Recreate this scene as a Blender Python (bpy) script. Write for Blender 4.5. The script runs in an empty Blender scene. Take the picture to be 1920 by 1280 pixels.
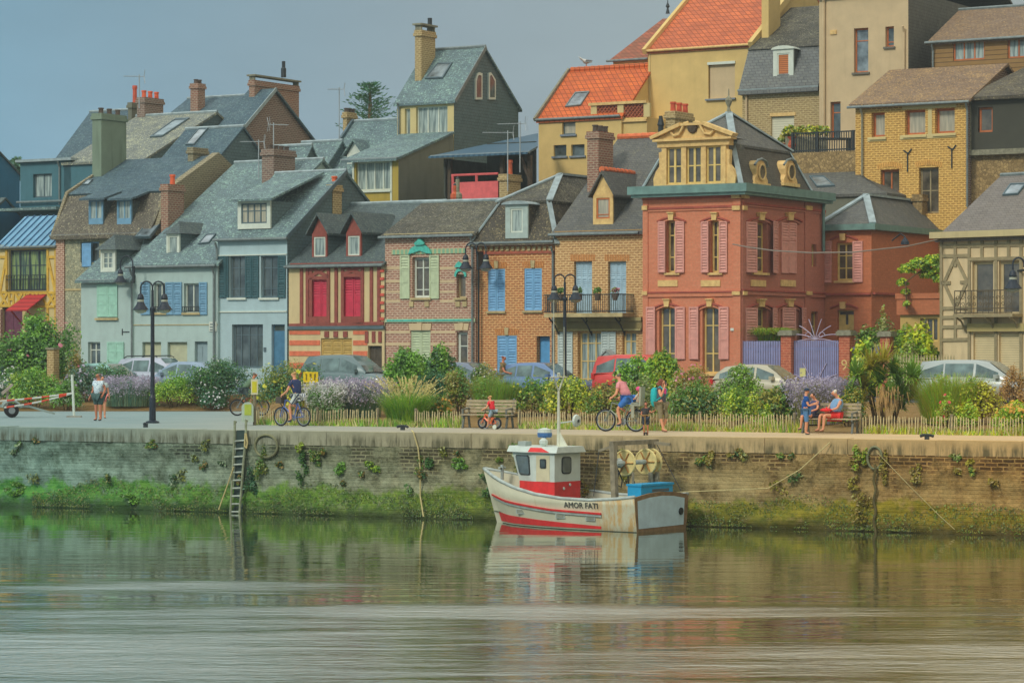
import bpy, math, random
import numpy as np
from mathutils import Vector, Matrix
R = math.radians
S = bpy.context.scene
COL = S.collection
rng = random.Random(7)
nr = np.random.default_rng(11)
# ------------------------------------------------------------ camera, world, sun, exposure
FP, HZ, ZC = 5100.0, 655.0, 2.6          # focal length in photo pixels, horizon row, eye height above the quay
WATER, ROAD = -2.65, 0.6
cd = bpy.data.cameras.new('camera'); cam = bpy.data.objects.new('camera', cd); COL.objects.link(cam)
cd.sensor_width = 36; cd.lens = 36*FP/1920; cd.shift_y = (HZ-640)/1920; cd.clip_start = .5; cd.clip_end = 6000
cam.location = (0, 0, ZC); cam.rotation_euler = (R(90), 0, 0); S.camera = cam
SUN_EL, SUN_AZ = 38.0, 222.0               # azimuth the light comes from, clockwise from +Y
w = bpy.data.worlds.new('World'); S.world = w; w.use_nodes = True
nt = w.node_tree; nt.nodes.clear()
def wn(t, **k):
    n = nt.nodes.new('ShaderNode'+t)
    for a, b in k.items(): setattr(n, a, b)
    return n
sky = wn('TexSky', sky_type='NISHITA', sun_disc=False, sun_elevation=R(SUN_EL), sun_rotation=R(SUN_AZ), air_density=1.2, dust_density=2.5)
bg1 = wn('Background'); bg1.inputs[1].default_value = .075; nt.links.new(sky.outputs[0], bg1.inputs[0])
tc = wn('TexCoord'); sp = wn('SeparateXYZ'); nt.links.new(tc.outputs['Generated'], sp.inputs[0])
mp = wn('Mapping'); mp.inputs['Scale'].default_value = (1.6, 1.6, 5.5); nt.links.new(tc.outputs['Generated'], mp.inputs[0])
nz = wn('TexNoise'); nz.inputs['Scale'].default_value = 2.6; nz.inputs['Detail'].default_value = 5; nz.inputs['Roughness'].default_value = .5
nt.links.new(mp.outputs[0], nz.inputs['Vector'])
# cloud sheet: blue-grey towards the west (left), neutral grey to the east, brighter overhead
rx = wn('MapRange'); rx.inputs[1].default_value = -.21; rx.inputs[2].default_value = .16; nt.links.new(sp.outputs[0], rx.inputs[0])
def ramp(cs):
    rp = wn('ValToRGB'); e = rp.color_ramp.elements; e[0].color = cs[0]+(1,); e[1].color = cs[2]+(1,); e.new(.5).color = cs[1]+(1,); nt.links.new(rx.outputs[0], rp.inputs[0]); return rp.outputs[0]
low = ramp(((.165, .335, .455), (.25, .33, .375), (.295, .335, .33)))          # near the horizon
mid = ramp(((.36, .52, .53), (.50, .52, .46), (.70, .56, .33)))                # lit cloud higher up, warmer to the east
def wmix(f, a, b):
    m = nt.nodes.new('ShaderNodeMix'); m.data_type = 'RGBA'; nt.links.new(f, m.inputs[0])
    for i, v in ((6, a), (7, b)):
        if isinstance(v, tuple): m.inputs[i].default_value = v
        else: nt.links.new(v, m.inputs[i])
    return m.outputs[2]
def zr_(a, b):
    r = wn('MapRange', interpolation_type='SMOOTHSTEP'); r.inputs[1].default_value = a; r.inputs[2].default_value = b; nt.links.new(sp.outputs[2], r.inputs[0]); return r.outputs[0]
ccol = wmix(zr_(.42, .85), wmix(zr_(.12, .26), low, mid), (1.02, 1.05, 1.02, 1))
nm = wn('MapRange'); nm.inputs[1].default_value = .3; nm.inputs[2].default_value = .7; nm.inputs[3].default_value = .84; nm.inputs[4].default_value = 1.16
nt.links.new(nz.outputs[0], nm.inputs[0])
bg2 = wn('Background'); nt.links.new(ccol, bg2.inputs[0]); nt.links.new(nm.outputs[0], bg2.inputs[1])
ms = wn('MixShader'); ms.inputs[0].default_value = .9
nt.links.new(bg1.outputs[0], ms.inputs[1]); nt.links.new(bg2.outputs[0], ms.inputs[2])
ow = wn('OutputWorld'); nt.links.new(ms.outputs[0], ow.inputs[0])
ld = bpy.data.lights.new('sun', 'SUN'); ld.energy = 1.4; ld.angle = R(10); ld.color = (1, .935, .82)
sun = bpy.data.objects.new('sun', ld); COL.objects.link(sun)
sd = Vector((math.sin(R(SUN_AZ))*math.cos(R(SUN_EL)), math.cos(R(SUN_AZ))*math.cos(R(SUN_EL)), math.sin(R(SUN_EL))))
sun.rotation_euler = sd.to_track_quat('Z', 'Y').to_euler(); sun.location = sd*200
S.view_settings.view_transform = 'Standard'; S.view_settings.look = 'None'; S.view_settings.exposure = 0.2; S.view_settings.gamma = 1
S.cycles.use_denoising = True; S.cycles.max_bounces = 6; S.cycles.diffuse_bounces = 3; S.cycles.glossy_bounces = 3
S.cycles.caustics_reflective = False; S.cycles.caustics_refractive = False

# ------------------------------------------------------------ pixels of the photo -> points in the place
def W(px, py, Y): return Vector(((px-960)/FP*Y, Y, ZC-(py-HZ)/FP*Y))
def G(px, py, z=0.): return W(px, py, (ZC-z)*FP/(py-HZ))
def quayY(X): return 83.35-.468*X
def fenceY(X): return 89.6-.5*X
def rowY(X): return 120-.6*X

# ------------------------------------------------------------ objects
def thing(name, label, cat, loc=(0, 0, 0), rz=0, group=None):
    o = bpy.data.objects.new(name, None); o.empty_display_size = .3; COL.objects.link(o)
    o.location = loc; o.rotation_euler = (0, 0, rz); return tag(o, label, cat, group)
def tag(o, label=None, cat=None, group=None, kind=None):
    if label: o['label'] = label
    if cat: o['category'] = cat
    if group: o['group'] = group
    if kind: o['kind'] = kind
    return o
def copy_tree(o, parent=None):
    c = o.copy(); COL.objects.link(c); c.parent = parent
    for ch in list(o.children): copy_tree(ch, c)
    return c
class MB:
    def __init__(s, M=None): s.v = []; s.f = []; s.m = []; s.M = M
    def add(s, vs, fs, mi=0):
        b = len(s.v)
        if s.M is not None: vs = [s.M @ Vector(v) for v in vs]
        s.v += [tuple(v) for v in vs]; s.f += [tuple(i+b for i in f) for f in fs]; s.m += [mi]*len(fs); return s
    def poly(s, pts, mi=0): return s.add(pts, [tuple(range(len(pts)))], mi)
    def box(s, x0, x1, y0, y1, z0, z1, mi=0):
        return s.add([(x0,y0,z0),(x1,y0,z0),(x1,y1,z0),(x0,y1,z0),(x0,y0,z1),(x1,y0,z1),(x1,y1,z1),(x0,y1,z1)],
              [(0,3,2,1),(4,5,6,7),(0,1,5,4),(1,2,6,5),(2,3,7,6),(3,0,4,7)], mi)
    def prism(s, pts, vec, mi=0):
        n = len(pts); vec = Vector(vec); p2 = [Vector(p)+vec for p in pts]
        return s.add([Vector(p) for p in pts]+p2, [tuple(range(n))[::-1], tuple(range(n, 2*n))]+[(i, (i+1) % n, n+(i+1) % n, n+i) for i in range(n)], mi)
    def bar(s, a, b, w=.05, h=.05, mi=0, up=(0, 0, 1)):
        a = Vector(a); b = Vector(b); d = (b-a).normalized(); u = Vector(up)
        if abs(d.dot(u)) > .98: u = Vector((0, 1, 0))
        r = d.cross(u).normalized()*w/2; u = r.cross(d).normalized()*h/2
        return s.prism([a-r-u, a+r-u, a+r+u, a-r+u], b-a, mi)
    def tube(s, pts, r=.03, n=6, mi=0, cap=True):
        pts = [Vector(p) for p in pts]; k = len(pts); rs = r if isinstance(r, (list, tuple)) else [r]*k; vs = []; fs = []; u = None
        for i, p in enumerate(pts):
            d = (pts[min(i+1, k-1)]-pts[max(i-1, 0)]).normalized()
            if u is None: u = d.orthogonal().normalized()
            u = (u-d*u.dot(d))
            u = u.normalized() if u.length > 1e-5 else d.orthogonal().normalized()
            q = d.cross(u)
            for j in range(n):
                a = 2*math.pi*j/n; vs.append(p+(u*math.cos(a)+q*math.sin(a))*rs[i])
        for i in range(k-1):
            for j in range(n): fs.append((i*n+j, i*n+(j+1) % n, (i+1)*n+(j+1) % n, (i+1)*n+j))
        if cap: fs += [tuple(range(n))[::-1], tuple(range((k-1)*n, k*n))]
        return s.add(vs, fs, mi)
    def lathe(s, prof, c=(0, 0, 0), n=12, mi=0, axis='Z'):
        vs = []; fs = []; k = len(prof)
        for r, z in prof:
            for j in range(n):
                a = 2*math.pi*j/n; x, y = r*math.cos(a), r*math.sin(a)
                v = (x, y, z) if axis == 'Z' else (x, z, y) if axis == 'Y' else (z, x, y)
                vs.append(Vector(v)+Vector(c))
        for i in range(k-1):
            for j in range(n): fs.append((i*n+j, i*n+(j+1) % n, (i+1)*n+(j+1) % n, (i+1)*n+j))
        fs += [tuple(range(n))[::-1], tuple(range((k-1)*n, k*n))]
        return s.add(vs, fs, mi)
    def build(s, name, mats, parent=None, smooth=False):
        me = bpy.data.meshes.new(name); me.from_pydata(s.v, [], s.f)
        for m in (mats if isinstance(mats, (list, tuple)) else [mats]): me.materials.append(m)
        me.polygons.foreach_set('material_index', s.m)
        if smooth: me.polygons.foreach_set('use_smooth', [True]*len(s.f))
        me.update()
        o = bpy.data.objects.new(name, me); COL.objects.link(o)
        if parent is not None: o.parent = parent
        return o
def npmesh(name, v, f, mi, mats, parent=None):
    me = bpy.data.meshes.new(name); me.from_pydata(v.tolist() if hasattr(v, 'tolist') else v, [], f.tolist() if hasattr(f, 'tolist') else f)
    for m in mats: me.materials.append(m)
    me.polygons.foreach_set('material_index', np.asarray(mi, dtype=np.int32)); me.update()
    o = bpy.data.objects.new(name, me); COL.objects.link(o)
    if parent is not None: o.parent = parent
    return o

# ------------------------------------------------------------ procedural materials
KA, SAT = 1.4, 1.0
def lin(c): c /= 255; return c/12.92 if c <= .04045 else ((c+.055)/1.055)**2.4
def C(r, g, b, k=None):
    k = KA if k is None else k
    v = [lin(x)*k for x in (r, g, b)]; l = .3*v[0]+.55*v[1]+.15*v[2]
    return tuple(min(.86, l+(x-l)*SAT) for x in v)+(1,)
def mulc(c, k): return tuple(min(.9, x*k) for x in c[:3])+(1,)
class NM:
    def __init__(s, name, rough=.8, spec=.3, metal=0):
        s.mat = bpy.data.materials.new(name); s.mat.use_nodes = True; s.t = s.mat.node_tree; s.b = s.t.nodes['Principled BSDF']
        s.b.inputs['Roughness'].default_value = rough; s.b.inputs['Specular IOR Level'].default_value = spec; s.b.inputs['Metallic'].default_value = metal
    def n(s, typ, ins=None, **pr):
        nd = s.t.nodes.new('ShaderNode'+typ)
        for k, v in pr.items(): setattr(nd, k, v)
        for k, v in (ins or {}).items():
            if isinstance(v, bpy.types.NodeSocket): s.t.links.new(v, nd.inputs[k])
            else: nd.inputs[k].default_value = v
        return nd
    def set(s, k, v):
        if isinstance(v, bpy.types.NodeSocket): s.t.links.new(v, s.b.inputs[k])
        else: s.b.inputs[k].default_value = v
    def obj(s): return s.n('TexCoord').outputs['Object']
    def uz(s, kz=1.):
        x = s.n('SeparateXYZ', {0: s.obj()}); a = s.n('Math', {0: x.outputs[0], 1: x.outputs[1]}, operation='ADD')
        z = s.n('Math', {0: x.outputs[2], 1: kz}, operation='MULTIPLY')
        return s.n('CombineXYZ', {0: a.outputs[0], 1: z.outputs[0]}).outputs[0]
    def noise(s, vec, scale, det=3, rough=.55, out=0, sc=None):
        if sc: vec = s.n('Mapping', {'Vector': vec, 'Scale': sc}).outputs[0]
        return s.n('TexNoise', {'Vector': vec, 'Scale': scale, 'Detail': det, 'Roughness': rough}).outputs[out]
    def rng(s, v, a, b, c=0., d=1., smooth=False):
        return s.n('MapRange', {0: v, 1: a, 2: b, 3: c, 4: d}, interpolation_type='SMOOTHSTEP' if smooth else 'LINEAR').outputs[0]
    def mix(s, f, a, b, typ='MIX'):
        nd = s.t.nodes.new('ShaderNodeMix'); nd.data_type = 'RGBA'; nd.blend_type = typ
        for k, v in ((0, f), (6, a), (7, b)):
            if isinstance(v, bpy.types.NodeSocket): s.t.links.new(v, nd.inputs[k])
            else: nd.inputs[k].default_value = v
        return nd.outputs[2]
    def math(s, op, a, b=0.): return s.n('Math', {0: a, 1: b}, operation=op).outputs[0]
    def bump(s, h, st=.3, d=.02): s.set('Normal', s.n('Bump', {'Height': h, 'Strength': st, 'Distance': d}).outputs[0])
MC = {}
def plain(name, c, rough=.6, var=.15, sc=4., spec=.35, metal=0, bump=0, bsc=30):
    if name in MC: return MC[name]
    m = NM(name, rough, spec, metal); o = m.obj()
    a = m.noise(o, sc, 4); f = m.rng(a, .3, .7)
    col = m.mix(f, mulc(c, 1-var), mulc(c, 1+var)); m.set('Base Color', col)
    if bump: m.bump(m.noise(o, bsc, 3), bump, .01)
    MC[name] = m.mat; return m.mat
def plaster(name, c, dirt=None, var=.1, streak=.25):
    m = NM(name, .9, .15); o = m.obj()
    col = m.mix(m.rng(m.noise(o, 1.3, 5, .6), .3, .7), mulc(c, 1-var), mulc(c, 1+var*.6))
    d = dirt or mulc(c, .55)
    st = m.rng(m.noise(o, 1.0, 4, .6, sc=(3, 3, .35)), .52, .8, 0, streak*2)
    col = m.mix(st, col, d)
    fine = m.rng(m.noise(o, 22, 2), .62, .72, 0, .18); col = m.mix(fine, col, mulc(c, .7))
    m.set('Base Color', col); m.bump(m.noise(o, 35, 3), .25, .01); return m.mat
def brick(name, c1, c2, mo, bw=.27, bh=.105, ms=.014, wear=.35):
    ms = ms*1.55; c1 = mulc(c1, .86); c2 = mulc(c2, .8); mo = mulc(mo, 1.08)
    m = NM(name, .9, .15); uv = m.uz(); o = m.obj()
    wob = m.n('VectorMath', {0: uv, 1: m.n('VectorMath', {0: m.noise(o, 6, 2, out=1), 1: (.012, .012, 0)}, operation='MULTIPLY').outputs[0]}, operation='ADD').outputs[0]
    b = m.n('TexBrick', {'Vector': wob, 'Color1': c1, 'Color2': c2, 'Mortar': mo, 'Scale': 1, 'Mortar Size': ms, 'Mortar Smooth': .2, 'Bias': 0, 'Brick Width': bw, 'Row Height': bh})
    col = m.mix(m.rng(m.noise(uv, 9, 2), .35, .65, 0, .45), b.outputs[0], mulc(c2, .75))
    col = m.mix(.8, col, col)
    big = m.rng(m.noise(o, .7, 5, .6), .35, .7, 0, wear)
    col = m.mix(big, col, mulc(mo, .8)); m.set('Base Color', col)
    m.bump(b.outputs[1], -.4, .012); return m.mat
def slate(name, c1, c2, lich, amt=.5, tw=.26, th=.16, kz=1.6, gap=.012, lscale=7., patch=.8):
    m = NM(name, .75, .22); uv = m.uz(kz); o = m.obj(); g = lambda c, k: tuple((sum(c[:3])/3*.45+x*.55)*k for x in c[:3])+(1,); c1 = g(c1, .66); c2 = g(c2, .66); lich = mulc(lich, .92)
    b = m.n('TexBrick', {'Vector': uv, 'Color1': c1, 'Color2': c2, 'Mortar': mulc(c1, .35), 'Scale': 1, 'Mortar Size': gap, 'Mortar Smooth': .3, 'Bias': -.1, 'Brick Width': tw, 'Row Height': th})
    col = b.outputs[0]
    col = m.mix(m.rng(m.noise(uv, 1.1, 5, .65), .3, .72, 0, .55), col, mulc(c2, 1.25))
    pm = m.rng(m.noise(o, patch, 4, .6), .42, .66); sm = m.rng(m.noise(o, lscale, 3, .7), .47, .6)
    l = m.math('MULTIPLY', m.math('MULTIPLY', pm, sm), amt); col = m.mix(l, col, lich)
    sm2 = m.rng(m.noise(o, lscale*1.4, 2, .6), .6, .66, 0, min(1, amt*1.25)); col = m.mix(sm2, col, mulc(lich, 1.3))
    m.set('Base Color', col); m.bump(b.outputs[1], -.5, .02); m.set('Roughness', m.rng(m.noise(o, 3, 3), .3, .7, .5, .85)); return m.mat
def pantile(name, c1, c2, kz=1.5):
    m = NM(name, .7, .3); uv = m.uz(kz); o = m.obj()
    b = m.n('TexBrick', {'Vector': uv, 'Color1': c1, 'Color2': c2, 'Mortar': mulc(c1, .3), 'Scale': 1, 'Mortar Size': .035, 'Mortar Smooth': .9, 'Bias': 0, 'Brick Width': .3, 'Row Height': .38}, offset=0.)
    col = m.mix(m.rng(m.noise(o, 1.2, 4, .6), .4, .72, 0, .55), b.outputs[0], mulc(c2, .5))
    m.set('Base Color', col); m.bump(b.outputs[1], -.8, .04); return m.mat
def flint(name, c1, c2, mo, sc=9.):
    m = NM(name, .85, .25); o = m.obj()
    v = m.n('TexVoronoi', {'Vector': o, 'Scale': sc}); e = m.n('TexVoronoi', {'Vector': o, 'Scale': sc}, feature='DISTANCE_TO_EDGE')
    col = m.mix(m.n('SeparateColor', {0: v.outputs['Color']}).outputs[0], c1, c2)
    col = m.mix(m.rng(e.outputs[0], .02, .09), mo, col)
    col = m.mix(m.rng(m.noise(o, 1., 4), .45, .7, 0, .4), col, mulc(mo, .8))
    m.set('Base Color', col); m.bump(e.outputs[0], .5, .04); return m.mat
def striped(name, ca, cb, per, duty=.5, rough=.8, axis=2):
    m = NM(name, rough, .2); o = m.obj(); x = m.n('SeparateXYZ', {0: o}).outputs[axis]
    f = m.math('FRACT', m.math('DIVIDE', x, per)); f = m.rng(f, duty-.01, duty+.01)
    n = m.rng(m.noise(o, 3, 4), .3, .7, .8, 1.1); col = m.mix(f, ca, cb)
    m.set('Base Color', m.mix(.4, col, n, 'MULTIPLY')); return m.mat
def glass(name, c, rough=.08, spec=.8):
    if name in MC: return MC[name]
    m = NM(name, rough, spec); o = m.obj()
    col = m.mix(m.rng(m.noise(o, 1.4, 3, .6), .3, .7), mulc(c, .4), mulc(c, 2.1)); m.set('Base Color', col)  # blotchy base colour stands in for uneven sky reflections in the panes
    m.set('Coat Weight', .5); m.set('Coat Roughness', .03)
    m.bump(m.noise(o, 2.5, 2), .04, .02); MC[name] = m.mat; return m.mat
def curtain(name, c, c2):
    if name in MC: return MC[name]
    m = NM(name, .6, .5); o = m.uz(); x = m.n('SeparateXYZ', {0: o}).outputs[0]
    f = m.rng(m.noise(o, 9, 2, sc=(1, .08, 1)), .4, .6); m.set('Base Color', m.mix(f, c, c2)); m.set('Coat Weight', .6); m.set('Coat Roughness', .04); MC[name] = m.mat; return m.mat
def louvre_paint(name, c): return plain(name, c, .55, .12, 5, .3)
GL = glass('window_glass_dark', (.07, .09, .09, 1)); GB = glass('window_glass_brown', (.10, .085, .06, 1)); GS = glass('skylight_glass', (.16, .2, .22, 1), .1)
CU = curtain('net_curtain_white', C(150, 165, 160), C(95, 110, 110)); CUY = curtain('curtain_yellow_green', C(120, 140, 80), C(40, 65, 60)); CUB = curtain('blind_beige', C(165, 160, 140), C(140, 138, 122))
ZINC = plain('zinc_flashing', C(132, 146, 148), .55, .25, 3, .4, .1); ZING = plain('zinc_green_grey', C(95, 125, 120), .5, .2, 3, .5, .2)
LEAD = plain('gutter_grey', C(105, 115, 115), .5, .25, 5, .4, .2); IRON = plain('dark_iron', C(45, 52, 55, 1), .5, .2, 8, .5, .3)
WHITE = plain('white_paint', C(185, 192, 180), .5, .08); CREAMP = plain('cream_paint', C(196, 170, 108), .55, .12); DKGREY = plain('grey_paint', C(75, 92, 98), .5, .15)
STONE = plain('pale_stone', C(165, 150, 110), .85, .25, 3, .2, 0, .3); POT = plain('terracotta_pot', C(170, 80, 50), .8, .25, 6); POTD = plain('sooty_pot', C(80, 70, 62), .9, .3, 6)
LEADC = plain('mortar_cap', C(120, 118, 100), .9, .3, 8, .2, 0, .4); WOODD = plain('dark_wood', C(70, 58, 45), .8, .3, 6)

# ------------------------------------------------------------ house kit
class Face:
    """one wall plane of a house: x along it, y inward, z up"""
    def __init__(s, H, X=None):
        s.H = H; s.X = X; s.open = []; s.M = None
        if X is not None: s.M = Matrix(((0, -1, 0, X), (1, 0, 0, 0), (0, 0, 1, 0), (0, 0, 0, 1)))
    def q(s, px, py, d=0.):
        if s.X is None: p = s.H.p(px, py, d); return p[0], p[2]
        p = s.H.s(px, py, s.X-d); return p[1], p[2]
    def rect(s, r, d=0.):
        m = (r[0]+r[2])/2; x0 = s.q(r[0], r[1], d)[0]; x1 = s.q(r[2], r[1], d)[0]
        return x0, x1, s.q(m, r[3], d)[1], s.q(m, r[1], d)[1]
    def mb(s): return MB(s.M)
    def part(s, name, mb, mat, parent=None, **k): return mb.build(name, mat, parent or s.H.E, **k)
    def win(s, r, fm=None, pane=None, cols=2, rows=(.72,), fw=.07, inset=.16, sill=None, name='window', opening=True, bars=.045, lab=None):
        x0, x1, z0, z1 = s.rect(r); fm = fm or WHITE; pane = pane or GL
        if opening: s.open.append((x0, x1, z0, z1)); y0 = inset
        else: y0 = -.05
        b = s.mb()
        for a in ((x0, x0+fw, z0, z1), (x1-fw, x1, z0, z1), (x0+fw, x1-fw, z0, z0+fw), (x0+fw, x1-fw, z1-fw, z1)): b.box(a[0], a[1], y0, y0+.07, a[2], a[3])
        for i in range(1, cols):
            x = x0+(x1-x0)*i/cols; b.box(x-bars*.7, x+bars*.7, y0-.004, y0+.055, z0+fw, z1-fw)
        for h in rows:
            z = z0+(z1-z0)*h; b.box(x0+fw, x1-fw, y0+.006, y0+.05, z-bars/2, z+bars/2)
        o = s.part(name, b, fm)
        if lab: o['label'] = lab
        g = s.mb(); g.box(x0+fw*.6, x1-fw*.6, y0+.03, y0+.045, z0+fw*.6, z1-fw*.6); s.part('pane', g, pane, o)
        if sill:
            g = s.mb(); g.box(x0-.08, x1+.08, -.1, y0+.03, z0-.1, z0-.003); s.part('sill', g, sill, o)
        return o
    def shutter(s, r, mat, ang=0, hinge=0, louv=1.0, pitch=.115, off=-.02, plain_=False, name='shutter'):
        x0, x1, z0, z1 = s.rect(r); wd = x1-x0; th = .045
        L = Matrix.Translation((x0, off, z0)) if not hinge else Matrix.Translation((x1, off, z0)) @ Matrix.Scale(-1, 4, (1, 0, 0))
        L = L @ Matrix.Rotation(-R(ang), 4, 'Z')
        b = MB(s.M @ L if s.M is not None else L); h = z1-z0; fw = min(.07, wd*.16)
        b.box(0, fw, -th, 0, 0, h); b.box(wd-fw, wd, -th, 0, 0, h)
        for z in (0, h*.36, h*.68, h-fw): b.box(fw, wd-fw, -th, 0, z, z+fw)
        if plain_ or louv < 1: b.box(fw, wd-fw, -th+.015, -.005, fw, h*(1-louv) if not plain_ else h-fw)
        if not plain_:
            z = max(fw, h*(1-louv)); b.box(fw, wd-fw, -.012, -.004, z, h-fw)
            while z < h-fw-pitch*.5:
                b.add([(fw, -th, z), (wd-fw, -th, z), (wd-fw, -.016, z+pitch*.6), (fw, -.016, z+pitch*.6)], [(0, 1, 2, 3)]); z += pitch
        return s.part(name, b, mat)
    def door(s, r, mat, frame=None, panels=((.1, .45), (.52, .92)), inset=.18, cols=2, glazed=None):
        x0, x1, z0, z1 = s.rect(r); s.open.append((x0, x1, z0, z1)); b = s.mb(); b.box(x0, x1, inset, inset+.06, z0, z1)
        w_ = x1-x0; h = z1-z0
        for a, c in panels:
            for i in range(cols):
                u0 = x0+w_*(i/cols)+.06; u1 = x0+w_*((i+1)/cols)-.06
                b.box(u0, u1, inset-.02, inset-.001, z0+h*a, z0+h*c)
        o = s.part('door', b, mat); g = s.mb(); g.box(x1-.16, x1-.11, inset-.06, inset-.021, z0+h*.48, z0+h*.5); s.part('handle', g, IRON, o)
        if glazed:
            g = s.mb(); g.box(x0+.06, x1-.06, inset-.012, inset-.004, z0+h*glazed, z1-.06); s.part('pane', g, GL, o)
        return o
    def band(s, r, mat, proud=.06, name='string_course', back=.02, parent=None, lab=None):
        x0, x1, z0, z1 = s.rect(r); b = s.mb(); b.box(x0, x1, -proud, back if back < 0 else -.002, z0, z1); return s.part(name, b, mat, parent)
    def lines(s, segs, mat, w=.14, proud=.03, name='timber_frame'):
        """bars between photo points on this wall, one mesh"""
        b = s.mb()
        for i, (ax, ay, bx, by) in enumerate(segs):
            a = s.q(ax, ay); c = s.q(bx, by); pr = proud+(i % 7)*.0022
            d = Vector((c[0]-a[0], 0, c[1]-a[1])); n = Vector((-d.z, 0, d.x)).normalized()*w/2; A = Vector((a[0], -.001, a[1])); B = Vector((c[0], -.001, c[1]))
            b.prism([A-n, B-n, B+n, A+n], (0, -pr, 0))
        return s.part(name, b, mat)
    def grid(s, mb, x0, x1, z0, z1, mi=0, rev=.5):
        xs = sorted({x0, x1, *[min(max(v, x0), x1) for o in s.open for v in o[:2]]}); zs = sorted({z0, z1, *[min(max(v, z0), z1) for o in s.open for v in o[2:]]})
        for i in range(len(xs)-1):
            for j in range(len(zs)-1):
                cx = (xs[i]+xs[i+1])/2; cz = (zs[j]+zs[j+1])/2
                if any(o[0] < cx < o[1] and o[2] < cz < o[3] for o in s.open): continue
                mb.poly([(xs[i], 0, zs[j]), (xs[i+1], 0, zs[j]), (xs[i+1], 0, zs[j+1]), (xs[i], 0, zs[j+1])], mi)
        for a, b, c, d in s.open:
            for q in (((a,0,c),(a,rev,c),(a,rev,d),(a,0,d)), ((b,0,c),(b,0,d),(b,rev,d),(b,rev,c)), ((a,0,c),(b,0,c),(b,rev,c),(a,rev,c)), ((a,0,d),(a,rev,d),(b,rev,d),(b,0,d)), ((a,rev,c),(b,rev,c),(b,rev,d),(a,rev,d))): mb.poly(q, mi)
class House:
    def __init__(s, label, px, c=120., t=.6, z0=ROAD, cat='house', name='house', group=None):
        u = (px-960)/FP; Y = c/(1+t*u); s.o = Vector((u*Y, Y, z0)); n = math.hypot(1, t); s.ax = Vector((1/n, -t/n, 0)); s.ay = Vector((t/n, 1/n, 0)); s.z0 = z0
        s.E = thing(name, label, cat, s.o, math.atan2(-t, 1), group); s.f = Face(s); s.r = None
    def _l(s, P): d = P-s.o; return Vector((d.dot(s.ax), d.dot(s.ay), d.z))
    def p(s, px, py, d=0.):
        u = (px-960)/FP; Y = (d+s.o.dot(s.ay))/(u*s.ay.x+s.ay.y); return s._l(W(px, py, Y))
    def s(s, px, py, X):
        u = (px-960)/FP; Y = (X+s.o.dot(s.ax))/(u*s.ax.x+s.ax.y); return s._l(W(px, py, Y))
    def right(s, X): s.r = Face(s, X); return s.r
    def part(s, name, mb, mat, parent=None, **k): return mb.build(name, mat, parent or s.E, **k)
    def x(s, px, d=0.): return s.p(px, 655, d)[0]
    def z(s, px, py, d=0.): return s.p(px, py, d)[2]
    def on(s, px, py, ze, sl, lift=0.):
        a, b = -1., 25.
        for _ in range(40):
            m = (a+b)/2
            if s.p(px, py, m)[2] > ze+sl*m: a = m
            else: b = m
        p = s.p(px, py, a); return Vector((p[0], p[1], p[2]+lift))
    def on_all(s, pts, ze, sl): return [s.on(px, py, ze, sl) for px, py in pts]
    def xprism(s, X0, X1, pts, mat, name='roof', parent=None, **k):
        b = MB(); b.prism([(X0, y, z) for y, z in pts], (X1-X0, 0, 0)); return s.part(name, b, mat, parent)
    def walls(s, X0, X1, D, Z1, mats, zb=-1.5, gable=None, gr=None, z1r=None, name='wall'):
        """front with openings, right side with openings, left, back; optional gable (ridge y, ridge z)"""
        mats = mats if isinstance(mats, (list, tuple)) else [mats]; r = len(mats)-1; b = MB(); s.f.grid(b, X0, X1, zb, Z1)
        if s.r is None: s.right(X1)
        m2 = MB(s.r.M); s.r.grid(m2, 0, D, zb, Z1); b.add(m2.v, m2.f, r)
        b.add([(X0, 0, zb), (X0, 0, Z1), (X0, D, Z1), (X0, D, zb)], [(0, 1, 2, 3)], r); b.add([(X0, D, zb), (X0, D, Z1), (X1, D, Z1), (X1, D, zb)], [(0, 1, 2, 3)], r)
        if gable:
            for x in (X0, X1): b.add([(x, 0, Z1), (x, D, Z1), (x, gable[0], gable[1])], [(0, 1, 2)], r)
        else: b.poly([(X0, 0, Z1), (X1, 0, Z1), (X1, D, Z1), (X0, D, Z1)], r)
        return s.part(name, b, mats)
    def roof(s, X0, X1, D, ze, yr, zr, mat, ov=.3, th=.13, ovx=.12, zb=None, name='roof', ridge=None, xr0=None, xr1=None, verge=None):
        """two slopes: eave at front, ridge at depth yr; ridge ends may be drawn in for hips"""
        ov *= .5; sl = (zr-ze)/yr; z0 = ze-sl*ov; zb = ze if zb is None else zb; y1 = D+ov; a0 = X0-ovx; a1 = X1+ovx
        r0 = a0 if xr0 is None else xr0; r1 = a1 if xr1 is None else xr1
        up = [(a0, -ov, z0), (a1, -ov, z0), (r1, yr, zr), (r0, yr, zr), (a0, y1, zb-.1), (a1, y1, zb-.1)]
        b = MB(); dn = [(x, y, z-th) for x, y, z in up]
        b.add(up+dn, [(0, 1, 2, 3), (3, 2, 5, 4), (0, 3, 4), (1, 5, 2), (6, 9, 8, 7), (9, 10, 11, 8), (6, 10, 9), (7, 8, 11), (0, 6, 7, 1), (4, 5, 11, 10), (0, 4, 10, 6), (1, 7, 11, 5)] if xr0 is not None or xr1 is not None else
              [(0, 1, 2, 3), (3, 2, 5, 4), (6, 9, 8, 7), (9, 10, 11, 8), (0, 6, 7, 1), (4, 5, 11, 10), (0, 3, 9, 6), (3, 4, 10, 9), (1, 7, 8, 2), (2, 8, 11, 5)])
        o = s.part(name, b, mat)
        if ridge:
            g = MB(); g.tube([(r0, yr, zr+.02), (r1, yr, zr+.02)], .09, 6); s.part('ridge_cap', g, ridge, o)
        if verge:
            g = MB()
            g.bar((a1+.03, -ov, z0-.03), (a1+.03, yr, zr-.03), .05, .2); s.part('verge', g, verge, o)
        return o
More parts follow.
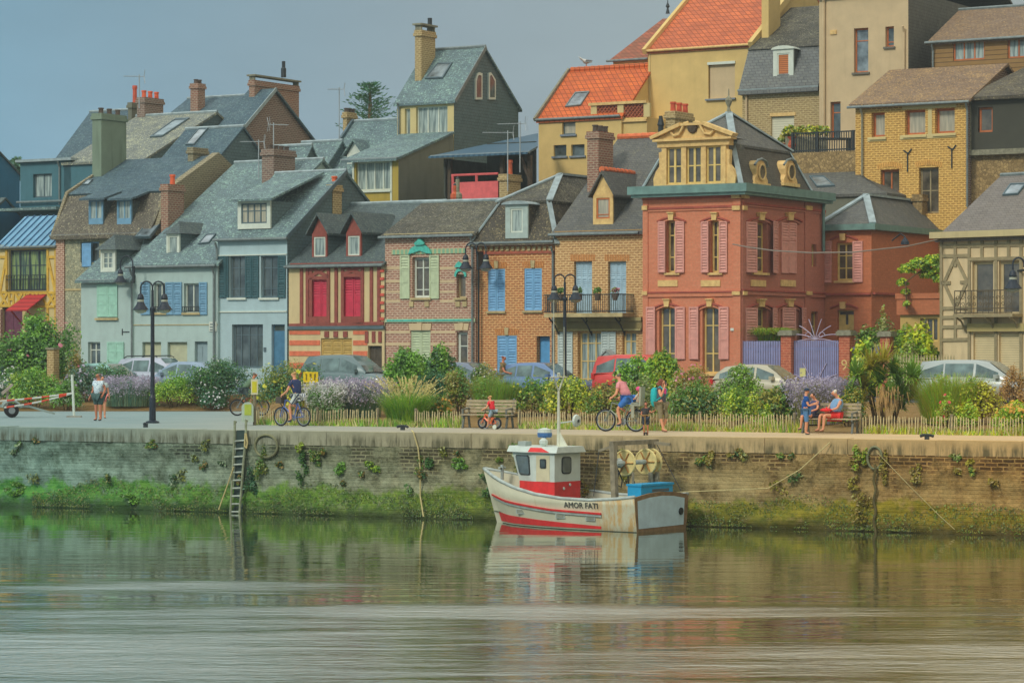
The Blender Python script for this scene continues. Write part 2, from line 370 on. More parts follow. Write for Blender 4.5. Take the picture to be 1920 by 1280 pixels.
    def slab(s, pts, mat, th=.12, name='roof', parent=None):
        b = MB(); b.prism(pts, (0, 0, -th)); return s.part(name, b, mat, parent)
    def gutter(s, X0, X1, y, z, mat=None, r=.065): y *= .6; z += .1; b = MB(); b.tube([(X0, y, z), (X1, y, z)], r, 7); return s.part('gutter', b, mat or LEAD)
    def pipe(s, x, z0, z1, y=-.1, mat=None, r=.05): b = MB(); b.tube([(x, y-.15, z1), (x, y, z1-.3), (x, y, z0)], r, 6); return s.part('downpipe', b, mat or LEAD)
    def chimney(s, px0, pxc, px1, pyt, pyb, d, mat, pots=3, pot=None, cap=True, ph=.35, parent=None, slabtop=False, dep=None):
        x0 = s.p(px0, pyt, d)[0]; x1 = s.p(pxc, pyt, d)[0]; zt = s.p(pxc, pyt, d)[2]; zb = s.p(pxc, pyb, d)[2]
        dd = dep or min(2.6, max(.45, s.s(px1, pyt, x1)[1]-d)); b = MB(); b.box(x0, x1, d, d+dd, zb-1.2, zt-.16)
        if cap: b.box(x0-.07, x1+.07, d-.07, d+dd+.07, zt-.32, zt-.16); b.box(x0-.03, x1+.03, d-.03, d+dd+.03, zt-.158, zt)
        else: b.box(x0+.002, x1-.002, d+.002, d+dd-.002, zt-.158, zt)
        o = s.part('chimney', b, mat, parent)
        for i in range(pots):
            f = (i+.5)/pots; L = MB(); c = ((x0+x1)/2, d+dd*f, zt) if dd > (x1-x0) else (x0+(x1-x0)*f, d+dd/2, zt)
            L.lathe([(.13, 0), (.115, ph*.8), (.15, ph*.8), (.14, ph)], c, 8); s.part('chimney_pot', L, pot or POT, o)
        if slabtop:
            L = MB(); L.box(x0-.1, x1+.1, d-.1, d+dd+.1, zt+ph, zt+ph+.09)
            for fx in (0, .33, .66, 1):
                for fy in (0, 1): cx = x0+.06+(x1-x0-.12)*fx; cy = d+.06+(dd-.12)*fy; L.box(cx-.05, cx+.05, cy-.05, cy+.05, zt, zt+ph)
            s.part('chimney_cap', L, LEADC, o)
        return o
    def skylight(s, pts, parent=None, fm=None, pane=None):
        """pts: four local points on the roof slope, counter-clockwise from lower left"""
        P = [Vector(p) for p in pts]; n = (P[1]-P[0]).cross(P[3]-P[0]).normalized(); b = MB()
        if n.z < 0: n = -n
        c = sum(P, Vector())/4; I = [p+(c-p)*.14 for p in P]; h = n*.09
        vs = [p-n*.05 for p in P]+[p+h for p in P]+[p+h for p in I]+[p+n*.05 for p in I]
        b.add(vs, [(i, (i+1) % 4, 4+(i+1) % 4, 4+i) for i in range(4)]+[(4+i, 4+(i+1) % 4, 8+(i+1) % 4, 8+i) for i in range(4)]+[(8+i, 8+(i+1) % 4, 12+(i+1) % 4, 12+i) for i in range(4)])
        o = s.part('skylight', b, fm or DKGREY, parent); g = MB(); g.poly([p+n*.06 for p in I]); s.part('pane', g, pane or GS, o); return o
    def dormer(s, r, d, frame, roofm, cheek, back, style='shed', fm=None, pane=None, cols=2, rows=(.6,), rise=.5, ov=.18, eh=.1, fw=.07, face=None, bw=.14):
        """window box on a roof: r window rect in photo pixels at depth d; back = depth where roof meets slope"""
        m = (r[0]+r[2])/2; x0 = s.p(r[0], r[1], d)[0]; x1 = s.p(r[2], r[1], d)[0]; z0 = s.p(m, r[3], d)[2]; z1 = s.p(m, r[1], d)[2]; a0 = x0-bw; a1 = x1+bw; zt = z1+eh
        b = MB()
        for q in ((a0, x0, z0-.25, zt), (x1, a1, z0-.25, zt), (x0, x1, z1, zt), (x0, x1, z0-.25, z0)): b.box(q[0], q[1], d, d+.1, q[2], q[3])
        o = s.part('dormer', b, frame)
        g = MB(); g.add([(a0+.012, d+.1, z0-.6), (a0+.012, back, zt-.01), (a0+.012, d+.1, zt-.01)], [(0, 1, 2)]); g.add([(a1-.012, d+.1, z0-.6), (a1-.012, back, zt-.01), (a1-.012, d+.1, zt-.01), (a1-.012, back, z0-.6)], [(0, 3, 1, 2)])
        s.part('cheek', g, cheek, o)
        g = MB(); xm = (a0+a1)/2; k = ov
        if style == 'shed': g.prism([(a0-k, d-k, zt-.02), (a1+k, d-k, zt-.02), (a1+k, back, zt+rise), (a0-k, back, zt+rise)], (0, 0, .1))
        elif style == 'gable':
            g.prism([(a0-k, d-k, zt-.08), (xm, d-k, zt+rise), (a1+k, d-k, zt-.08), (a1+k, d-k, zt+.02), (xm, d-k, zt+rise+.12), (a0-k, d-k, zt+.02)], (0, back-d+k, 0))
            gg = MB(); gg.prism([(a0, d+.02, zt), (a1, d+.02, zt), (xm, d+.02, zt+rise)], (0, .08, 0)); s.part('gable', gg, face or frame, o)
        elif style == 'hip':
            g.add([(a0-k, d-k, zt), (a1+k, d-k, zt), (a1+k, back, zt+.02), (a0-k, back, zt+.02), (xm, d+.5, zt+rise), (xm, back, zt+rise)], [(0, 1, 4), (1, 2, 5, 4), (3, 0, 4, 5), (2, 3, 5), (0, 3, 2, 1)])
        elif style == 'arch':
            n = 8; pr = [(xm-(a1-a0+2*k)/2*math.cos(math.pi*i/n), d-k, zt+rise*math.sin(math.pi*i/n)) for i in range(n+1)]
            g.prism(pr, (0, back-d+k, 0))
        s.part('dormer_roof', g, roofm, o)
        g = MB(); fm = fm or WHITE
        for q in ((x0, x0+fw, z0, z1), (x1-fw, x1, z0, z1), (x0+fw, x1-fw, z0, z0+fw), (x0+fw, x1-fw, z1-fw, z1)): g.box(q[0], q[1], d+.03, d+.09, q[2], q[3])
        for i in range(1, cols): x = x0+(x1-x0)*i/cols; g.box(x-.035, x+.035, d+.034, d+.086, z0+fw, z1-fw)
        for h in rows: z = z0+(z1-z0)*h; g.box(x0+fw, x1-fw, d+.038, d+.082, z-.02, z+.02)
        wo = s.part('window', g, fm, o); g = MB(); g.box(x0+.02, x1-.02, d+.06, d+.07, z0+.02, z1-.02); s.part('pane', g, pane or GL, wo)
        return o
# ------------------------------------------------------------ materials of the row
SL_BLUE = slate('slate_blue', C(56, 108, 130), C(50, 94, 112), C(112, 138, 134), .35)
SL_TEAL = slate('slate_teal', C(80, 108, 110), C(68, 92, 96), C(115, 130, 115), .3)
SL_GREY = slate('slate_lichen', C(98, 142, 150), C(80, 116, 124), C(128, 156, 144), .75, patch=1.0)
SL_WARM = SL_OLIVE = slate('slate_olive', C(98, 92, 74), C(88, 82, 66), C(106, 102, 80), .2); SL_WARM = slate('slate_warm', C(106, 108, 102), C(92, 94, 88), C(126, 122, 100), .3)
SL_DARK = slate('slate_hung_dark', C(86, 128, 132), C(78, 116, 122), C(90, 120, 118), .2, kz=1.)
SL_DARK2 = slate('slate_hung_grey', C(108, 108, 94), C(96, 98, 86), C(110, 110, 94), .25, kz=1.)
TILE_BR = slate('tile_brown', C(114, 104, 82), C(94, 88, 70), C(165, 158, 130), .5, tw=.2, th=.14, lscale=9)
TILE_LI = slate('tile_lichen', C(84, 80, 64), C(72, 70, 56), C(138, 134, 108), .6, tw=.2, th=.14, lscale=10, patch=.7)
TILE_DK = slate('tile_umber', C(92, 82, 62), C(78, 70, 54), C(150, 138, 100), .45, tw=.2, th=.14, lscale=9)
ORANGE = pantile('pantile_orange', C(196, 98, 44), C(178, 86, 46)); RIDGEO = plain('ridge_tile_orange', C(190, 98, 58), .7, .25, 5)
B_PINK = brick('brick_pink', C(165, 98, 82), C(140, 84, 74), C(180, 160, 138), ms=.02, wear=.2)
B_ORAN = brick('brick_orange', C(185, 102, 62), C(160, 90, 58), C(195, 158, 108), ms=.018, wear=.2)
B_YELL = brick('brick_buff', C(186, 136, 88), C(164, 112, 72), C(200, 172, 124), ms=.018, wear=.15)
B_GOLD = brick('brick_golden', C(188, 140, 72), C(168, 120, 62), C(205, 170, 100), ms=.018, wear=.15)
B_GREY = brick('brick_greyish', C(128, 92, 80), C(104, 78, 70), C(138, 128, 116), ms=.018, wear=.35)
B_OLIV = brick('brick_olive', C(122, 112, 88), C(104, 94, 74), C(140, 134, 110), ms=.018, wear=.4)
B_CHIM = brick('brick_chimney', C(150, 84, 64), C(120, 70, 58), C(150, 134, 116), ms=.02, wear=.35)
B_OCHR = brick('brick_ochre', C(160, 135, 88), C(140, 112, 74), C(172, 156, 116), ms=.02, wear=.25)
FLINT = flint('flint', C(125, 130, 112), C(175, 172, 140), C(110, 108, 88)); FLINTW = flint('flint_warm', C(120, 100, 66), C(165, 140, 95), C(105, 88, 60), 7.)
P_WHITE = plaster('render_white', C(156, 176, 172), streak=.15); P_WHITE2 = plaster('render_grey_white', C(154, 176, 180), streak=.15); P_WARM = plaster('render_warm_white', C(182, 162, 128), streak=.1)
P_CREAM = plaster('render_cream', C(188, 172, 122), streak=.12); P_YEL = plaster('render_yellow', C(192, 166, 108), streak=.08); P_OCH = plaster('render_ochre', C(160, 140, 66)); P_GREY = plaster('render_grey_brown', C(104, 106, 92))
P_DARK = plaster('render_dark_teal', C(66, 104, 114)); P_BLUEG = plaster('render_petrol', C(44, 100, 130))
P_PINK = brick('painted_brick_salmon', C(224, 138, 108), C(216, 132, 100), C(190, 112, 84), ms=.007, wear=.25); P_PINK_SHADE = brick('painted_brick_salmon_shade', C(184, 120, 102), C(180, 116, 98), C(160, 100, 82), ms=.007, wear=.25); P_RED = brick('painted_brick_red', C(196, 122, 86), C(188, 116, 82), C(166, 100, 68), ms=.008, wear=.3)  # corner house side brick: salmon darkened, its shade put into the colour
PINKSH = louvre_paint('shutter_rose', C(192, 136, 124)); BLUESH = louvre_paint('shutter_blue', C(104, 150, 186)); BLUEG = louvre_paint('shutter_blue_grey', C(100, 140, 165)); LBLUE = louvre_paint('shutter_pale_blue', C(150, 176, 190))
TEALSH = louvre_paint('shutter_dark_teal', C(44, 78, 84)); MINT = louvre_paint('shutter_mint', C(140, 182, 165)); PALEG = louvre_paint('shutter_pale_green', C(166, 178, 146)); REDSH = louvre_paint('shutter_red', C(178, 48, 70)); OCHSH = louvre_paint('shutter_ochre', C(170, 142, 78))
TIMB_R = plain('timber_oxblood', C(128, 66, 56), .7, .2, 6); TIMB_Y = plain('timber_yellow', C(185, 150, 56), .7, .2, 6); TIMB_B = plain('timber_taupe', C(134, 122, 92), .7, .18, 6)
TURQ = plain('ceramic_turquoise', C(70, 165, 150), .4, .25, 8); GREENB = striped('ceramic_band_green', C(120, 160, 130), C(165, 165, 125), .22, .6, .6, 0)
PURPLE = plain('gate_purple', C(122, 124, 160), .5, .15, 3); YFRAME = plain('frame_yellow', C(196, 172, 104), .55, .15); ORFR = plain('frame_orange', C(170, 96, 52), .55, .2); STUC = plain('carved_stone', C(200, 165, 108), .8, .2, 5, bump=.4)

# ------------------------------------------------------------ far left: dark slate gables and the yellow half-timbered house
def dark_gable(label, c, pxc, pe, pm, zb, mat, roofm):
    H = House(label, pxc-150, c); X1 = H.x(pxc); D = H.s(*pe, X1)[1]; Z1 = H.s(*pe, X1)[2]; m = H.s(*pm, X1); sl = (m[2]-Z1)/(D-m[1]); yr = D/2
    H.right(X1); H.walls(0, X1, D, Z1, mat, zb, (yr, Z1+sl*yr)); H.roof(0, X1, D, Z1, yr, Z1+sl*yr, roofm, ov=.2, ovx=.08); return H
H = dark_gable('taller dark blue slate-hung gable on the skyline at the left edge', 141, -45, (37, 324), (0, 285), -2, P_BLUEG, SL_TEAL)
H = dark_gable('lower dark blue gable end just above the blue zinc roof at the left edge', 131.5, -30, (48, 412), (0, 360), -2, P_BLUEG, SL_TEAL)
H = House('grey box-like upper storey with flat zinc roof and one window, behind the zinc roof', 38, 134); X1 = H.x(133); H.f.win((62, 326, 97, 370), DKGREY, CU, 2, ()); H.right(X1); z = H.z(85, 303)
H.walls(0, X1, 6, z, P_DARK, -2); b = MB(); b.box(-.15, X1+.2, -.25, 6.2, z, z+.14); H.part('roof', b, ZINC); H.gutter(-.1, X1+.1, -.3, z-2.3); b = MB(); b.box(-.3, X1+.3, -1.6, -.05, z-2.75, z-2.6); H.part('porch_roof', b, SL_GREY); H.pipe(H.x(113), z-2.4, z-.05, -.08)

H = House('yellow half-timbered house with blue standing-seam zinc roof and a big curtained window', -4, 122.6); X1 = H.x(107); f = H.f
f.win((16, 468, 87, 545), plain('frame_charcoal', C(52, 62, 66), .5, .2), CUY, 4, (.62,), fw=.09); f.door((4, 575, 42, 740), plain('door_plum', C(96, 52, 70), .5, .2), panels=((.06, .4), (.46, .9)))
z1 = H.z(50, 458); H.walls(0, X1, 6.6, z1, P_CREAM, -1); yr = H.s(50, 405, 0)[1]; zr = H.z(75, 405, yr)
ZBLUE = plain('zinc_roof_blue', C(96, 142, 168), .4, .15, 2, .5, .2); r_ = H.roof(0, X1, 2*yr, z1, yr, zr, ZBLUE, .25); sl = (zr-z1)/yr; b = MB()
for i in range(9): x = X1*(i+.3)/9; b.bar((x, -.25, z1-sl*.25+.03), (x, yr, zr+.03), .035, .07)
H.part('standing_seams', b, plain('zinc_seam', C(60, 100, 135), .5, .2), r_); H.gutter(-.1, X1+.1, -.32, z1-.25)
f.lines([(1, 462, 107, 465), (90, 465, 90, 548), (105, 465, 105, 690), (90, 482, 107, 482), (91, 484, 104, 545), (13, 465, 13, 548), (0, 482, 13, 482), (12, 484, 1, 545), (0, 548, 107, 549), (0, 573, 107, 575), (2, 550, 14, 572), (14, 550, 2, 572), (18, 550, 18, 572), (18, 561, 26, 561), (26, 550, 26, 572), (30, 550, 42, 572), (42, 550, 30, 572), (47, 550, 47, 572), (52, 550, 64, 572), (64, 550, 52, 572), (70, 550, 70, 572), (76, 550, 88, 572), (90, 550, 104, 572), (104, 550, 90, 572), (90, 575, 90, 690)], TIMB_Y, .13, .05)
b = f.mb(); a0, a1, b0, b1 = f.rect((14, 516, 88, 544))
for i in range(15): b.box(a0+(a1-a0)*i/14-.012, a0+(a1-a0)*i/14+.012, -.12, -.096, b0, b1)
for z in (b0, b1-.2, b1): b.box(a0, a1, -.125, -.09, z-.02, z+.02)
f.part('railing', b, IRON)
a0, a1, b0, b1 = f.rect((44, 553, 88, 580)); b = MB(); b.prism([(a0-.2, -1.1, b0-.1), (a1-.35, -1.1, b0-.1), (a1, 0, b1), (a0+.3, 0, b1)], (0, 0, .06))
for x in (a0, a1-.5): b.bar((x, -.9, b0-.1), (x, -.01, b0-.8), .06, .06)
H.part('awning', b, striped('awning_red_tile', C(165, 52, 50), C(140, 44, 44), .2, .5))
b = f.mb(); a0, a1, b0, b1 = f.rect((-3, 580, 5, 690)); b.box(a0, a1, -.16, -.002, -1, b1); f.part('brick_pier', b, B_PINK)

# ------------------------------------------------------------ flint house with mansard
H = House('flint and brick house with brown tiled mansard and two small blue dormers', 107, 122.5); f = H.f; X1 = H.x(285)
f.win((151, 453, 186, 492), BLUEG, GL, 2, ()); f.shutter((155, 456, 172, 500), BLUESH, plain_=True)
z1 = H.z(165, 437); d1 = 1.15; z2 = H.z(205, 361, d1); yr = 5.0; zr = H.z(285, 297, yr)
H.walls(0, X1, 10, z1, [FLINT, B_GREY], -1)
H.xprism(-.15, X1+.05, [(-.3, z1-.12), (d1, z2), (10-d1, z2), (10.3, z1-.12), (10.3, z1-.3), (-.3, z1-.3)], TILE_BR, 'mansard_slope')
sl = (zr-z2)/(yr-d1); H.xprism(-.2, X1+.02, [(d1-.15, z2-.02), (yr, zr), (10-d1+.15, z2-.02), (10-d1, z2-.2), (d1, z2-.2)], SL_BLUE, 'roof')
H.xprism(X1-.12, X1+.3, [(-.1, z1-.2), (d1-.1, z2+.1), (yr, zr+.14), (10-d1, z2+.1), (10, z1-.2)], B_OLIV, 'gable'); H.xprism(-.32, -.15, [(-.2, z1-.2), (d1-.15, z2+.1), (yr, zr+.1), (10-d1, z2+.1), (10, z1-.2)], B_OLIV, 'gable')
b = f.mb(); b.box(-.02, H.x(122), -.08, -.002, -1, z1-.3); f.part('brick_pier', b, B_PINK); H.gutter(-.3, X1, -.36, z1-.2); f.band((122, 541, 155, 545), STONE, .04)
for px in (168, 221): H.dormer((px, 376, px+23, 411), .04, BLUEG, SL_BLUE, SL_TEAL, 1.9, 'shed', BLUEG, CU, 2, (), rise=.62, ov=.34, eh=.02, fw=.05, bw=.06)
H.skylight([H.p(155, 348, 2.), H.p(166, 348, 2.), H.p(175, 338, 2.6), H.p(165, 338, 2.6)])
H.chimney(173, 190, 227, 212, 312, 3.0, plaster('chimney_render_green', C(110, 126, 110), streak=.5), 3, POTD, ph=.3, dep=2.0)
H.chimney(352, 362, 382, 276, 300, 4.4, B_OLIV, 0, dep=1.2)

# ------------------------------------------------------------ small white house
H = House('small white rendered house with mint closed shutters and one white dormer', 152, 119.1); f = H.f; X1 = H.x(249)
f.win((165, 641, 188, 700), WHITE, GL, 2, (.75,)); f.shutter((183, 533, 202, 594), MINT, plain_=True); f.shutter((202.3, 533, 221, 594), MINT, plain_=True); f.band((180, 596, 222, 600), STONE, .12, 'sill')
f.shutter((202, 641, 217, 700), MINT, plain_=True); f.shutter((217.3, 641, 233, 700), MINT, plain_=True); z1 = H.z(200, 518); H.walls(0, X1, 3.2, z1, P_WHITE, -1)
yr = 2.9; zr = H.z(235, 450, yr); sl = (zr-z1)/yr; H.slab([(-.15, -.3, z1-sl*.3), (X1+.1, -.3, z1-sl*.3), (X1+.1, yr, zr), (-.05, yr, zr)], SL_GREY); H.gutter(-.15, X1, -.36, z1-.3)
H.dormer((192, 472, 212, 504), .35, WHITE, SL_TEAL, SL_DARK, 2.8, 'hip', WHITE, CU, 2, (.33, .66), rise=.75, ov=.2, bw=.12); b = f.mb(); a = f.q(229, 622); b.box(a[0], a[0]+.45, -.03, -.002, a[1]-.02, a[1]+.02); b.box(a[0], a[0]+.04, -.03, -.002, a[1]-.15, a[1]+.15); f.part('wall_anchor', b, IRON)

# ------------------------------------------------------------ white house with blue-grey shutters
H = House('white rendered house with blue-grey louvred shutters under a long lichen-grey slate roof', 248, 119.2); f = H.f; X1 = H.x(408)
for a, b_ in ((289, 311), (345, 374)): f.win((a, 531, b_, 586), WHITE, GL, 2, (), sill=STONE)
for a, b_ in ((265, 282), (311.5, 325.5), (326.5, 341.5), (374.5, 389)): f.shutter((a, 529, b_, 590), BLUEG)
b = f.mb()
for a, c_ in ((288, 313), (344, 375)):
    a0, a1, b0, b1 = f.rect((a, 575, c_, 584))
    for i in range(9): b.box(a0+(a1-a0)*i/8-.012, a0+(a1-a0)*i/8+.012, -.09, -.07, b0, b1)
    b.box(a0, a1, -.092, -.068, b1-.02, b1+.02); b.box(a0, a1, -.092, -.068, b0-.02, b0+.02)
f.part('window_guard', b, IRON)
for a, c_ in ((267, 302), (314, 351)): f.door((a, 641, c_, 760), plain('garage_cream', C(165, 168, 140), .6, .1), panels=((.1, .9),), cols=1)
f.door((365, 640, 389, 760), plain('door_grey', C(125, 145, 150), .6, .1)); z1 = H.z(325, 491); yr = 8.4; zr = H.z(455, 305, yr); H.walls(0, X1, 2*yr, z1, P_WHITE, -1, (yr, zr)); sl = (zr-z1)/yr
H.roof(0, X1, 2*yr, z1, yr, zr, SL_GREY, .35, ovx=.2, ridge=ZINC); H.gutter(-.25, X1+.05, -.42, z1-.32); H.pipe(X1-.15, -1, z1-.3); H.pipe(.05, -1, z1-.3); f.band((250, 608, 408, 609.5), STONE, .03)
H.skylight(H.on_all([(254, 446), (281, 446), (303, 419), (277, 419)], z1, sl)); H.skylight(H.on_all([(372, 459), (392, 457), (406, 440), (388, 441)], z1, sl))
H.dormer((315, 442, 333, 476), .75, WHITE, SL_TEAL, SL_DARK, 3.6, 'hip', WHITE, CU, 1, (), rise=.6, ov=.14, bw=.1)
c_ = H.chimney(302, 315, 338, 345, 420, H.on(310, 418, z1, sl)[1]-.4, B_CHIM, 1, plain('pot_bright_orange', C(200, 86, 50), .7, .2), ph=.5, dep=1.25)
def text_lines(rows, w_, h_, rg, b, y, x0, z0):
    pass
sg = thing('street_sign', 'small white street name plate on the corner of the white house', 'sign', H.E.matrix_world @ Vector((0, 0, 0)), H.E.rotation_euler.z); sg.location = H.o
def font_mesh(txt, size, mat, parent, M, name='lettering', depth=.004):
    cu = bpy.data.curves.new(name, 'FONT'); cu.body = txt; cu.size = size; cu.align_x = 'CENTER'; cu.align_y = 'CENTER'; cu.extrude = depth; cu.resolution_u = 2
    o = bpy.data.objects.new(name+'_tmp', cu); COL.objects.link(o); me = bpy.data.meshes.new_from_object(o.evaluated_get(bpy.context.evaluated_depsgraph_get())); bpy.data.objects.remove(o)
    me.materials.clear(); me.materials.append(mat); o = bpy.data.objects.new(name, me); COL.objects.link(o); o.parent = parent; o.matrix_local = M; return o
a0, a1, b0, b1 = f.rect((393, 603, 407, 621)); b = MB(); b.box(a0, a1, -.05, -.02, b0, b1); pl_ = b.build('plate', WHITE, sg)
b = MB()
for i in range(3): b.box(a0+.06, a0+.06+(a1-a0-.12)*(.95, .7, .85)[i], -.056, -.052, b1-.1-.125*i-.05, b1-.1-.125*i)
b.build('lettering', DKGREY, pl_)

# ------------------------------------------------------------ grey-white house with big slate dormer
H = House('grey-white house with dark teal shutters and a wide slate dormer', 408.5, 119.4); f = H.f; X1 = H.x(538.5)
for a, c_ in ((430, 460), (489, 521)): f.win((a, 480, c_, 558), DKGREY, GL, 2, (.72, .22), fw=.08, sill=WHITE)
for a, c_ in ((409, 424.5), (424.9, 429.5), (461, 473), (473.5, 486), (522, 536)): f.shutter((a, 480, c_, 558), TEALSH)
f.win((435, 608, 493, 690), DKGREY, GL, 4, (.76, ), fw=.1); f.door((509, 608, 534, 760), plain('door_blue', C(64, 108, 135), .5, .15), cols=1, glazed=.72)
z1 = H.z(470, 441); yr = 4.7; zr = H.z(578, 323, yr); H.walls(0, X1, 9.4, z1, [P_WHITE2, SL_DARK], -1, (yr, zr)); sl = (zr-z1)/yr; H.roof(0, X1, 9.4, z1, yr, zr, SL_GREY, .35, ovx=.1, ridge=ZINC, verge=DKGREY); H.gutter(-.1, X1+.15, -.42, z1-.3)
zt = H.z(476, 380, .35)+.1; H.dormer((452, 381, 500, 419), .35, WHITE, SL_GREY, SL_DARK, 4.3, 'shed', DKGREY, CUB, 4, (.62,), rise=zr-zt-.12, ov=.3, bw=.2, eh=.1)
f.band((409, 477, 538, 479), WHITE, .06, 'cornice'); f.band((409, 583, 538, 585.5), WHITE, .05); H.pipe(.02, -1, z1-.3); f.band((410, 446, 537, 449), STONE, .05, 'cornice')
H.chimney(491, 513, 549, 279, 322, 5.6, B_GREY, 4, POTD, ph=.22, dep=1.8)
b = f.mb(); a = f.q(497, 655); b.box(a[0]-.07, a[0]+.07, -.03, -.002, a[1]-.1, a[1]+.1); f.part('door_bell', b, DKGREY)

# ------------------------------------------------------------ red half-timbered house
H = House('cream and oxblood half-timbered house with closed red shutters and striped ground floor', 541.5, 119.4); f = H.f; X1 = H.x(721); zb_ = H.z(630, 612); z1 = H.z(630, 493)
f.open += [f.rect((583, 523, 617, 594)), f.rect((643, 518, 680, 594)), f.rect((602, 634, 660, 668))]; f.door((690, 648, 716, 760), plain('door_dark_iron', C(70, 62, 50), .5, .25), panels=((.05, .25), (.3, .5), (.55, .72), (.77, .95)))
for a0, y0, a1, c_ in ((583, 523, 600, 594), (600.3, 523, 617, 594), (643, 518, 661, 594), (661.3, 518, 680, 594)): f.shutter((a0+.5, y0+1, a1, c_-1), REDSH, off=.11, louv=.45)
for i in range(3): f.shutter((602.5+19.2*i, 635, 602.5+19.2*(i+1)-.5, 667), OCHSH, off=.1, pitch=.1)
yr = 5.2; zr = H.z(700, 382, yr); H.walls(0, X1, 10.4, z1, [plaster('render_striped_cream', C(190, 172, 130)), P_GREY], -1, (yr, zr)); H.roof(0, X1, 10.4, z1, yr, zr, SL_TEAL, .32, ovx=.05, ridge=ZINC); H.gutter(-.1, X1+.05, -.4, z1-.25)
L = [(545, 497, 720, 494), (543, 610, 720, 606)]
for x in (566, 577, 583.5, 616.5, 631, 643, 680, 697, 711): L.append((x, 497, x, 608))
for a, c_, yt in ((579, 618, 521), (642, 681, 516)): L += [(a, yt, c_, yt), (a, 499, c_, yt-1), (c_, 499, a, yt-1), (a, 597, c_, 596), (a, 606, c_, 597.5), (c_, 606, a, 597.5)]
f.lines(L, TIMB_R, .16, .055); f.band((541, 611, 721, 617), DKGREY, .1, 'cornice')
ST = plain('stripe_salmon', C(196, 104, 74), .85, .2, 5)
for y0, y1 in ((620, 627), (638, 647), (658, 667), (680, 690)):
    f.band((543, y0, 600.5, y1), ST, .025, 'painted_stripe'); f.band((662.5, y0, 689, y1), ST, .025, 'painted_stripe')
for x in (609, 626, 644): f.band((x, 621, x+8, 632), TIMB_R, .05, 'voussoir')
for x in (685, 698, 710): f.band((x, 621, x+6, 642), TIMB_R, .05, 'voussoir')
for i, y in enumerate((505, 520, 535, 550, 565, 580, 595)): f.band((713, y, 720.5, y+5), plain('quoin_red', C(190, 84, 70), .8, .2), .06, 'quoin')
for px, py in ((588, 444), (652, 442)): H.dormer((px, py, px+22, py+37), .55, TIMB_R, SL_TEAL, SL_DARK, 3.9, 'gable', WHITE, CU, 1, (), rise=.85, ov=.22, eh=.14, bw=.09, face=TIMB_R)
sl = (zr-z1)/yr; H.chimney(613, 624, 638, 346, 412, H.on(622, 408, z1, sl)[1]-.4, B_OCHR, 1, plain('pot_bright_orange', C(200, 86, 50)), ph=.42, dep=.75)
for zc in range(9):
    pass

# ------------------------------------------------------------ pink brick house with turquoise ceramics
H = House('pink brick house with turquoise ceramic crest over its open pale green shutters', 722, 119.5); f = H.f; X1 = H.x(892)
f.win((773, 482, 806, 558), WHITE, GB, 2, (.74, .2), fw=.1, inset=.2, sill=STONE); f.win((856, 514, 873, 558), STONE, GB, 1, (), fw=.06, inset=.22, sill=STONE); f.win((856, 622, 877, 700), WHITE, GB, 1, (.66,), fw=.12)
f.shutter((751, 478, 769, 560), PALEG, louv=.35); f.shutter((806, 478, 824, 560), PALEG, louv=.35); f.open.append(f.rect((770, 619, 807, 720)))
f.shutter((770.5, 619, 788.5, 720), PALEG, off=.08); f.shutter((788.8, 619, 806.5, 720), PALEG, off=.08)
z1 = H.z(808, 436); yr = 3.3; zr = H.z(850, 378, yr); H.walls(0, X1, 6.6, z1, [B_PINK, B_GREY], -1, (yr, zr)); H.roof(0, X1, 6.6, z1, yr, zr, TILE_LI, .35, ovx=.12, ridge=ZINC); H.gutter(-.2, X1, -.42, z1-.28)
f.band((722, 437, 891, 444), plaster('cornice_cream', C(190, 175, 130)), .1, 'cornice'); f.band((735, 467, 872, 476), GREENB, .035, 'ceramic_band')
CRB = plaster('course_cream', C(186, 166, 132))
for y0, y1 in ((500, 505), (525, 530), (545, 549), (562, 567)): f.band((722.5, y0, 750, y1), CRB, .012); f.band((825, y0, 853, y1), CRB, .012)
for y0, y1 in ((620, 625), (642, 648)): f.band((722.5, y0, 769, y1), CRB, .012); f.band((808, y0, 854, y1), CRB, .012)
b = f.mb()
def fpoly(f, b, pts, p0, p1, mi=0): q = [f.q(*p) for p in pts]; b.prism([(x, -p0, z) for x, z in q], (0, -(p1-p0), 0), mi)
fpoly(f, b, [(767, 477), (772, 466), (781, 460), (785, 449), (790, 446), (795, 449), (798, 459), (806, 465), (811, 476), (800, 474), (789, 470), (778, 474)], .04, .12); fpoly(f, b, [(780, 457), (790, 447), (800, 456), (797, 459), (783, 460)], .125, .2); f.part('crest', b, TURQ)
b = f.mb(); n = 9; o_ = [(864-11.5*math.cos(math.pi*i/n), 518-16*math.sin(math.pi*i/n)) for i in range(n+1)]; i_ = [(864-8*math.cos(math.pi*i/n), 519-11*math.sin(math.pi*i/n)) for i in range(n+1)]
for k in range(n): fpoly(f, b, [o_[k], o_[k+1], i_[k+1], i_[k]], .003, .06+.004*(k % 2))
fpoly(f, b, [(854, 501), (858, 494), (862, 490), (867, 494), (871, 501)], .03, .12); f.part('niche_arch', b, TURQ)
f.band((722, 597, 892, 604), plaster('frieze_pale', C(160, 175, 145)), .07, 'frieze'); f.band((727, 599, 886, 602), TURQ, .09, 'ceramic_band')
for a, c_ in ((769, 808), (854, 878)):
    b = f.mb(); fpoly(f, b, [(a-2, 606), (c_+2, 606), (c_, 619), (a, 619)], .003, .05); fpoly(f, b, [((a+c_)/2-4, 605), ((a+c_)/2+4, 605), ((a+c_)/2+3, 619), ((a+c_)/2-3, 619)], .052, .09); f.part('lintel', b, CRB)
for x in (768, 797, 855, 868): f.band((x, 565, x+8, 575), STONE, .06, 'sill_bracket')
H.pipe(X1-.12, -1, z1-.25); H.pipe(X1+.22, -1, z1-.9, -.12, IRON)

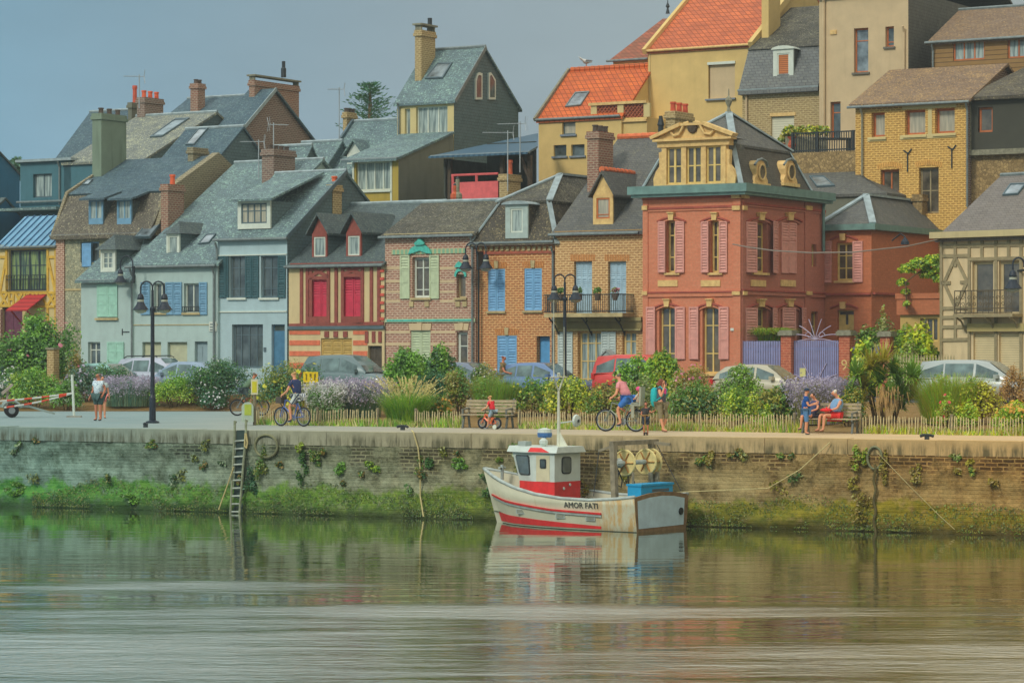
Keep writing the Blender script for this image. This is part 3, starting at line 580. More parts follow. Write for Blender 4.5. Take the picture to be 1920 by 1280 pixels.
# ------------------------------------------------------------ orange brick house with hipped mansard
H = House('orange brick house with closed sky-blue shutters under a hipped mansard roof', 894, 119.6); f = H.f; X1 = H.x(1040.5)
for a, c_, yt, yb in ((915, 947, 504, 583), (983, 1016, 503, 582), (932, 969, 629, 735)):
    f.open.append(f.rect((a, yt, c_, yb))); m = (a+c_)/2; f.shutter((a+.4, yt, m-.2, yb), BLUESH, off=.06); f.shutter((m+.2, yt, c_-.4, yb), BLUESH, off=.06); f.band((a-2, yb+.5, c_+2, yb+4), STONE, .1, 'sill')
    b = f.mb()
    for k in range(13):
        u = k/12; x = a-3+(c_-a+6)*u; fpoly(f, b, [(x-.9, yt-12-2*math.sin(math.pi*u)), (x+.9, yt-12-2*math.sin(math.pi*u)), (x+.8-(u-.5)*3, yt-1.5), (x-.8-(u-.5)*3, yt-1.5)], .003, .022)
    f.part('brick_lintel', b, plain('brick_rubbed', C(180, 120, 64), .85, .2)); b = f.mb(); fpoly(f, b, [(m-4, yt-15), (m+4, yt-15), (m+3, yt-1), (m-3, yt-1)], .025, .06); f.part('keystone', b, STONE)
f.door((1006, 630, 1031, 745), louvre_paint('door_sky_blue', C(80, 140, 185)), cols=1, inset=.3); z1 = H.z(965, 456); H.walls(0, X1, 9.5, z1, [B_ORAN, B_GREY], -1)
f.band((895, 456, 1040, 461), plain('brick_corbel_red', C(150, 80, 62), .85, .2), .12, 'cornice'); f.band((895, 471, 1040, 476), plain('brick_corbel_red', C(150, 80, 62)), .05)
for i in range(14): f.band((900+i*10, 462, 905+i*10, 470), STONE, .07, 'dentil')
d1 = 1.2; z2 = H.z(975, 379, d1); a = .35; ap = H.p(1026, 328, 4.2); D = 9.5; bk = 8.0
def hip_mansard(H, X0, X1, D, z0, z2, ins, apex, ml, mu_, cap=None, e=.3, pitchb=None):
    """lower steep skirt on four sides, upper hip up to the apex points"""
    lo = [(X0-e, -e, z0), (X1+e, -e, z0), (X1+e, D+e, z0), (X0-e, D+e, z0)]; hi = [(X0+ins, ins, z2), (X1-ins, ins, z2), (X1-ins, D-ins, z2), (X0+ins, D-ins, z2)]
    b = MB(); b.add(lo+hi, [(i, (i+1) % 4, 4+(i+1) % 4, 4+i) for i in range(4)]+[(3, 2, 1, 0)]); H.part('mansard_slope', b, ml)
    k = .1; up = [(X0+ins-k, ins-k, z2), (X1-ins+k, ins-k, z2), (X1-ins+k, D-ins+k, z2), (X0+ins-k, D-ins+k, z2)]; b = MB(); dn = [(x, y, z-.1) for x, y, z in up]
    F = [(3, 2, 1, 0)]+[(i, (i+1) % 4, 4+(i+1) % 4, 4+i) for i in range(4)]
    if len(apex) == 1: b.add(dn+up+[tuple(apex[0])], F+[(4+i, 4+(i+1) % 4, 8) for i in range(4)])
    else: b.add(dn+up+[tuple(apex[0]), tuple(apex[1])], F+[(4, 5, 8), (5, 6, 9, 8), (6, 7, 9), (7, 4, 8, 9)])
    r = H.part('roof', b, mu_)
    if cap:
        g = MB()
        for i, j in ((0, 0), (1, 0), (2, -1), (3, -1)): g.bar(Vector(up[i])+Vector((0, 0, .03)), Vector(apex[j])+Vector((0, 0, .03)), .3, .07)
        if len(apex) > 1: g.bar(Vector(apex[0])+Vector((0, 0, .05)), Vector(apex[1])+Vector((0, 0, .05)), .2, .1)
        for i in range(4): g.bar(Vector(lo[i])+Vector((0, 0, .02)), Vector(hi[i])+Vector((0, 0, .02)), .22, .06)
        H.part('hip_flashing', g, cap, r)
    return r
xm = X1/2; A1 = (xm, 3.9, H.z(1026, 329, 3.9)); A2 = (xm, D-2.5, A1[2]); hip_mansard(H, 0, X1, D, z1-.1, z2, .75, [A1, A2], TILE_DK, TILE_LI, ZINC, e=.28); H.gutter(-.25, X1+.05, -.36, z1-.08)
H.dormer((957, 391, 980, 436), -.16, plain('dormer_grey_white', C(150, 165, 160), .5, .1), ZINC, TILE_DK, 2.3, 'arch', WHITE, CU, 1, (), rise=.16, ov=.14, bw=.26, eh=.18); H.pipe(X1-.05, -1, z1-.2)

# ------------------------------------------------------------ buff brick house with balcony
H = House('buff brick house with iron balcony, pale blue shutters and tall square chimney', 1041, 119.4); f = H.f; X1 = H.x(1206)
for a, c_ in ((1076, 1110), (1140, 1174)):
    f.open.append(f.rect((a, 490, c_, 588)))
    for k in range(3): f.shutter((a+1+(c_-a-2)*k/3+.2, 491, a+1+(c_-a-2)*(k+1)/3-.2, 588), LBLUE, off=.2, louv=.5, pitch=.09)
    b = f.mb()
    for k in range(15): x = a-5+(c_-a+10)*k/14; fpoly(f, b, [(x-.8, 477), (x+.8, 477), (x+.8, 489), (x-.8, 489)], .003, .02)
    f.part('brick_lintel', b, plain('brick_rubbed', C(180, 120, 64)))
f.win((1083, 621, 1128, 745), CREAMP, CU, 3, (.82, .55, .28), fw=.1, inset=.22); f.win((1167, 621, 1193, 668), CREAMP, CU, 2, (.6,), fw=.1)
for a in (1047, 1061, 1128.5, 1142): f.shutter((a, 622, a+13.5, 735), louvre_paint('shutter_white_grey', C(170, 182, 178)), louv=.55)
z1 = H.z(1120, 430); yr = 5.9; zr = H.z(1200, 257, yr); H.walls(0, X1, 11.8, z1, [B_YELL, B_GREY], -1, (yr, zr)); H.roof(0, X1, 11.8, z1, yr, zr, SL_WARM, .35, ovx=.1, verge=LEAD); sl = (zr-z1)/yr
def ridge_tiles(H, x0, x1, y, z, mat, parent=None, n=None):
    b = MB(); n = n or max(3, int((x1-x0)/.38))
    for i in range(n): xa = x0+(x1-x0)*i/n; b.tube([(xa, y, z), (x0+(x1-x0)*(i+1.1)/n, y, z)], [.15, .125], 8)
    return H.part('ridge_tiles', b, mat, parent)
ridge_tiles(H, -.1, X1, yr, zr+.04, RIDGEO); H.gutter(-.2, X1-.1, -.42, z1-.3); f.band((1042, 432, 1205, 437), plain('corbel_ochre', C(165, 125, 62), .85, .2), .1, 'cornice'); f.band((1042, 440, 1205, 443), B_ORAN, .06, 'string_course')
dm = H.dormer((1118, 371, 1143, 410), .3, STUC, SL_WARM, SL_DARK2, 3.4, 'gable', ORFR, CUB, 1, (.2,), rise=.95, ov=.16, eh=.1, bw=.16, face=STUC)
x = H.x(1130, .5); zt = H.z(1130, 371, .55)+.1; ridge_tiles(H, x-.01, x+.01, 0, 0, RIDGEO, dm).hide_render = False
bpy.data.objects.remove([c for c in dm.children if c.name.startswith('ridge_tiles')][0]); b = MB()
for i in range(8): b.tube([(x, .4+.36*i, zt+1.12), (x, .4+.36*(i+1.1), zt+1.12)], [.14, .11], 8)
H.part('ridge_tiles', b, RIDGEO, dm)
H.chimney(1101, 1122, 1150, 246, 345, H.on(1112, 345, z1, sl)[1]-.5, B_CHIM, 3, POTD, ph=.3, dep=1.35)
a0, a1, b0, b1 = f.rect((1041, 553, 1188, 586)); b = f.mb(); b.box(a0+.02, a1, -1.0, .0-.002, b0-.2, b0-.03)
bal = f.part('balcony', b, STONE); b = f.mb()
n = 44
for i in range(n): x = a0+(a1-a0)*i/(n-1); b.box(x-.011, x+.011, -.98, -.958, b0, b1)
for y in np.linspace(-.9, -.05, 8): b.box(a1-.022, a1, y-.011, y+.011, b0, b1); b.box(a0+.03, a0+.052, y-.011, y+.011, b0, b1)
for z in (b0+.04, b1): b.box(a0, a1, -.99, -.95, z-.02, z+.025); b.box(a1-.03, a1+.01, -.95, -.01, z-.021, z+.024)
f.part('railing', b, IRON, bal)
for px in (1049, 1110, 1172):
    x = f.q(px, 600)[0]; b = f.mb(); b.tube([(x, -.9, b0-.22), (x, -.75, b0-.35), (x, -.5, b0-.42), (x, -.42, b0-.3), (x, -.52, b0-.25)], .03, 6); b.tube([(x, -.85, b0-.26), (x, -.4, b0-.55), (x, -.03, b0-.95)], .035, 6); b.box(x-.025, x+.025, -.04, -.003, b0-1.0, b0-.2); f.part('bracket', b, IRON, bal)
f.band((1042, 595, 1205, 602), plaster('fascia_sage', C(150, 140, 96)), .16, 'fascia'); f.band((1042, 602.5, 1205, 616), plaster('fascia_olive', C(128, 116, 78)), .1, 'fascia'); f.band((1042, 616.5, 1205, 620), plaster('fascia_sage2', C(150, 140, 96)), .2, 'cornice')
BALC = (H, f, b1)
# ------------------------------------------------------------ salmon corner house
H = House('salmon-pink corner house with rose louvred shutters and slate mansard with carved dormer', 1206, 117.8); f = H.f; X1 = H.x(1389); g = H.right(X1); D = H.s(1546, 360, X1)[1]; KH = H
def tall(F, r, **k): F.win(r, YFRAME, GB, 2, (.72, .3), fw=.08, inset=.2, **k)
tall(f, (1250, 414, 1272, 511), sill=STUC); tall(f, (1332, 413, 1352, 511), sill=STUC); tall(f, (1236, 575, 1268, 700), sill=STUC); tall(f, (1317, 575, 1350, 700), sill=STUC)
for a, c_, h in ((1235, 1251, 0), (1268, 1283.5, 1), (1315.5, 1332, 0), (1350, 1364, 1)): f.shutter((a, 415, c_, 511), PINKSH, 14, h, off=-.03)
for a, c_, h in ((1212.5, 1231, 0), (1267.6, 1285, 1), (1293, 1312, 0), (1349.5, 1367, 1)): f.shutter((a, 575, c_, 673), PINKSH, 8, h, louv=.42, off=-.03)
tall(g, (1411, 417, 1438, 511), sill=STUC); tall(g, (1411, 577, 1438, 700), sill=STUC); tall(g, (1482, 577, 1494, 700)); g.win((1522, 458, 1531, 500), YFRAME, GB, 1, (), fw=.05); g.win((1518, 584, 1534, 640), YFRAME, GB, 1, (.5,))
for a, c_, h, y0, y1 in ((1397, 1411, 0, 416, 511), (1439, 1456.5, 1, 415, 512), (1395.5, 1411, 0, 577, 673), (1439, 1455, 1, 577, 673), (1465, 1482, 0, 577, 673), (1494, 1509, 1, 577, 673)): g.shutter((a, y0, c_, y1), PINKSH, 14, h, off=-.03)
g.shutter((1464, 418, 1477.5, 512), PINKSH, louv=.4, off=-.01); g.shutter((1478, 418, 1492, 512), PINKSH, louv=.4, off=-.01)
z1 = H.z(1300, 363); H.walls(0, X1, D, z1, [P_PINK, P_PINK_SHADE], -1)
DKP = plain('moulding_oxide', C(150, 76, 62), .8, .2, 4)
for F, a, c_, pm in ((f, 1206, 1389, P_PINK), (g, 1390, 1546, P_PINK_SHADE)):
    y = lambda v, q=F is f: v if q else v-1
    F.band((a, y(368), c_, y(373)), DKP, .1, 'cornice'); F.band((a, y(387), c_, y(391)), DKP, .07); F.band((a, y(392), c_, y(395)), pm, .05); F.band((a, y(546), c_, y(549)), DKP, .1); F.band((a, y(550), c_, y(556)), pm, .07)
for a, c_ in ((1206, 1215.5), (1375, 1389)): f.band((a, 374, c_, 700), P_PINK, .045, 'pilaster'); f.band((a-1, 364, c_, 372), STUC, .16, 'capital'); f.band((a-.5, 386, c_, 394), STUC, .12, 'capital'); f.band((a-.5, 546, c_, 553), STUC, .12, 'capital')
for a, c_ in ((1390, 1397), (1508, 1519)): g.band((a, 374, c_, 700), P_PINK_SHADE, .045, 'pilaster'); g.band((a, 364, c_+2, 372), STUC, .16, 'capital'); g.band((a, 386, c_, 394), STUC, .12, 'capital'); g.band((a, 546, c_, 553), STUC, .12, 'capital')
for F, cs, w_ in ((f, (1260, 1341), 27), (g, (1424, 1478), 25)):
    for c_ in cs:
        for yb in ((414, 576) if True else ()):
            if F is f and yb == 576: c2 = c_-8 if c_ < 1300 else c_-9
            else: c2 = c_
            for k, (rw, mt) in enumerate(((w_, DKP), (w_-5, None))):
                b = F.mb(); n = 10; pts = [(c2-rw+2*rw*i/n, yb+4-15*math.sin(math.pi*(.15+.7*i/n))+4*k+3) for i in range(n+1)]
                for i in range(n): fpoly(F, b, [pts[i], pts[i+1], (pts[i+1][0], pts[i+1][1]+3), (pts[i][0], pts[i][1]+3)], .003, .09-.03*k)
                F.part('arch_moulding', b, mt or (P_PINK if F is f else P_PINK_SHADE))
            b = F.mb(); fpoly(F, b, [(c2-5.5, yb-14), (c2+5.5, yb-14), (c2+4, yb-1), (c2-4, yb-1)], .003, .15); fpoly(F, b, [(c2-6.5, yb-16), (c2+6.5, yb-16), (c2+6.5, yb-13.8), (c2-6.5, yb-13.8)], .003, .2); F.part('keystone', b, STUC)
for F, L in ((f, ((1234, 1271), (1314.5, 1351))), (g, ((1407, 1435), (1463, 1491)))):
    for a, c_ in L: F.band((a, 525, c_, 537), STUC, .04, 'panel')
for x in (1400, 1450): pass
b = g.mb(); a = f.q(1372, 620)
# roof: zinc cornice, skirt and pyramid
e = .5; zc = z1; b = MB(); b.box(-e, X1+e, -e, D+.1, zc, zc+.34); b.box(-e+.12, X1+e-.12, -e+.12, D+.05, zc-.12, zc-.002); H.part('zinc_cornice', b, ZING)
Dm = H.s(1522, 350, X1)[1]; zb2 = zc+.34; zt2 = H.s(1384, 271, X1-.75)[2]; apx = (X1/2, Dm/2, H.z(1364, 212, Dm/2)); hip_mansard(H, 0, X1, Dm, zb2, zt2, .75, [apx], SL_OLIVE, SL_WARM, ZINC, e=0)
b = MB(); b.lathe([(.1, 0), (.06, .25), (.13, .42), (.16, .52), (.1, .66), (.03, .72), (.02, 1.0), (.0, 1.05)], apx, 10); H.part('finial', b, LEADC)
# carved front dormer
d = -.16; x0, x1, zz0, zz1 = f.rect((1245, 279, 1356, 344), d); b = MB(); w3 = (x1-x0)/3
for i in range(4): x = x0+w3*i; b.box(x-.11, x+.11, d, d+.3, zz0-.15, zz1+.1)
b.box(x0-.3, x1+.3, d-.05, d+.35, zz1+.101, zz1+.34); b.box(x0-.45, x1+.45, d-.2, d+.35, zz1+.341, zz1+.44); b.box(x0+.111, x1-.111, d+.01, d+.3, zz0-.15, zz0-.002)
for sg_ in (-1, 1):
    X = x0-.11 if sg_ < 0 else x1+.11; pr = [(0, zz1-.05), (.16, zz1-.1), (.14, zz0+.75), (.3, zz0+.55), (.42, zz0+.25), (.4, zz0-.1), (0, zz0-.1)]; b.prism([(X+sg_*u+.001*sg_, d+.05, v) for u, v in pr], (0, .25, 0))
dmr = H.part('dormer', b, STUC); xc = (x0+x1)/2; b = MB(); hw = (x1-x0)/2+.5; zp = zz1+.44; ph_ = H.z(1302, 231, d)-zp
for sg_ in (-1, 1): b.prism([(xc+sg_*hw, d-.25, zp+.001), (xc+sg_*.55, d-.25, zp+ph_*.8), (xc+sg_*.55, d-.25, zp+ph_*.8+.16), (xc+sg_*(hw+.08), d-.25, zp+.12)], (0, .5, 0))
b.prism([(xc-hw+.1, d-.06, zp+.002), (xc+hw-.1, d-.06, zp+.002), (xc+.5, d-.06, zp+ph_*.82), (xc-.5, d-.06, zp+ph_*.82)], (0, .3, 0)); b.box(xc-.62, xc+.62, d-.22, d+.26, zp+ph_*.83, zp+ph_)
for sg_ in (-1, 1): b.tube([(xc+sg_*1.0, d-.12, zp+.28), (xc+sg_*.85, d-.14, zp+.12), (xc+sg_*.6, d-.16, zp+.16), (xc+sg_*.45, d-.16, zp+.4), (xc+sg_*.35, d-.16, zp+.62), (xc+sg_*.16, d-.15, zp+.66)], .06, 6)
pd = H.part('pediment', b, STUC, dmr); b = MB(); b.lathe([(0, 0), (.2, .03), (.24, .12), (.18, .2)], (xc, d-.2, zp+.42), 10, axis='Y'); H.part('cartouche', b, WOODD, pd)
b = MB(); b.prism([(xc-hw, d+.26, zp-.05), (xc+hw, d+.26, zp-.05), (xc, d+.26, zp+ph_*.95)], (0, .9, 0)); b.box(x0-.1, x1+.1, d+.36, 1.6, zz0-.3, zz1+.2); H.part('dormer_roof', b, SL_WARM, dmr)
for i in range(3):
    a = x0+w3*i+.112; c_ = x0+w3*(i+1)-.112; b = MB()
    for q in ((a, a+.07, zz0, zz1+.1), (c_-.07, c_, zz0, zz1+.1), (a+.07, c_-.07, zz0, zz0+.07), (a+.07, c_-.07, zz1+.03, zz1+.1), ((a+c_)/2-.05, (a+c_)/2+.05, zz0+.07, zz1+.03)): b.box(q[0], q[1], d+.12, d+.2, q[2], q[3])
    b.box(a+.07, c_-.07, d+.13, d+.19, zz0+(zz1-zz0)*.5, zz0+(zz1-zz0)*.5+.05); wo = H.part('window', b, YFRAME, dmr); b = MB(); b.box(a+.02, c_-.02, d+.16, d+.17, zz0+.02, zz1+.08); H.part('pane', b, GB, wo)
for px in (1424, 1479):      # round dormers on the side slope
    y0 = H.s(px-13, 340, X1-.1)[1]; y1 = H.s(px+13, 340, X1-.1)[1]; yc = (y0+y1)/2; zb3 = H.s(px, 343, X1)[2]; zt3 = H.s(px, 300, X1)[2]; h = zt3-zb3; w_ = (y1-y0)/2
    pr = [(-w_, 0), (-w_*.95, h*.15), (-w_*.65, h*.35), (-w_*.7, h*.6), (-w_*.6, h*.82), (-w_*.3, h*.97), (0, h), (w_*.3, h*.97), (w_*.6, h*.82), (w_*.7, h*.6), (w_*.65, h*.35), (w_*.95, h*.15), (w_, 0)]
    b = MB(); b.prism([(X1-.02, yc+u, zb3+v) for u, v in pr], (-.9, 0, 0)); b.box(X1-.9, X1+.06, yc-w_*1.15, yc+w_*1.15, zb3-.14, zb3-.002); o = H.part('round_dormer', b, STUC)
    b = MB(); n = 12; b.add([(X1+.03, yc+w_*.42*math.cos(2*math.pi*i/n), zb3+h*.48+h*.3*math.sin(2*math.pi*i/n)) for i in range(n)]+[(X1-.025, yc+w_*.42*math.cos(2*math.pi*i/n), zb3+h*.48+h*.3*math.sin(2*math.pi*i/n)) for i in range(n)], [tuple(range(n))]); H.part('pane', b, GB, o)
    b = MB(); pts = [Vector((X1+.03, yc+w_*.47*math.cos(2*math.pi*i/14), zb3+h*.48+h*.34*math.sin(2*math.pi*i/14))) for i in range(15)]; b.tube(pts, .045, 6); H.part('window_ring', b, STUC, o)
    b = MB(); b.tube([(X1-.02, yc-w_*.95, zt3-h*.24), (X1+.02, yc-w_*.6, zt3-.02), (X1+.02, yc, zt3+.06), (X1+.02, yc+w_*.6, zt3-.02), (X1-.02, yc+w_*.95, zt3-h*.24)], .05, 6); H.part('hood', b, LEAD, o)
H.chimney(1248, 1265, 1308, 208, 240, 3.4, B_OCHR, 3, plain('pot_red', C(178, 76, 52), .75, .2), ph=.42, dep=1.7); b = MB(); p_ = H.p(1239, 250, 3.2); b.lathe([(.14, -.6), (.12, .3), (.16, .35), (.1, .6), (.08, .75)], p_, 8); H.part('chimney_pot', b, IRON)
b = MB(); b.tube([(X1+.1, D-.25, z1), (X1+.12, D-.4, z1-.5), (X1+.1, D-.3, z1-2.2)], .07, 7); H.part('downpipe', b, ZING)
# signs: blank house-number plate
b = f.mb(); a0, a1, b0, b1 = f.rect((1371, 615, 1377, 620)); b.box(a0, a1, -.075, -.05, b0, b1); f.part('house_number', b, WHITE)
# rear slate roof of the corner house
Hb = House('slate-roofed rear building stepping down behind the pink corner house', 1440, 134); x1_ = Hb.x(1660); yr = 5.; zr = Hb.z(1540, 288, yr); ze = Hb.z(1560, 363, 0); Hb.walls(0, x1_, 10, ze, P_GREY, -1)
Hb.roof(0, x1_, 10, ze, yr, zr, SL_WARM, .2, xr0=1., xr1=Hb.x(1545, yr)); sl = (zr-ze)/yr; Hb.skylight(Hb.on_all([(1532, 352), (1566, 350), (1545, 332), (1517, 332)], ze, sl))

# ------------------------------------------------------------ red annex
H = House('brick-red annex with rose shutters, slate hip roof and a vine on its side', 1540, 127.6); f = H.f; X1 = H.x(1634); g = H.right(X1); D = H.s(1800, 432, X1)[1]
f.win((1568, 455, 1600, 526), YFRAME, GB, 2, (.66, .33), fw=.09, sill=STUC); f.door((1570, 581, 1601, 690), YFRAME, glazed=.75)
f.shutter((1539, 452, 1561, 530), PINKSH, 6, 0); f.shutter((1600, 452, 1618, 529), PINKSH, 6, 1); z1 = H.z(1590, 432); H.walls(0, X1, D, z1, P_RED, -1)
b = MB(); b.box(-.3, X1+.3, -.3, D, z1, z1+.26); H.part('zinc_cornice', b, ZING); zr = H.z(1619, 367, 2.4); A1 = (X1*.45, 2.4, zr); A2 = (X1*.45, D-1.5, zr); b = MB(); k = .1; up = [(-k, -k, z1+.26), (X1+k, -k, z1+.26), (X1+k, D, z1+.26), (-k, D, z1+.26)]
b.add(up+[A1, A2], [(0, 1, 4), (1, 2, 5, 4), (2, 3, 5), (3, 0, 4, 5), (3, 2, 1, 0)]); r_ = H.part('roof', b, SL_WARM); b = MB()
for i, A in ((0, A1), (1, A1)): b.bar(Vector(up[i])+Vector((0, 0, .04)), Vector(A)+Vector((0, 0, .04)), .3, .08)
b.bar(Vector(A1)+Vector((0, 0, .05)), Vector(A2)+Vector((0, 0, .05)), .25, .1); H.part('hip_flashing', b, ZINC, r_)
f.band((1541, 532+14, 1634, 549), P_RED, .08); f.band((1541, 549.5, 1634, 553), DKP, .12); g.band((1636, 549, 1690, 553), DKP, .12)
for y in (440, 568): 
    b = f.mb(); n = 8; pts = [(1557+52*i/n, y+8-8*math.sin(math.pi*i/n)) for i in range(n+1)]
    for i in range(n): fpoly(f, b, [pts[i], pts[i+1], (pts[i+1][0], pts[i+1][1]+3), (pts[i][0], pts[i][1]+3)], .003, .08)
    f.part('arch_moulding', b, DKP); b = f.mb(); fpoly(f, b, [(1576, y-2), (1587, y-2), (1586, y+11), (1577, y+11)], .003, .14); f.part('keystone', b, STUC)
H.chimney(1711, 1729, 1748, 364, 420, H.s(1729, 400, X1-1.)[1]-.9, FLINTW, 0, dep=1.)
# side balcony box with planted vine (front part of a low wing)
Hw = House('low beige wing with a brick-red planted balcony box beside the half-timbered house', 1688, 121.5); x1_ = Hw.x(1768); b = MB(); zA = Hw.z(1720, 590); zB = Hw.z(1720, 552); Hw.f.win((1725, 596, 1758, 640), YFRAME, GB, 3, ()); Hw.walls(0, x1_, 3., zA, plaster('render_tan', C(186, 156, 96)), -1); b.box(-.1, x1_, -.15, 3.1, zA+.002, zB); b.box(-.14, x1_, -.2, -.151, zB-.18, zB+.05); Hw.part('balcony_box', b, P_RED)
VINE_AT = (Hw, x1_, zB)

# ------------------------------------------------------------ beige half-timbered house on the right
H = House('beige half-timbered house with ornate iron balcony and closed roller shutters at right edge', 1762, 124.2, .95); f = H.f; X1 = H.x(1990); W_L = P_WARM
f.win((1823, 490, 1863, 590), plain('frame_cream_dull', C(170, 155, 118), .6, .1), GB, 1, (), fw=.12, inset=.15); f.win((1873, 489, 1912, 590), plain('frame_cream_dull', C(170, 155, 118)), GB, 1, (), fw=.12, inset=.15)
RS = striped('roller_slats', C(196, 180, 140), C(165, 150, 115), .09, .7); f.open += [f.rect((1825, 624, 1864, 760)), f.rect((1873, 623, 1913, 760))]
for a, c_ in ((1825, 1864), (1873, 1913)): a0, a1, b0, b1 = f.rect((a, 624, c_, 760)); b = f.mb(); b.box(a0, a1, .12, .15, b0, b1); f.part('roller_shutter', b, RS)
z1 = H.z(1840, 440); D = 9.; yr = 4.5; zr = H.z(1905, 328, yr); H.walls(0, X1, D, z1, [plaster('render_beige', C(196, 176, 138)), P_GREY], -1, (yr, zr)); H.roof(0, X1, D, z1, yr, zr, slate('slate_mauve', C(138, 126, 112), C(122, 110, 100), C(130, 122, 105), .15), .4, ovx=.1, ridge=LEAD); sl = (zr-z1)/yr
f.band((1755, 432, 1990, 444), plaster('eaves_board_cream', C(176, 162, 122)), .47, 'eaves_board'); H.skylight(H.on_all([(1880, 368), (1909, 366), (1925, 346), (1895, 347)], z1, sl))
L = [(1764, 446, 1985, 440), (1764, 462, 1985, 457), (1764, 480, 1820, 479), (1764, 578, 1815, 577), (1764, 595, 1815, 594), (1764, 613, 1815, 612), (1766, 446, 1766, 760), (1818, 446, 1818, 760), (1868, 446, 1868, 760), (1915, 446, 1915, 760), (1842, 446, 1842, 487), (1892, 446, 1892, 487), (1792, 446, 1792, 480), (1792, 483, 1771, 530), (1771, 530, 1792, 577), (1792, 483, 1814, 528), (1814, 528, 1792, 577), (1792, 578, 1792, 636), (1766, 637, 1816, 636), (1818, 486, 1985, 482), (1766, 530, 1783, 530), (1801, 529, 1816, 529), (1792, 480, 1792, 500), (1792, 558, 1792, 577)]
f.lines(L, TIMB_B, .13, .045); f.band((1818, 606, 1985, 621), plaster('shutter_box', C(165, 150, 100)), .18, 'shutter_box')
a0, a1, b0, b1 = f.rect((1809, 545, 1916, 588)); b = f.mb(); b.box(a0-.05, a1+.05, -.75, -.002, b0-.14, b0-.02); bal = f.part('balcony', b, TIMB_B); b = f.mb(); nn = 11
for z in (b0+.03, b0+.2, b1): b.box(a0, a1, -.72, -.69, z-.02, z+.02); b.box(a0-.0, a0+.03, -.69, -.01, z-.021, z+.019)
for i in range(nn):
    x = a0+(a1-a0)*i/(nn-1); b.box(x-.014, x+.014, -.715, -.692, b0, b1)
    if i < nn-1:
        xm = x+(a1-a0)/(nn-1)/2; ww = (a1-a0)/(nn-1)*.42; hh = (b1-b0)
        for cx, cz, rr, sg_ in ((xm, b0+hh*.68, ww*.8, 1), (xm, b0+hh*.4, ww*.8, -1)): b.tube([(cx+sg_*rr*math.cos(t)*(1-t/9), -.7, cz+rr*1.1*math.sin(t)*(1-t/9)) for t in np.linspace(0, 6.6, 12)], .014, 4)
f.part('railing', b, plain('iron_bronze', C(80, 70, 52), .5, .2), bal)
for px in (1812, 1866, 1912): x = f.q(px, 600)[0]; b = f.mb(); b.tube([(x, -.7, b0-.15), (x, -.35, b0-.3), (x, -.05, b0-.7)], .04, 6); f.part('bracket', b, TIMB_B, bal)

# ------------------------------------------------------------ purple gates with brick gate posts
def post(px0, px1, yt, label, h9=False, c=117.6):
    H = House(label, px0, c, .6, ROAD, 'gate post', 'gate_post'); a = H.x(px1); z = H.z((px0+px1)/2, yt); b = MB(); b.box(0, a, 0, a, -.5, z); H.part('shaft', b, brick('brick_post', C(190, 98, 72), C(165, 84, 64), C(180, 120, 92), ms=.012)); b = MB(); b.box(-.1, a+.1, -.1, a+.1, z+.002, z+.16); b.box(-.05, a+.05, -.05, a+.05, z+.161, z+.22); H.part('cap', b, LEADC); return H, a, z
H, a, z = post(1464, 1483, 629, 'brick gate post between the two purple gates'); H, a, z = post(1573, 1593, 629, 'brick gate post carrying a painted 9, right of the wide purple gate')
font_mesh('9', .62, STUC, H.E, Matrix.Translation((a*.5, -.004, H.z(1583, 685))) @ Matrix.Rotation(R(90), 4, 'X'))
H, a, z = post(1650, 1668, 631, 'brick gate post standing alone among the green shrubs')
def gate(px0, px1, yt, label, n, fan=True):
    H = House(label, px0, 117.9, .6, ROAD, 'gate', 'gate'); a = H.x(px1); z = H.z((px0+px1)/2, yt); b = MB()
    for i in range(n): x0 = a*i/n; b.box(x0+.012, x0+a/n-.012, 0, .03, .05, z-.03*abs(math.sin(i*1.7))*.3)
    b.box(0, a, .031, .07, .3, .42); b.box(0, a, .031, .07, z-.4, z-.28); H.part('board_panel', b, PURPLE)
    if fan:
        b = MB()
        for i, an in enumerate((-80, -58, -36, -14, 14, 36, 58, 80)):
            r = R(an); L = .95; b.tube([(a/2+L*t*math.sin(r)*(1+.25*t), .02, z+L*t*math.cos(r)*(1-.0*t)-.35*t*t*abs(math.sin(r))+.03) for t in np.linspace(0, 1, 6)], .018, 5)
        for sg_ in (-1, 1): b.tube([(a/2+sg_*(.28+.16*math.cos(t)*(1-t/9)), .02, z+.2+.16*math.sin(t)*(1-t/9)) for t in np.linspace(0, 6.5, 12)], .015, 5)
        H.part('iron_fan', b, plain('iron_pale_violet', C(160, 150, 170), .5, .15))
        b = MB()
        for an in (-66, -45, -22, 22, 45, 66): r = R(an); b.tube([(a/2+1.4*t*math.sin(r), -.03, z*.18+1.3*t*math.cos(r)-.5*t*t*abs(math.sin(r))) for t in np.linspace(0, 1, 6)], .02, 5)
        H.part('iron_spray', b, plain('iron_pale_violet', C(160, 150, 170)))
        b = MB(); a0 = H.x(1500); b.box(a0, a0+.26, -.03, -.004, H.z(1505, 706), H.z(1505, 690)); H.part('notice', b, plain('notice_yellow', C(190, 185, 120), .6, .1))
    return H
gate(1389.5, 1463.5, 639, 'narrow plain purple board gate beside the pink house', 16, False); gate(1484, 1572.5, 638, 'wide purple board gate topped by a white iron fan', 22); gate(1594, 1649, 650, 'short purple board fence half hidden by a leafy shrub', 12, False)

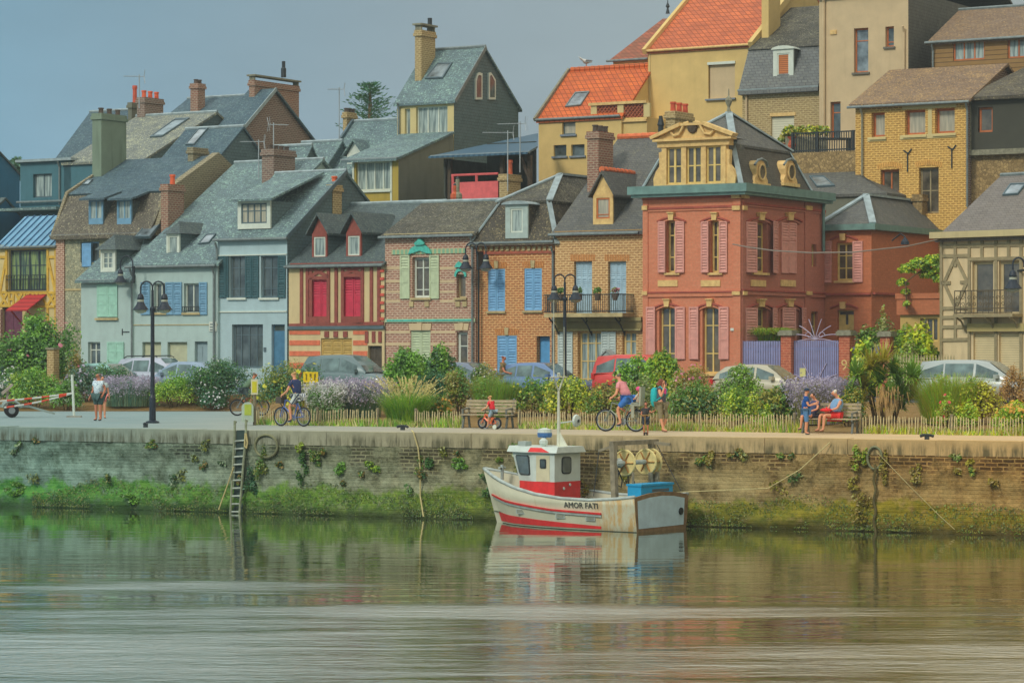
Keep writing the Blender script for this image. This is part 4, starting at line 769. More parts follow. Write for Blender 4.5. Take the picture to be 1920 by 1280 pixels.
# ------------------------------------------------------------ houses on the slope behind
H0 = House('grey lean-to extension with yellow window wall below the tall slate-sided house', 661, 131.2); f = H0.f; X1 = H0.x(747); D = H0.s(850, 262, X1)[1]; z1 = H0.z(700, 299); zr = H0.s(850, 251, X1)[2]
f.win((667, 303, 732, 357), WHITE, CU, 4, (), fw=.07, sill=WHITE); b = MB(); H0.right(X1); H0.walls(0, X1, D, z1, [P_OCH, P_GREY], -2); H0.xprism(X1-.05, X1+.004, [(0, z1-.01), (D, z1-.01), (D, zr)], P_GREY, 'wall'); H0.slab([(-.5, -.35, z1-.02), (X1+.1, -.35, z1-.02), (X1+.1, D, zr+.12), (-.5, D, zr+.12)], SL_GREY); H0.gutter(-.55, X1+.1, -.4, z1-.1); f.lines([(663, 300, 663, 380)], WHITE, .1, .05, 'corner_board'); f.lines([(734, 300, 734, 380)], WHITE, .1, .05, 'corner_board')
H = House('tall narrow house with cream front and dark slate-hung gable side', 745, 131.2+D*1.166+.3); f = H.f; X1 = H.x(851); D = H.s(972, 191, X1)[1]; yr = H.s(906, 88, X1)[1]; z1 = H.s(851, 184, X1)[2]; zr = H.s(906, 88, X1)[2]; g = H.right(X1)
f.win((780, 199, 839, 252), WHITE, CU, 3, (), sill=STUC); f.win((759, 204, 769, 254), WHITE, CU, 1, ()); H.walls(0, X1, D, z1, [P_CREAM, SL_DARK], -3, (yr, zr)); H.roof(0, X1, D, z1, yr, zr, SL_GREY, .3, ovx=.15, ridge=LEAD, verge=LEAD); sl = (zr-z1)/yr
for px, fl in ((889, 1), (914, -1)):
    b = g.mb(); pts = [(px, 187), (px+13, 187), (px+13, 138 if fl > 0 else 150), (px+8 if fl > 0 else px+4, 136), (px+4 if fl > 0 else px, 138), (px, 150 if fl > 0 else 138)]; fpoly(g, b, pts, .003, .09); o = g.part('window', b, WHITE); b = g.mb(); c_ = (px+6.5, 164); fpoly(g, b, [(c_[0]+(x-c_[0])*.66, c_[1]+(y-c_[1])*.82) for x, y in pts], .091, .1); g.part('pane', b, GL, o)
H.skylight(H.on_all([(797, 149), (831, 148), (849, 119), (821, 120)], z1, sl)); H.chimney(778, 790, 823, 56, 140, H.on(786, 142, z1, sl)[1]-.3, B_OCHR, 0, dep=1.35, slabtop=True, ph=.25); b = MB(); p_ = H.p(806, 54, 2.8); b.lathe([(.16, -.3), (.16, .1), (.12, .12), (.12, .55)], p_, 8); H.part('flue', b, IRON); H.pipe(.15, z1-2.6, z1-.1, -.1)
# open shed with metal roof and red balcony
H = House('open timber shed with blue corrugated roof above a red balcony front', 835, 131.5, cat='shed', name='shed'); X1 = H.x(1000); z1 = H.z(900, 291); zr = H.z(1000, 250, 6); CORR = striped('corrugated_blue', C(62, 92, 110), C(48, 74, 92), .3, .5, .5, 0)
zr = H.z(1005, 250, 8.6); zq = lambda d: z1+(zr-z1)*(d+.6)/9.2; H.slab([(-.6, -.6, z1), (H.x(989, -.6), -.6, z1), (H.x(1008, 2.), 2., zq(2.)), (H.x(1009, 8.6), 8.6, zr)], CORR, .1); H.gutter(-.6, H.x(989, -.6), -.66, z1-.1); DKW = plain('shed_dark_interior', C(58, 62, 54), .9, .3, 2); b = MB(); xr_ = H.x(1006, 4.); b.box(0, xr_, 3.9, 4., -2, z1+.9); b.box(-.1, 0, 0, 4., -2, z1-.1); b.box(0, xr_, 0, 3.9, H.z(900, 378)-.2, H.z(900, 378)); H.part('back_wall', b, DKW)
b = MB()
for x in (.15, H.x(938), H.x(990)): b.box(x-.09, x+.09, .1, .28, -2, z1-.1)
b.bar((H.x(990), .2, z1-1.3), (H.x(972), .2, z1-.15), .12, .12); H.part('post', b, WOODD); REDP = plain('balcony_red', C(200, 92, 92), .7, .12); b = MB(); x0, x1, zz0, zz1 = H.f.rect((849, 341, 936, 374)); b.box(x0, x1, -.12, -.06, zz0-1, zz1); H.part('balcony_panel', b, REDP)
b = MB(); zt = H.z(880, 328); b.tube([(x0, -.1, zt), (x1, -.1, zt)], .06, 6)
for x in (x0+.06, (x0+x1)/2+.1): b.tube([(x, -.09, zz1-.02), (x, -.09, zt)], .07, 6)
H.part('handrail', b, REDP); H.chimney(936, 952, 976, 326, 376, -1.2, B_OCHR, 1, POT, ph=.7, dep=1.2)

# cream house with orange tiles
H = House('small cream house with orange pantile roof and three little windows', 1010, 143); f = H.f; X1 = H.x(1165)
for r in ((1054, 229, 1079, 252), (1038, 272, 1062, 293), (1071, 271, 1096, 292)): f.win(r, DKGREY, CUB if r[1] < 250 else GL, 1, (), fw=.06, sill=plain('sill_blue_grey', C(110, 120, 130), .7))
z1 = H.z(1060, 221); yr = H.s(1071, 130, 0)[1]; zr = H.z(1110, 130, yr); H.walls(0, X1, 2*yr, z1, P_YEL, -4, (yr, zr)); H.roof(0, X1, 2*yr, z1, yr, zr, ORANGE, .2, ovx=.1); sl = (zr-z1)/yr; ridge_tiles(H, 0, X1, yr, zr+.03, ORANGE); H.skylight(H.on_all([(1060, 202), (1089, 199), (1106, 173), (1079, 175)], z1, sl), fm=LEAD); H.gutter(-.1, X1, -.28, z1-.15); b = MB(); b.bar((-.14, -.2, z1-.05), (-.14, yr, zr+.05), .12, .2); H.part('verge', b, LEADC)
H = House('large cream rendered house with steep red tile roof and one white roller blind', 1215, 146.5); f = H.f; X1 = H.x(1408); PAN2 = pantile('pantile_red', C(190, 100, 58), C(170, 90, 58))
f.open.append(f.rect((1328, 119, 1378, 184))); a0, a1, b0, b1 = f.rect((1328, 119, 1378, 184)); b = MB(); b.box(a0+.05, a1, .12, .16, b0, b1); H.part('roller_blind', b, P_WARM); f.band((1327, 116, 1379, 121), WHITE, .06, 'blind_box'); f.band((1324, 185, 1380, 188), plain('sill_blue_grey', C(110, 120, 130)), .14, 'sill')
z1 = H.z(1300, 89); yr = 6.5; zr = H.z(1330, -34, yr); H.walls(0, X1, 13, z1, P_YEL, -4, (yr, zr)); H.roof(0, X1, 13, z1, yr, zr, PAN2, .2, ovx=.02); H.gutter(-.1, X1, -.28, z1-.16, STUC); b = MB(); b.bar((-.1, -.25, z1-.1), (-.1, yr, zr+.05), .2, .3); b.bar((X1+.1, -.25, z1-.1), (X1+.1, yr, zr+.05), .25, .35); H.part('verge', b, P_YEL); H.chimney(1428, 1441, 1462, -20, 55, .6, P_YEL, 0, dep=1.4, cap=False)
f.band((1218, 93, 1219.5, 190), P_CREAM, .04, 'corner_trim')
H = House('set-back cream wing with terrace door and tiled hip roof, left of the large cream house', 1150, 150); f = H.f; X1 = H.x(1217); f.win((1173, 131, 1211, 192), WHITE, CU, 1, (), fw=.08); z1 = H.z(1180, 108); yr = H.s(1246, 35, 0)[1]; zr = H.z(1250, 35, yr); H.walls(0, X1, 8, z1, P_YEL, -4); H.roof(0, X1, 8, z1, yr, zr, pantile('pantile_weathered', C(160, 88, 62), C(132, 84, 60)), .3, zb=zr-.5); H.gutter(-.3, X1, -.36, z1-.25); f.band((1150, 112, 1216, 116), P_CREAM, .05)
b = MB(); b.lathe([(.12, 0), (.05, .3), (.12, .4), (.03, .6), (.01, 1.0)], (H.x(1252, 4.), 4., H.z(1252, 26, 4.)), 8); H.part('finial', b, IRON)
H = House('cream terrace wall with pierced terracotta balustrade in front of the cream houses', 1108, 143.2, cat='terrace wall', name='terrace_wall'); X1 = H.x(1213); z1 = H.z(1160, 222); b = MB(); b.box(0, X1, 0, 4.5, -4, z1); H.part('wall', b, P_YEL); b = MB(); b.box(-.05, X1, -.12, 0-.002, z1-.22, z1-.1); zt = H.z(1160, 196); b.box(-.1, X1, -.1, .2, zt, zt+.14); H.part('coping', b, STUC); b = MB()
for px in (1108, 1158, 1207): a = H.x(px); b.box(a, a+.35, -.02, .15, z1, zt)
H.part('pier', b, P_CREAM); b = MB()
for a, c_ in ((1118, 1158), (1167, 1207)):
    x0 = H.x(a); x1 = H.x(c_); n = 6; s_ = (x1-x0)/n; h = zt-z1
    for i in range(n):
        for j in range(3): cx = x0+s_*(i+.5); cz = z1+h*(j+.5)/3; b.bar((cx-s_*.5, .05, cz-h/6), (cx+s_*.5, .05, cz+h/6), .06, .05); b.bar((cx-s_*.5, .075, cz+h/6), (cx+s_*.5, .075, cz-h/6), .06, .05)
    b.box(x0, x1, .13, .15, z1, zt)
H.part('claustra', b, plain('claustra_terracotta', C(150, 84, 56), .8, .2)); b = MB(); x0 = H.x(1122, 2.5)
for i, (a, c_, yt) in enumerate(((1124, 1150, 174), (1136, 1156, 150))): b.box(H.x(a, 3.), H.x(c_, 3.)+1, 3.+.5*i, 3.4+.5*i, z1, H.z(a, yt, 3.))
H.part('stepped_wall', b, P_CREAM)

# brick house with mansard, right
H = House('ochre brick house with grey slate mansard and an orange-shuttered white dormer', 1392, 144.6); f = H.f; X1 = H.x(1538); a0, a1, b0, b1 = f.rect((1446, 218, 1489, 262)); f.open.append((a0, a1, b0, b1)); b = MB(); b.box(a0, a1, .1, .14, b0, b1); H.part('roller_shutter', b, striped('roller_white', C(190, 188, 165), C(170, 168, 148), .12, .7)); f.lines([(1444, 216, 1492, 214)], STUC, .16, .04, 'lintel')
z1 = H.z(1465, 166); d1 = .9; z2 = H.z(1475, 90, d1); yr = 6.; zr = H.z(1520, 12, yr); H.walls(0, X1, 12, z1, B_OCHR, -4); H.xprism(-.1, X1, [(-.3, z1-.1), (d1, z2), (12-d1, z2), (12.3, z1-.1), (12.3, z1-.25), (-.3, z1-.25)], slate('slate_scale', C(122, 128, 124), C(104, 110, 110), C(140, 138, 118), .2, tw=.34, th=.24, gap=.022), 'mansard_slope'); H.xprism(-.12, X1, [(d1-.1, z2+.002), (yr, zr), (12-d1, z2+.002)], TILE_LI, 'roof'); H.gutter(-.15, X1, -.36, z1-.12); H.pipe(H.x(1401), -1, z1-.1, -.1, P_WARM); f.band((1392, 168, 1538, 172), B_GOLD, .06, 'cornice')
H.dormer((1457, 100, 1480, 147), .1, WHITE, WHITE, SL_DARK2, 1.9, 'arch', WHITE, striped('shutter_orange', C(180, 110, 66), C(140, 84, 52), .1, .6), 1, (), rise=.18, ov=.08, bw=.22, eh=.2)
# white tall house
H = House('tall white rendered house with dark slate right side and orange window frames', 1536, 144.0); f = H.f; X1 = H.x(1703); g = H.right(X1); D = H.s(1915, 60, X1)[1]; z1 = H.z(1620, -14)
for r in ((1601, 53, 1628, 136), (1660, 50, 1676, 88), (1557, 191, 1576, 262)): f.win(r, ORFR, GS if r[1] == 53 else GL, 1, (.72,) if r[3] > 100 else (.25,), fw=.08, inset=.2, sill=plain('sill_slate', C(95, 92, 82), .7) if r[3] < 200 else None)
H.walls(0, X1, D, z1, [P_WARM, SL_DARK2], -4); yr = D/2; H.roof(0, X1, D, z1, yr, z1+4, SL_DARK2, .3); H.gutter(-.2, X1, -.38, z1-.1, LEADC); H.pipe(H.x(1546), z1-10.5, z1-.1, -.1, P_WARM, .07); H.pipe(H.x(1696), z1-7, z1-1.8, -.08, P_WARM, .06); b = f.mb(); a0, a1, b0, b1 = f.rect((1557, 57, 1569, 65)); b.box(a0, a1, -.06, -.002, b0, b1); b.box(a0+.05, a1-.05, -.07, -.061, b0+.05, b1-.05); f.part('wall_vent', b, STUC)
# terrace with railing and retaining wall
H = House('stone retaining wall carrying a terrace with dark iron railing', 1470, 137, cat='retaining wall', name='retaining_wall'); X1 = H.x(1612); z1 = H.z(1540, 285); b = MB(); b.box(0, X1, 0, 6, -2, z1); H.part('wall', b, FLINTW); b = MB(); x0 = H.x(1483); zt = H.z(1540, 248); n = 30
for i in range(n): x = x0+(X1-x0)*i/(n-1); b.box(x-.018, x+.018, .1, .14, z1, zt)
for z in (z1+.1, zt): b.box(x0, X1, .09, .15, z-.03, z+.03)
for px in (1484, 1531, 1598): x = H.x(px); b.box(x-.05, x+.05, .06, .18, z1, zt+.04)
H.part('railing', b, IRON); TERR = (H, z1, zt)
# golden brick house
H = House('golden brick house with orange-framed windows under a mossy tile roof', 1604, 136.5); f = H.f; X1 = H.x(1813)
for r in ((1634, 211, 1659, 258), (1697, 206, 1735, 254), (1753, 203, 1790, 251)): f.win(r, ORFR, CUB, 1, (.1,), fw=.1, inset=.28, sill=P_CREAM)
for r in ((1651, 318, 1686, 400), (1723, 314, 1760, 400)):
    f.win(r, ORFR if r[0] < 1700 else TIMB_B, GB, 2, (.5,), fw=.09, inset=.22); b = f.mb()
    for k in range(15): u = k/14; x = r[0]-6+(r[2]-r[0]+12)*u; t = r[1]-9-5*math.sin(math.pi*u); fpoly(f, b, [(x-1.1, t), (x+1.1, t), (x+.9-(u-.5)*4, t+9), (x-.9-(u-.5)*4, t+9)], .003, .03)
    f.part('brick_arch', b, plain('brick_rubbed_gold', C(200, 150, 80), .85, .2))
f.lines([(1692, 202, 1793, 197), (1744, 203, 1744, 254), (1627, 262, 1662, 260), (1688, 258, 1793, 253)], P_CREAM, .2, .03, 'stone_band')
for px, py in ((1702, 300), (1785, 293)): b = f.mb(); a = f.q(px, py); b.bar((a[0], -.03, a[1]-.55), (a[0], -.03, a[1]+.35), .05, .05); b.bar((a[0]-.2, -.03, a[1]+.45), (a[0]+.02, -.03, a[1]+.3), .05, .05); b.bar((a[0]+.2, -.03, a[1]+.5), (a[0]+.03, -.03, a[1]+.28), .05, .05); f.part('wall_anchor', b, IRON)
z1 = H.z(1708, 188); yr = 4.6; zr = H.z(1800, 124, yr); H.walls(0, X1, 9.2, z1, [B_GOLD, B_GREY], -3, (yr, zr)); H.roof(0, X1, 9.2, z1, yr, zr, slate('tile_mossy_brown', C(158, 116, 66), C(138, 102, 58), C(172, 140, 88), .6, tw=.2, th=.14, lscale=8), .4, ovx=.25); H.gutter(-.3, X1+.2, -.46, z1-.32); H.pipe(H.x(1618), -3, z1-.3, -.1, LEADC); f.band((1604, 193, 1813, 198), P_OCH, .06, 'cornice'); H.pipe(X1+.05, z1-5, z1-.3)
H = House('dark clad annex on a flint base beside the golden brick house', 1817, 137); f = H.f; X1 = H.x(2010); f.win((1834, 201, 1861, 248), ORFR, GB, 1, (), fw=.1); z1 = H.z(1870, 187); zc = H.z(1870, 280); H.walls(0, X1, 6, z1, plaster('cladding_dark', C(66, 66, 58), streak=.1), zc); b = MB(); b.box(-.05, X1, -.2, 6, zc-.25, zc-.002); H.part('base_beam', b, LEADC); b = MB(); b.box(0.05, X1, .1, 6, -4, zc-.252); H.part('flint_base', b, FLINTW); zr = H.z(1900, 128, 4); b = MB(); b.prism([(-.2, -.3, z1), (X1, -.3, z1), (X1, 5, zr+.3), (1.6, 5, zr+.3)], (0, 0, .15)); H.part('roof', b, TILE_DK); H.f.lines([(1816, 186, 1960, 182), (1819, 188, 1819, 283)], LEADC, .12, .06, 'edge_trim')
H = House('timber-clad upper storey with orange windows and brown roof at the top right', 1747, 143.5); f = H.f; X1 = H.x(1990)
f.win((1787, 74, 1846, 113), ORFR, CU, 3, (), fw=.08, inset=.1); f.win((1889, 67, 1950, 108), ORFR, CU, 3, (), fw=.08, inset=.1); z1 = H.z(1830, 72); yr = 4.; zr = H.z(1880, 14, yr); H.walls(0, X1, 8, z1, striped('weatherboard', C(134, 106, 66), C(96, 76, 50), .22, .8), -3, (yr, zr)); H.roof(0, X1, 8, z1, yr, zr, slate('tile_mossy2', C(152, 114, 68), C(134, 100, 60), C(162, 134, 88), .4, tw=.2, th=.14), .4, ovx=.2, ridge=LEAD); H.gutter(-.25, X1, -.46, z1-.2); H.pipe(.1, z1-2.4, z1-.2)

# ------------------------------------------------------------ slate roofs behind on the left
def back_house(label, c, pxL, pcR, pap, roofm, wallm, zb=-2, pxl_ridge=None, **k):
    """pcR: right front corner at the eave, pap: right end of the ridge"""
    H = House(label, pxL, c); X1 = H.p(*pcR)[0]; z1 = H.p(*pcR)[2]; yr = H.s(*pap, X1)[1]; zr = H.s(*pap, X1)[2]; H.right(X1); H.walls(0, X1, 2*yr, z1, wallm, zb, (yr, zr)); H.roof(0, X1, 2*yr, z1, yr, zr, roofm, .25, ovx=.1, **k); return H, X1, z1, yr, zr, (zr-z1)/yr
P_SLD = [P_DARK, SL_DARK]
H, X1, z1, yr, zr, sl = back_house('long pale lichen-slate roof with a tall skylight, behind the flint house', 134, 120, (270, 297), (405, 210), slate('slate_pale_lichen', C(128, 140, 130), C(108, 120, 114), C(160, 162, 130), .8), P_SLD, ridge=ZINC); H.skylight(H.on_all([(281, 259), (305, 257), (356, 223), (330, 224)], z1, sl)); H.chimney(257, 271, 301, 182, 232, 6.2, B_GREY, 3, plain('pot_bright_orange', C(200, 86, 50)), ph=.4, dep=1.7)
H.chimney(240, 247, 256, 192, 232, 8.0, P_GREY, 1, plain('pot_red', C(178, 76, 52)), ph=1.0, dep=.9)
H, X1, z1, yr, zr, sl = back_house('blue slate roof with a pale skylight beside the grey brick gable', 129.5, 288, (393, 312), (455, 237), SL_BLUE, P_SLD, ridge=ZINC); H.skylight(H.on_all([(348, 273), (364, 273), (391, 242), (374, 242)], z1, sl))
H = House('brown-grey brick gable house with massive chimney and zinc verge on the skyline', 410, 141); X1 = H.x(453); p1 = H.s(455, 238, X1); ap = H.s(513, 166, X1); p2 = H.s(592, 268, X1); D = p2[1]; H.right(X1); H.walls(0, X1, D, min(p1[2], p2[2]), [P_DARK, B_GREY], -2, (ap[1], ap[2])); H.roof(0, X1, D, p1[2], ap[1], ap[2], SL_BLUE, .2, zb=p2[2], ovx=.18, verge=ZINC); H.chimney(467, 477, 556, 150, 220, ap[1]-.6, B_CHIM, 0, dep=4.3, slabtop=True, ph=.22)
b = MB(); b.lathe([(.15, 0), (.15, .5), (.1, .55), (.1, .9)], (H.x(520, ap[1]+.4), ap[1]+1., H.z(520, 146, ap[1]+1.)), 8); H.part('flue', b, IRON)
H, X1, z1, yr, zr, sl = back_house('blue-grey slate roof on the skyline between the slim chimney and the brick gable', 150, 300, (425, 222), (478, 178), SL_BLUE, P_SLD, ridge=ZINC); H.chimney(357, 371, 379, 156, 215, 1., B_CHIM, 2, POTD, ph=.25, dep=.7)
H, X1, z1, yr, zr, sl = back_house('low slate roof on the left skyline behind the grey rendered chimney', 152, 108, (200, 290), (262, 205), SL_BLUE, P_SLD, ridge=ZINC); H.skylight(H.on_all([(226, 245), (236, 245), (243, 236), (233, 236)], z1, sl))
H, X1, z1, yr, zr, sl = back_house('low slate gable tucked between the brick gable and the tall slate-sided house', 131.5, 488, (560, 322), (583, 272), SL_GREY, P_SLD, ridge=ZINC)
H, X1, z1, yr, zr, sl = back_house('narrow slate roof rising behind the low slate gable', 137, 540, (612, 308), (640, 264), SL_GREY, P_SLD, ridge=ZINC)
H = House('grey slate house with a small gabled dormer left of the tall slate-sided house', 606, 137.5); X1 = H.x(760); z1 = H.z(606, 322); yr = H.s(666, 228, 0)[1]; zr = H.s(666, 228, 0)[2]; H.walls(0, X1, 2*yr, z1, [P_DARK, SL_DARK], -2, (yr, zr)); H.roof(0, X1, 2*yr, z1, yr, zr, SL_GREY, .2, ridge=ZINC); b = MB(); b.bar((-.12, -.2, z1), (-.12, yr, zr+.04), .14, .24); H.part('verge', b, DKGREY); H.dormer((661, 293, 668, 320), .4, WHITE, SL_GREY, SL_DARK2, 2.6, 'gable', plain('frame_red', C(160, 70, 60)), GL, 1, (), rise=.7, bw=.35)
H.chimney(643, 650, 668, 210, 240, yr-.4, B_OCHR, 3, POTD, ph=.22, dep=.9)
# ------------------------------------------------------------ ground, quay, water
def sheet(name, fn, nu, nv, mat, kind='structure', label=None):
    vs = []; fs = []
    for i in range(nu+1):
        for j in range(nv+1): vs.append(fn(i/nu, j/nv))
    for i in range(nu):
        for j in range(nv): a = i*(nv+1)+j; fs.append((a, a+nv+1, a+nv+2, a+1))
    o = npmesh(name, vs, fs, [0]*len(fs), [mat]); o['kind'] = kind
    if label: o['label'] = label
    return o
def smooth(v): v = min(1, max(0, v)); return v*v*(3-2*v)
def vnoise(x, y, s=1.): return math.sin(x*1.7*s+1.3*math.sin(y*2.3*s))*math.cos(y*1.9*s+1.1*math.sin(x*1.3*s))
def bedS(X): return 114.5+(fenceY(X)+.15-114.5)*smooth((X+10.6)/2.0)
def bedE(X): return max(rowY(X)-11.0, bedS(X)+3)
def bedZ(X, Y):
    s, e = bedS(X), bedE(X); v = (Y-s)/(e-s)
    return .01+.62*smooth(v*1.1)+.05*vnoise(X, Y, .8)*smooth(v*4)
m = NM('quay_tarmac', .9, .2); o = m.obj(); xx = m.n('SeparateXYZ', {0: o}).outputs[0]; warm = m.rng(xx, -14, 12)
ca = m.mix(warm, C(120, 138, 138), C(186, 158, 118)); col = m.mix(m.rng(m.noise(o, .5, 5, .65), .35, .7, 0, .5), ca, m.mix(warm, C(96, 122, 124), C(160, 140, 104))); col = m.mix(m.rng(m.noise(o, 18, 2), .6, .75, 0, .35), col, C(90, 90, 80))  # overall cool-to-warm colour cast put into the tarmac colour
m.set('Base Color', col); m.bump(m.noise(o, 40, 3), .3, .01); TARM = m.mat
sheet('quay_pavement', lambda u, v: ((-60+120*u), quayY(-60+120*u)+.62+v*(bedS(-60+120*u)+1.5-quayY(-60+120*u)), 0.0), 60, 4, TARM)
m = NM('bed_soil', .95, .1); o = m.obj(); col = m.mix(m.rng(m.noise(o, 1.5, 5, .65), .3, .7), C(104, 84, 52), C(140, 112, 72)); col = m.mix(m.rng(m.noise(o, 7, 3), .5, .65), col, C(110, 92, 52)); m.set('Base Color', col); m.bump(m.noise(o, 12, 4), .8, .06); SOIL = m.mat
def bedp(u, v): X = -60+120*u; Y = bedS(X)+(bedE(X)-bedS(X))*v; return (X, Y, bedZ(X, Y))
sheet('flower_bed_soil', bedp, 160, 24, SOIL)
m = NM('road_asphalt', .9, .2); o = m.obj(); m.set('Base Color', m.mix(m.noise(o, 2, 5), (.08, .085, .09, 1), (.13, .13, .125, 1))); ASPH = m.mat
sheet('road', lambda u, v: (-60+120*u, bedE(-60+120*u)-.1+v*(rowY(-60+120*u)+1.5-bedE(-60+120*u)), ROAD), 60, 2, ASPH)
m = NM('hill_grass', .95, .1); o = m.obj(); m.set('Base Color', m.mix(m.rng(m.noise(o, .3, 5), .35, .65), (.05, .075, .03, 1), (.11, .1, .055, 1))); HILL = m.mat
def hillp(u, v):
    X = -160+320*u; s = 8+v*160; t = max(0, s-9); z = .4+min(10, t*.28)+max(0, t-36)*.02; return (X, max(rowY(X), 75)+s, z-.15+.3*vnoise(X*.2, s*.2))
sheet('hill_terrain', hillp, 80, 40, HILL)

# quay wall of cope stones, brickwork and algae
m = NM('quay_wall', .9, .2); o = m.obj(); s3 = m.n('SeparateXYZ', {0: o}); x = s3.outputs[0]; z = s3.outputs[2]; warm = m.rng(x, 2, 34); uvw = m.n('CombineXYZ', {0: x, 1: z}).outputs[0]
wob = m.n('VectorMath', {0: uvw, 1: m.n('VectorMath', {0: m.noise(o, 2.5, 3, out=1), 1: (.07, .05, 0)}, operation='MULTIPLY').outputs[0]}, operation='ADD').outputs[0]
b = m.n('TexBrick', {'Vector': wob, 'Color1': m.mix(warm, C(84, 92, 80), C(120, 96, 62)), 'Color2': m.mix(warm, C(70, 80, 72), C(98, 80, 54)), 'Mortar': m.mix(warm, C(140, 150, 128), C(190, 168, 118)), 'Scale': 1, 'Mortar Size': .022, 'Mortar Smooth': .3, 'Brick Width': .34, 'Row Height': .115})
rend = m.mix(m.rng(m.noise(o, 2.4, 7, .75), .34, .66), m.mix(warm, C(88, 104, 88), C(112, 98, 62)), m.mix(warm, C(158, 168, 148), C(196, 176, 126)))
pat = m.math('ADD', m.noise(o, .55, 4, .65), m.math('MULTIPLY', z, -.17)); hz_ = m.rng(x, 4, 12, .12, 0)
col = m.mix(m.rng(m.math('ADD', pat, hz_), .61, .67), b.outputs[0], rend)
blk = m.n('TexBrick', {'Vector': uvw, 'Color1': (.0, 0, 0, 1), 'Color2': (1, 1, 1, 1), 'Mortar': (.4, .4, .4, 1), 'Scale': 1, 'Mortar Size': .02, 'Brick Width': 1.1, 'Row Height': .55})
col = m.mix(.12, col, blk.outputs[0], 'OVERLAY')
moss = m.math('MULTIPLY', m.rng(m.noise(o, 1.3, 7, .78), .49, .6), m.rng(z, -.2, -.7)); col = m.mix(m.math('MULTIPLY', moss, .7), col, m.mix(warm, C(62, 78, 52), C(96, 84, 42)))
drip = m.rng(m.noise(o, 1.0, 5, .7, sc=(2.6, 1, .5)), .5, .62); dz = m.rng(z, -.1, -.75, 1, 0); col = m.mix(m.math('MULTIPLY', m.math('MULTIPLY', drip, dz), .75), col, C(62, 66, 52))
sp = m.rng(m.noise(o, 14, 2, .6), .66, .72, 0, .5); col = m.mix(sp, col, C(190, 190, 165)); sp = m.rng(m.noise(o, 9, 3, .7), .6, .68, 0, .55); col = m.mix(sp, col, C(66, 64, 46))
lime = m.math('MULTIPLY', m.math('MULTIPLY', m.rng(z, -.8, -1.3, 0, 1, True), m.rng(m.noise(o, 1.1, 6, .7), .4, .58)), .5); col = m.mix(lime, col, m.mix(warm, C(186, 200, 180), C(214, 196, 150)))
edge = m.math('ADD', m.math('ADD', z, m.math('MULTIPLY', warm, .16)), m.math('MULTIPLY', m.math('SUBTRACT', m.noise(o, .7, 7, .75), .5), -1.9)); alg = m.rng(edge, -1.62, -1.82); gcol = m.mix(m.rng(m.noise(o, 3.5, 5, .7), .35, .65), m.mix(warm, C(60, 120, 50), C(112, 124, 34)), m.mix(warm, C(120, 168, 70), C(172, 164, 60)))
col = m.mix(m.math('MULTIPLY', alg, m.rng(m.noise(o, 2.2, 5, .75), .3, .48)), col, gcol)
wet = m.rng(m.math('ADD', z, m.math('MULTIPLY', m.noise(o, 1.5, 4), .35)), -2.05, -2.4); col = m.mix(m.math('MULTIPLY', wet, .85), col, m.mix(warm, C(40, 62, 30), C(62, 60, 22)))
col = m.mix(1., col, m.mix(warm, (.56, .76, .84, 1), (.78, .58, .38, 1)), 'MULTIPLY'); m.set('Base Color', col); m.bump(m.math('ADD', m.math('MULTIPLY', b.outputs[1], -.35), m.noise(o, 9, 5, .7)), .8, .05); m.set('Roughness', m.rng(z, -2.5, -1.6, .5, .92)); QW = m.mat  # last multiply puts the overall cool-to-warm cast into the wall colour
m = NM('cope_concrete', .9, .2); o = m.obj(); s3 = m.n('SeparateXYZ', {0: o}); x = s3.outputs[0]; z = s3.outputs[2]; warm = m.rng(x, 2, 34); col = m.mix(m.rng(m.noise(o, 1.2, 5, .7), .3, .7), m.mix(warm, C(112, 132, 128), C(166, 144, 104)), m.mix(warm, C(140, 156, 148), C(196, 174, 130)))
drip = m.rng(m.noise(o, 1.3, 5, .75, sc=(2.4, 1, .3)), .44, .6); col = m.mix(m.math('MULTIPLY', m.math('MULTIPLY', drip, m.rng(z, -.02, -.26)), .85), col, C(74, 76, 58)); col = m.mix(1., col, m.mix(warm, (.82, .86, .84, 1), (1., .86, .7, 1)), 'MULTIPLY'); m.set('Base Color', col); m.bump(m.noise(o, 14, 4), .4, .02); COPE = m.mat  # cope colour carries the same cool-to-warm cast along the quay
ang = math.atan2(-.468, 1); qo = Vector((-17.5, quayY(-17.5), 0)); QL = 60
QE = thing('quay_wall', 'old brick and concrete quay wall with green algae above the waterline', 'quay wall', qo, ang); vs = []; fs = []; nx, nz_ = 420, 34; x0 = -18
for i in range(nx+1):
    for j in range(nz_+1): X = x0+78*i/nx; Z = -.43-3.1*j/nz_; vs.append((X, .05*vnoise(X*.8, Z*2)+.025*vnoise(X*4, Z*5)-.06*smooth((-1.9-Z)/.6)*(1+.7*vnoise(X*2.1, Z*3)), Z))
for i in range(nx):
    for j in range(nz_): a = i*(nz_+1)+j; fs.append((a, a+1, a+nz_+2, a+nz_+1))
npmesh('brick_face', vs, fs, [0]*len(fs), [QW], QE).data.polygons.foreach_set('use_smooth', [True]*len(fs))
b = MB(); X = x0
while X < 60:
    L = 2.2+.5*rng.random(); dz = rng.uniform(-.012, .012); dy = rng.uniform(-.015, .015); b.box(X, X+L-.012, -.015+dy, .62, -.44, dz-.001+.012); X += L
b.box(x0, 60, .621, .63, -1.2, -.01); QC = b.build('cope', COPE, QE)
m = NM('water', .02, .5); o = m.obj(); xyz = m.n('SeparateXYZ', {0: o}); fy = xyz.outputs[1]
near = m.rng(fy, 74, 44, 0, 1, True); nzp = m.noise(o, .2, 6, .68, sc=(.4, 1.7, 1))
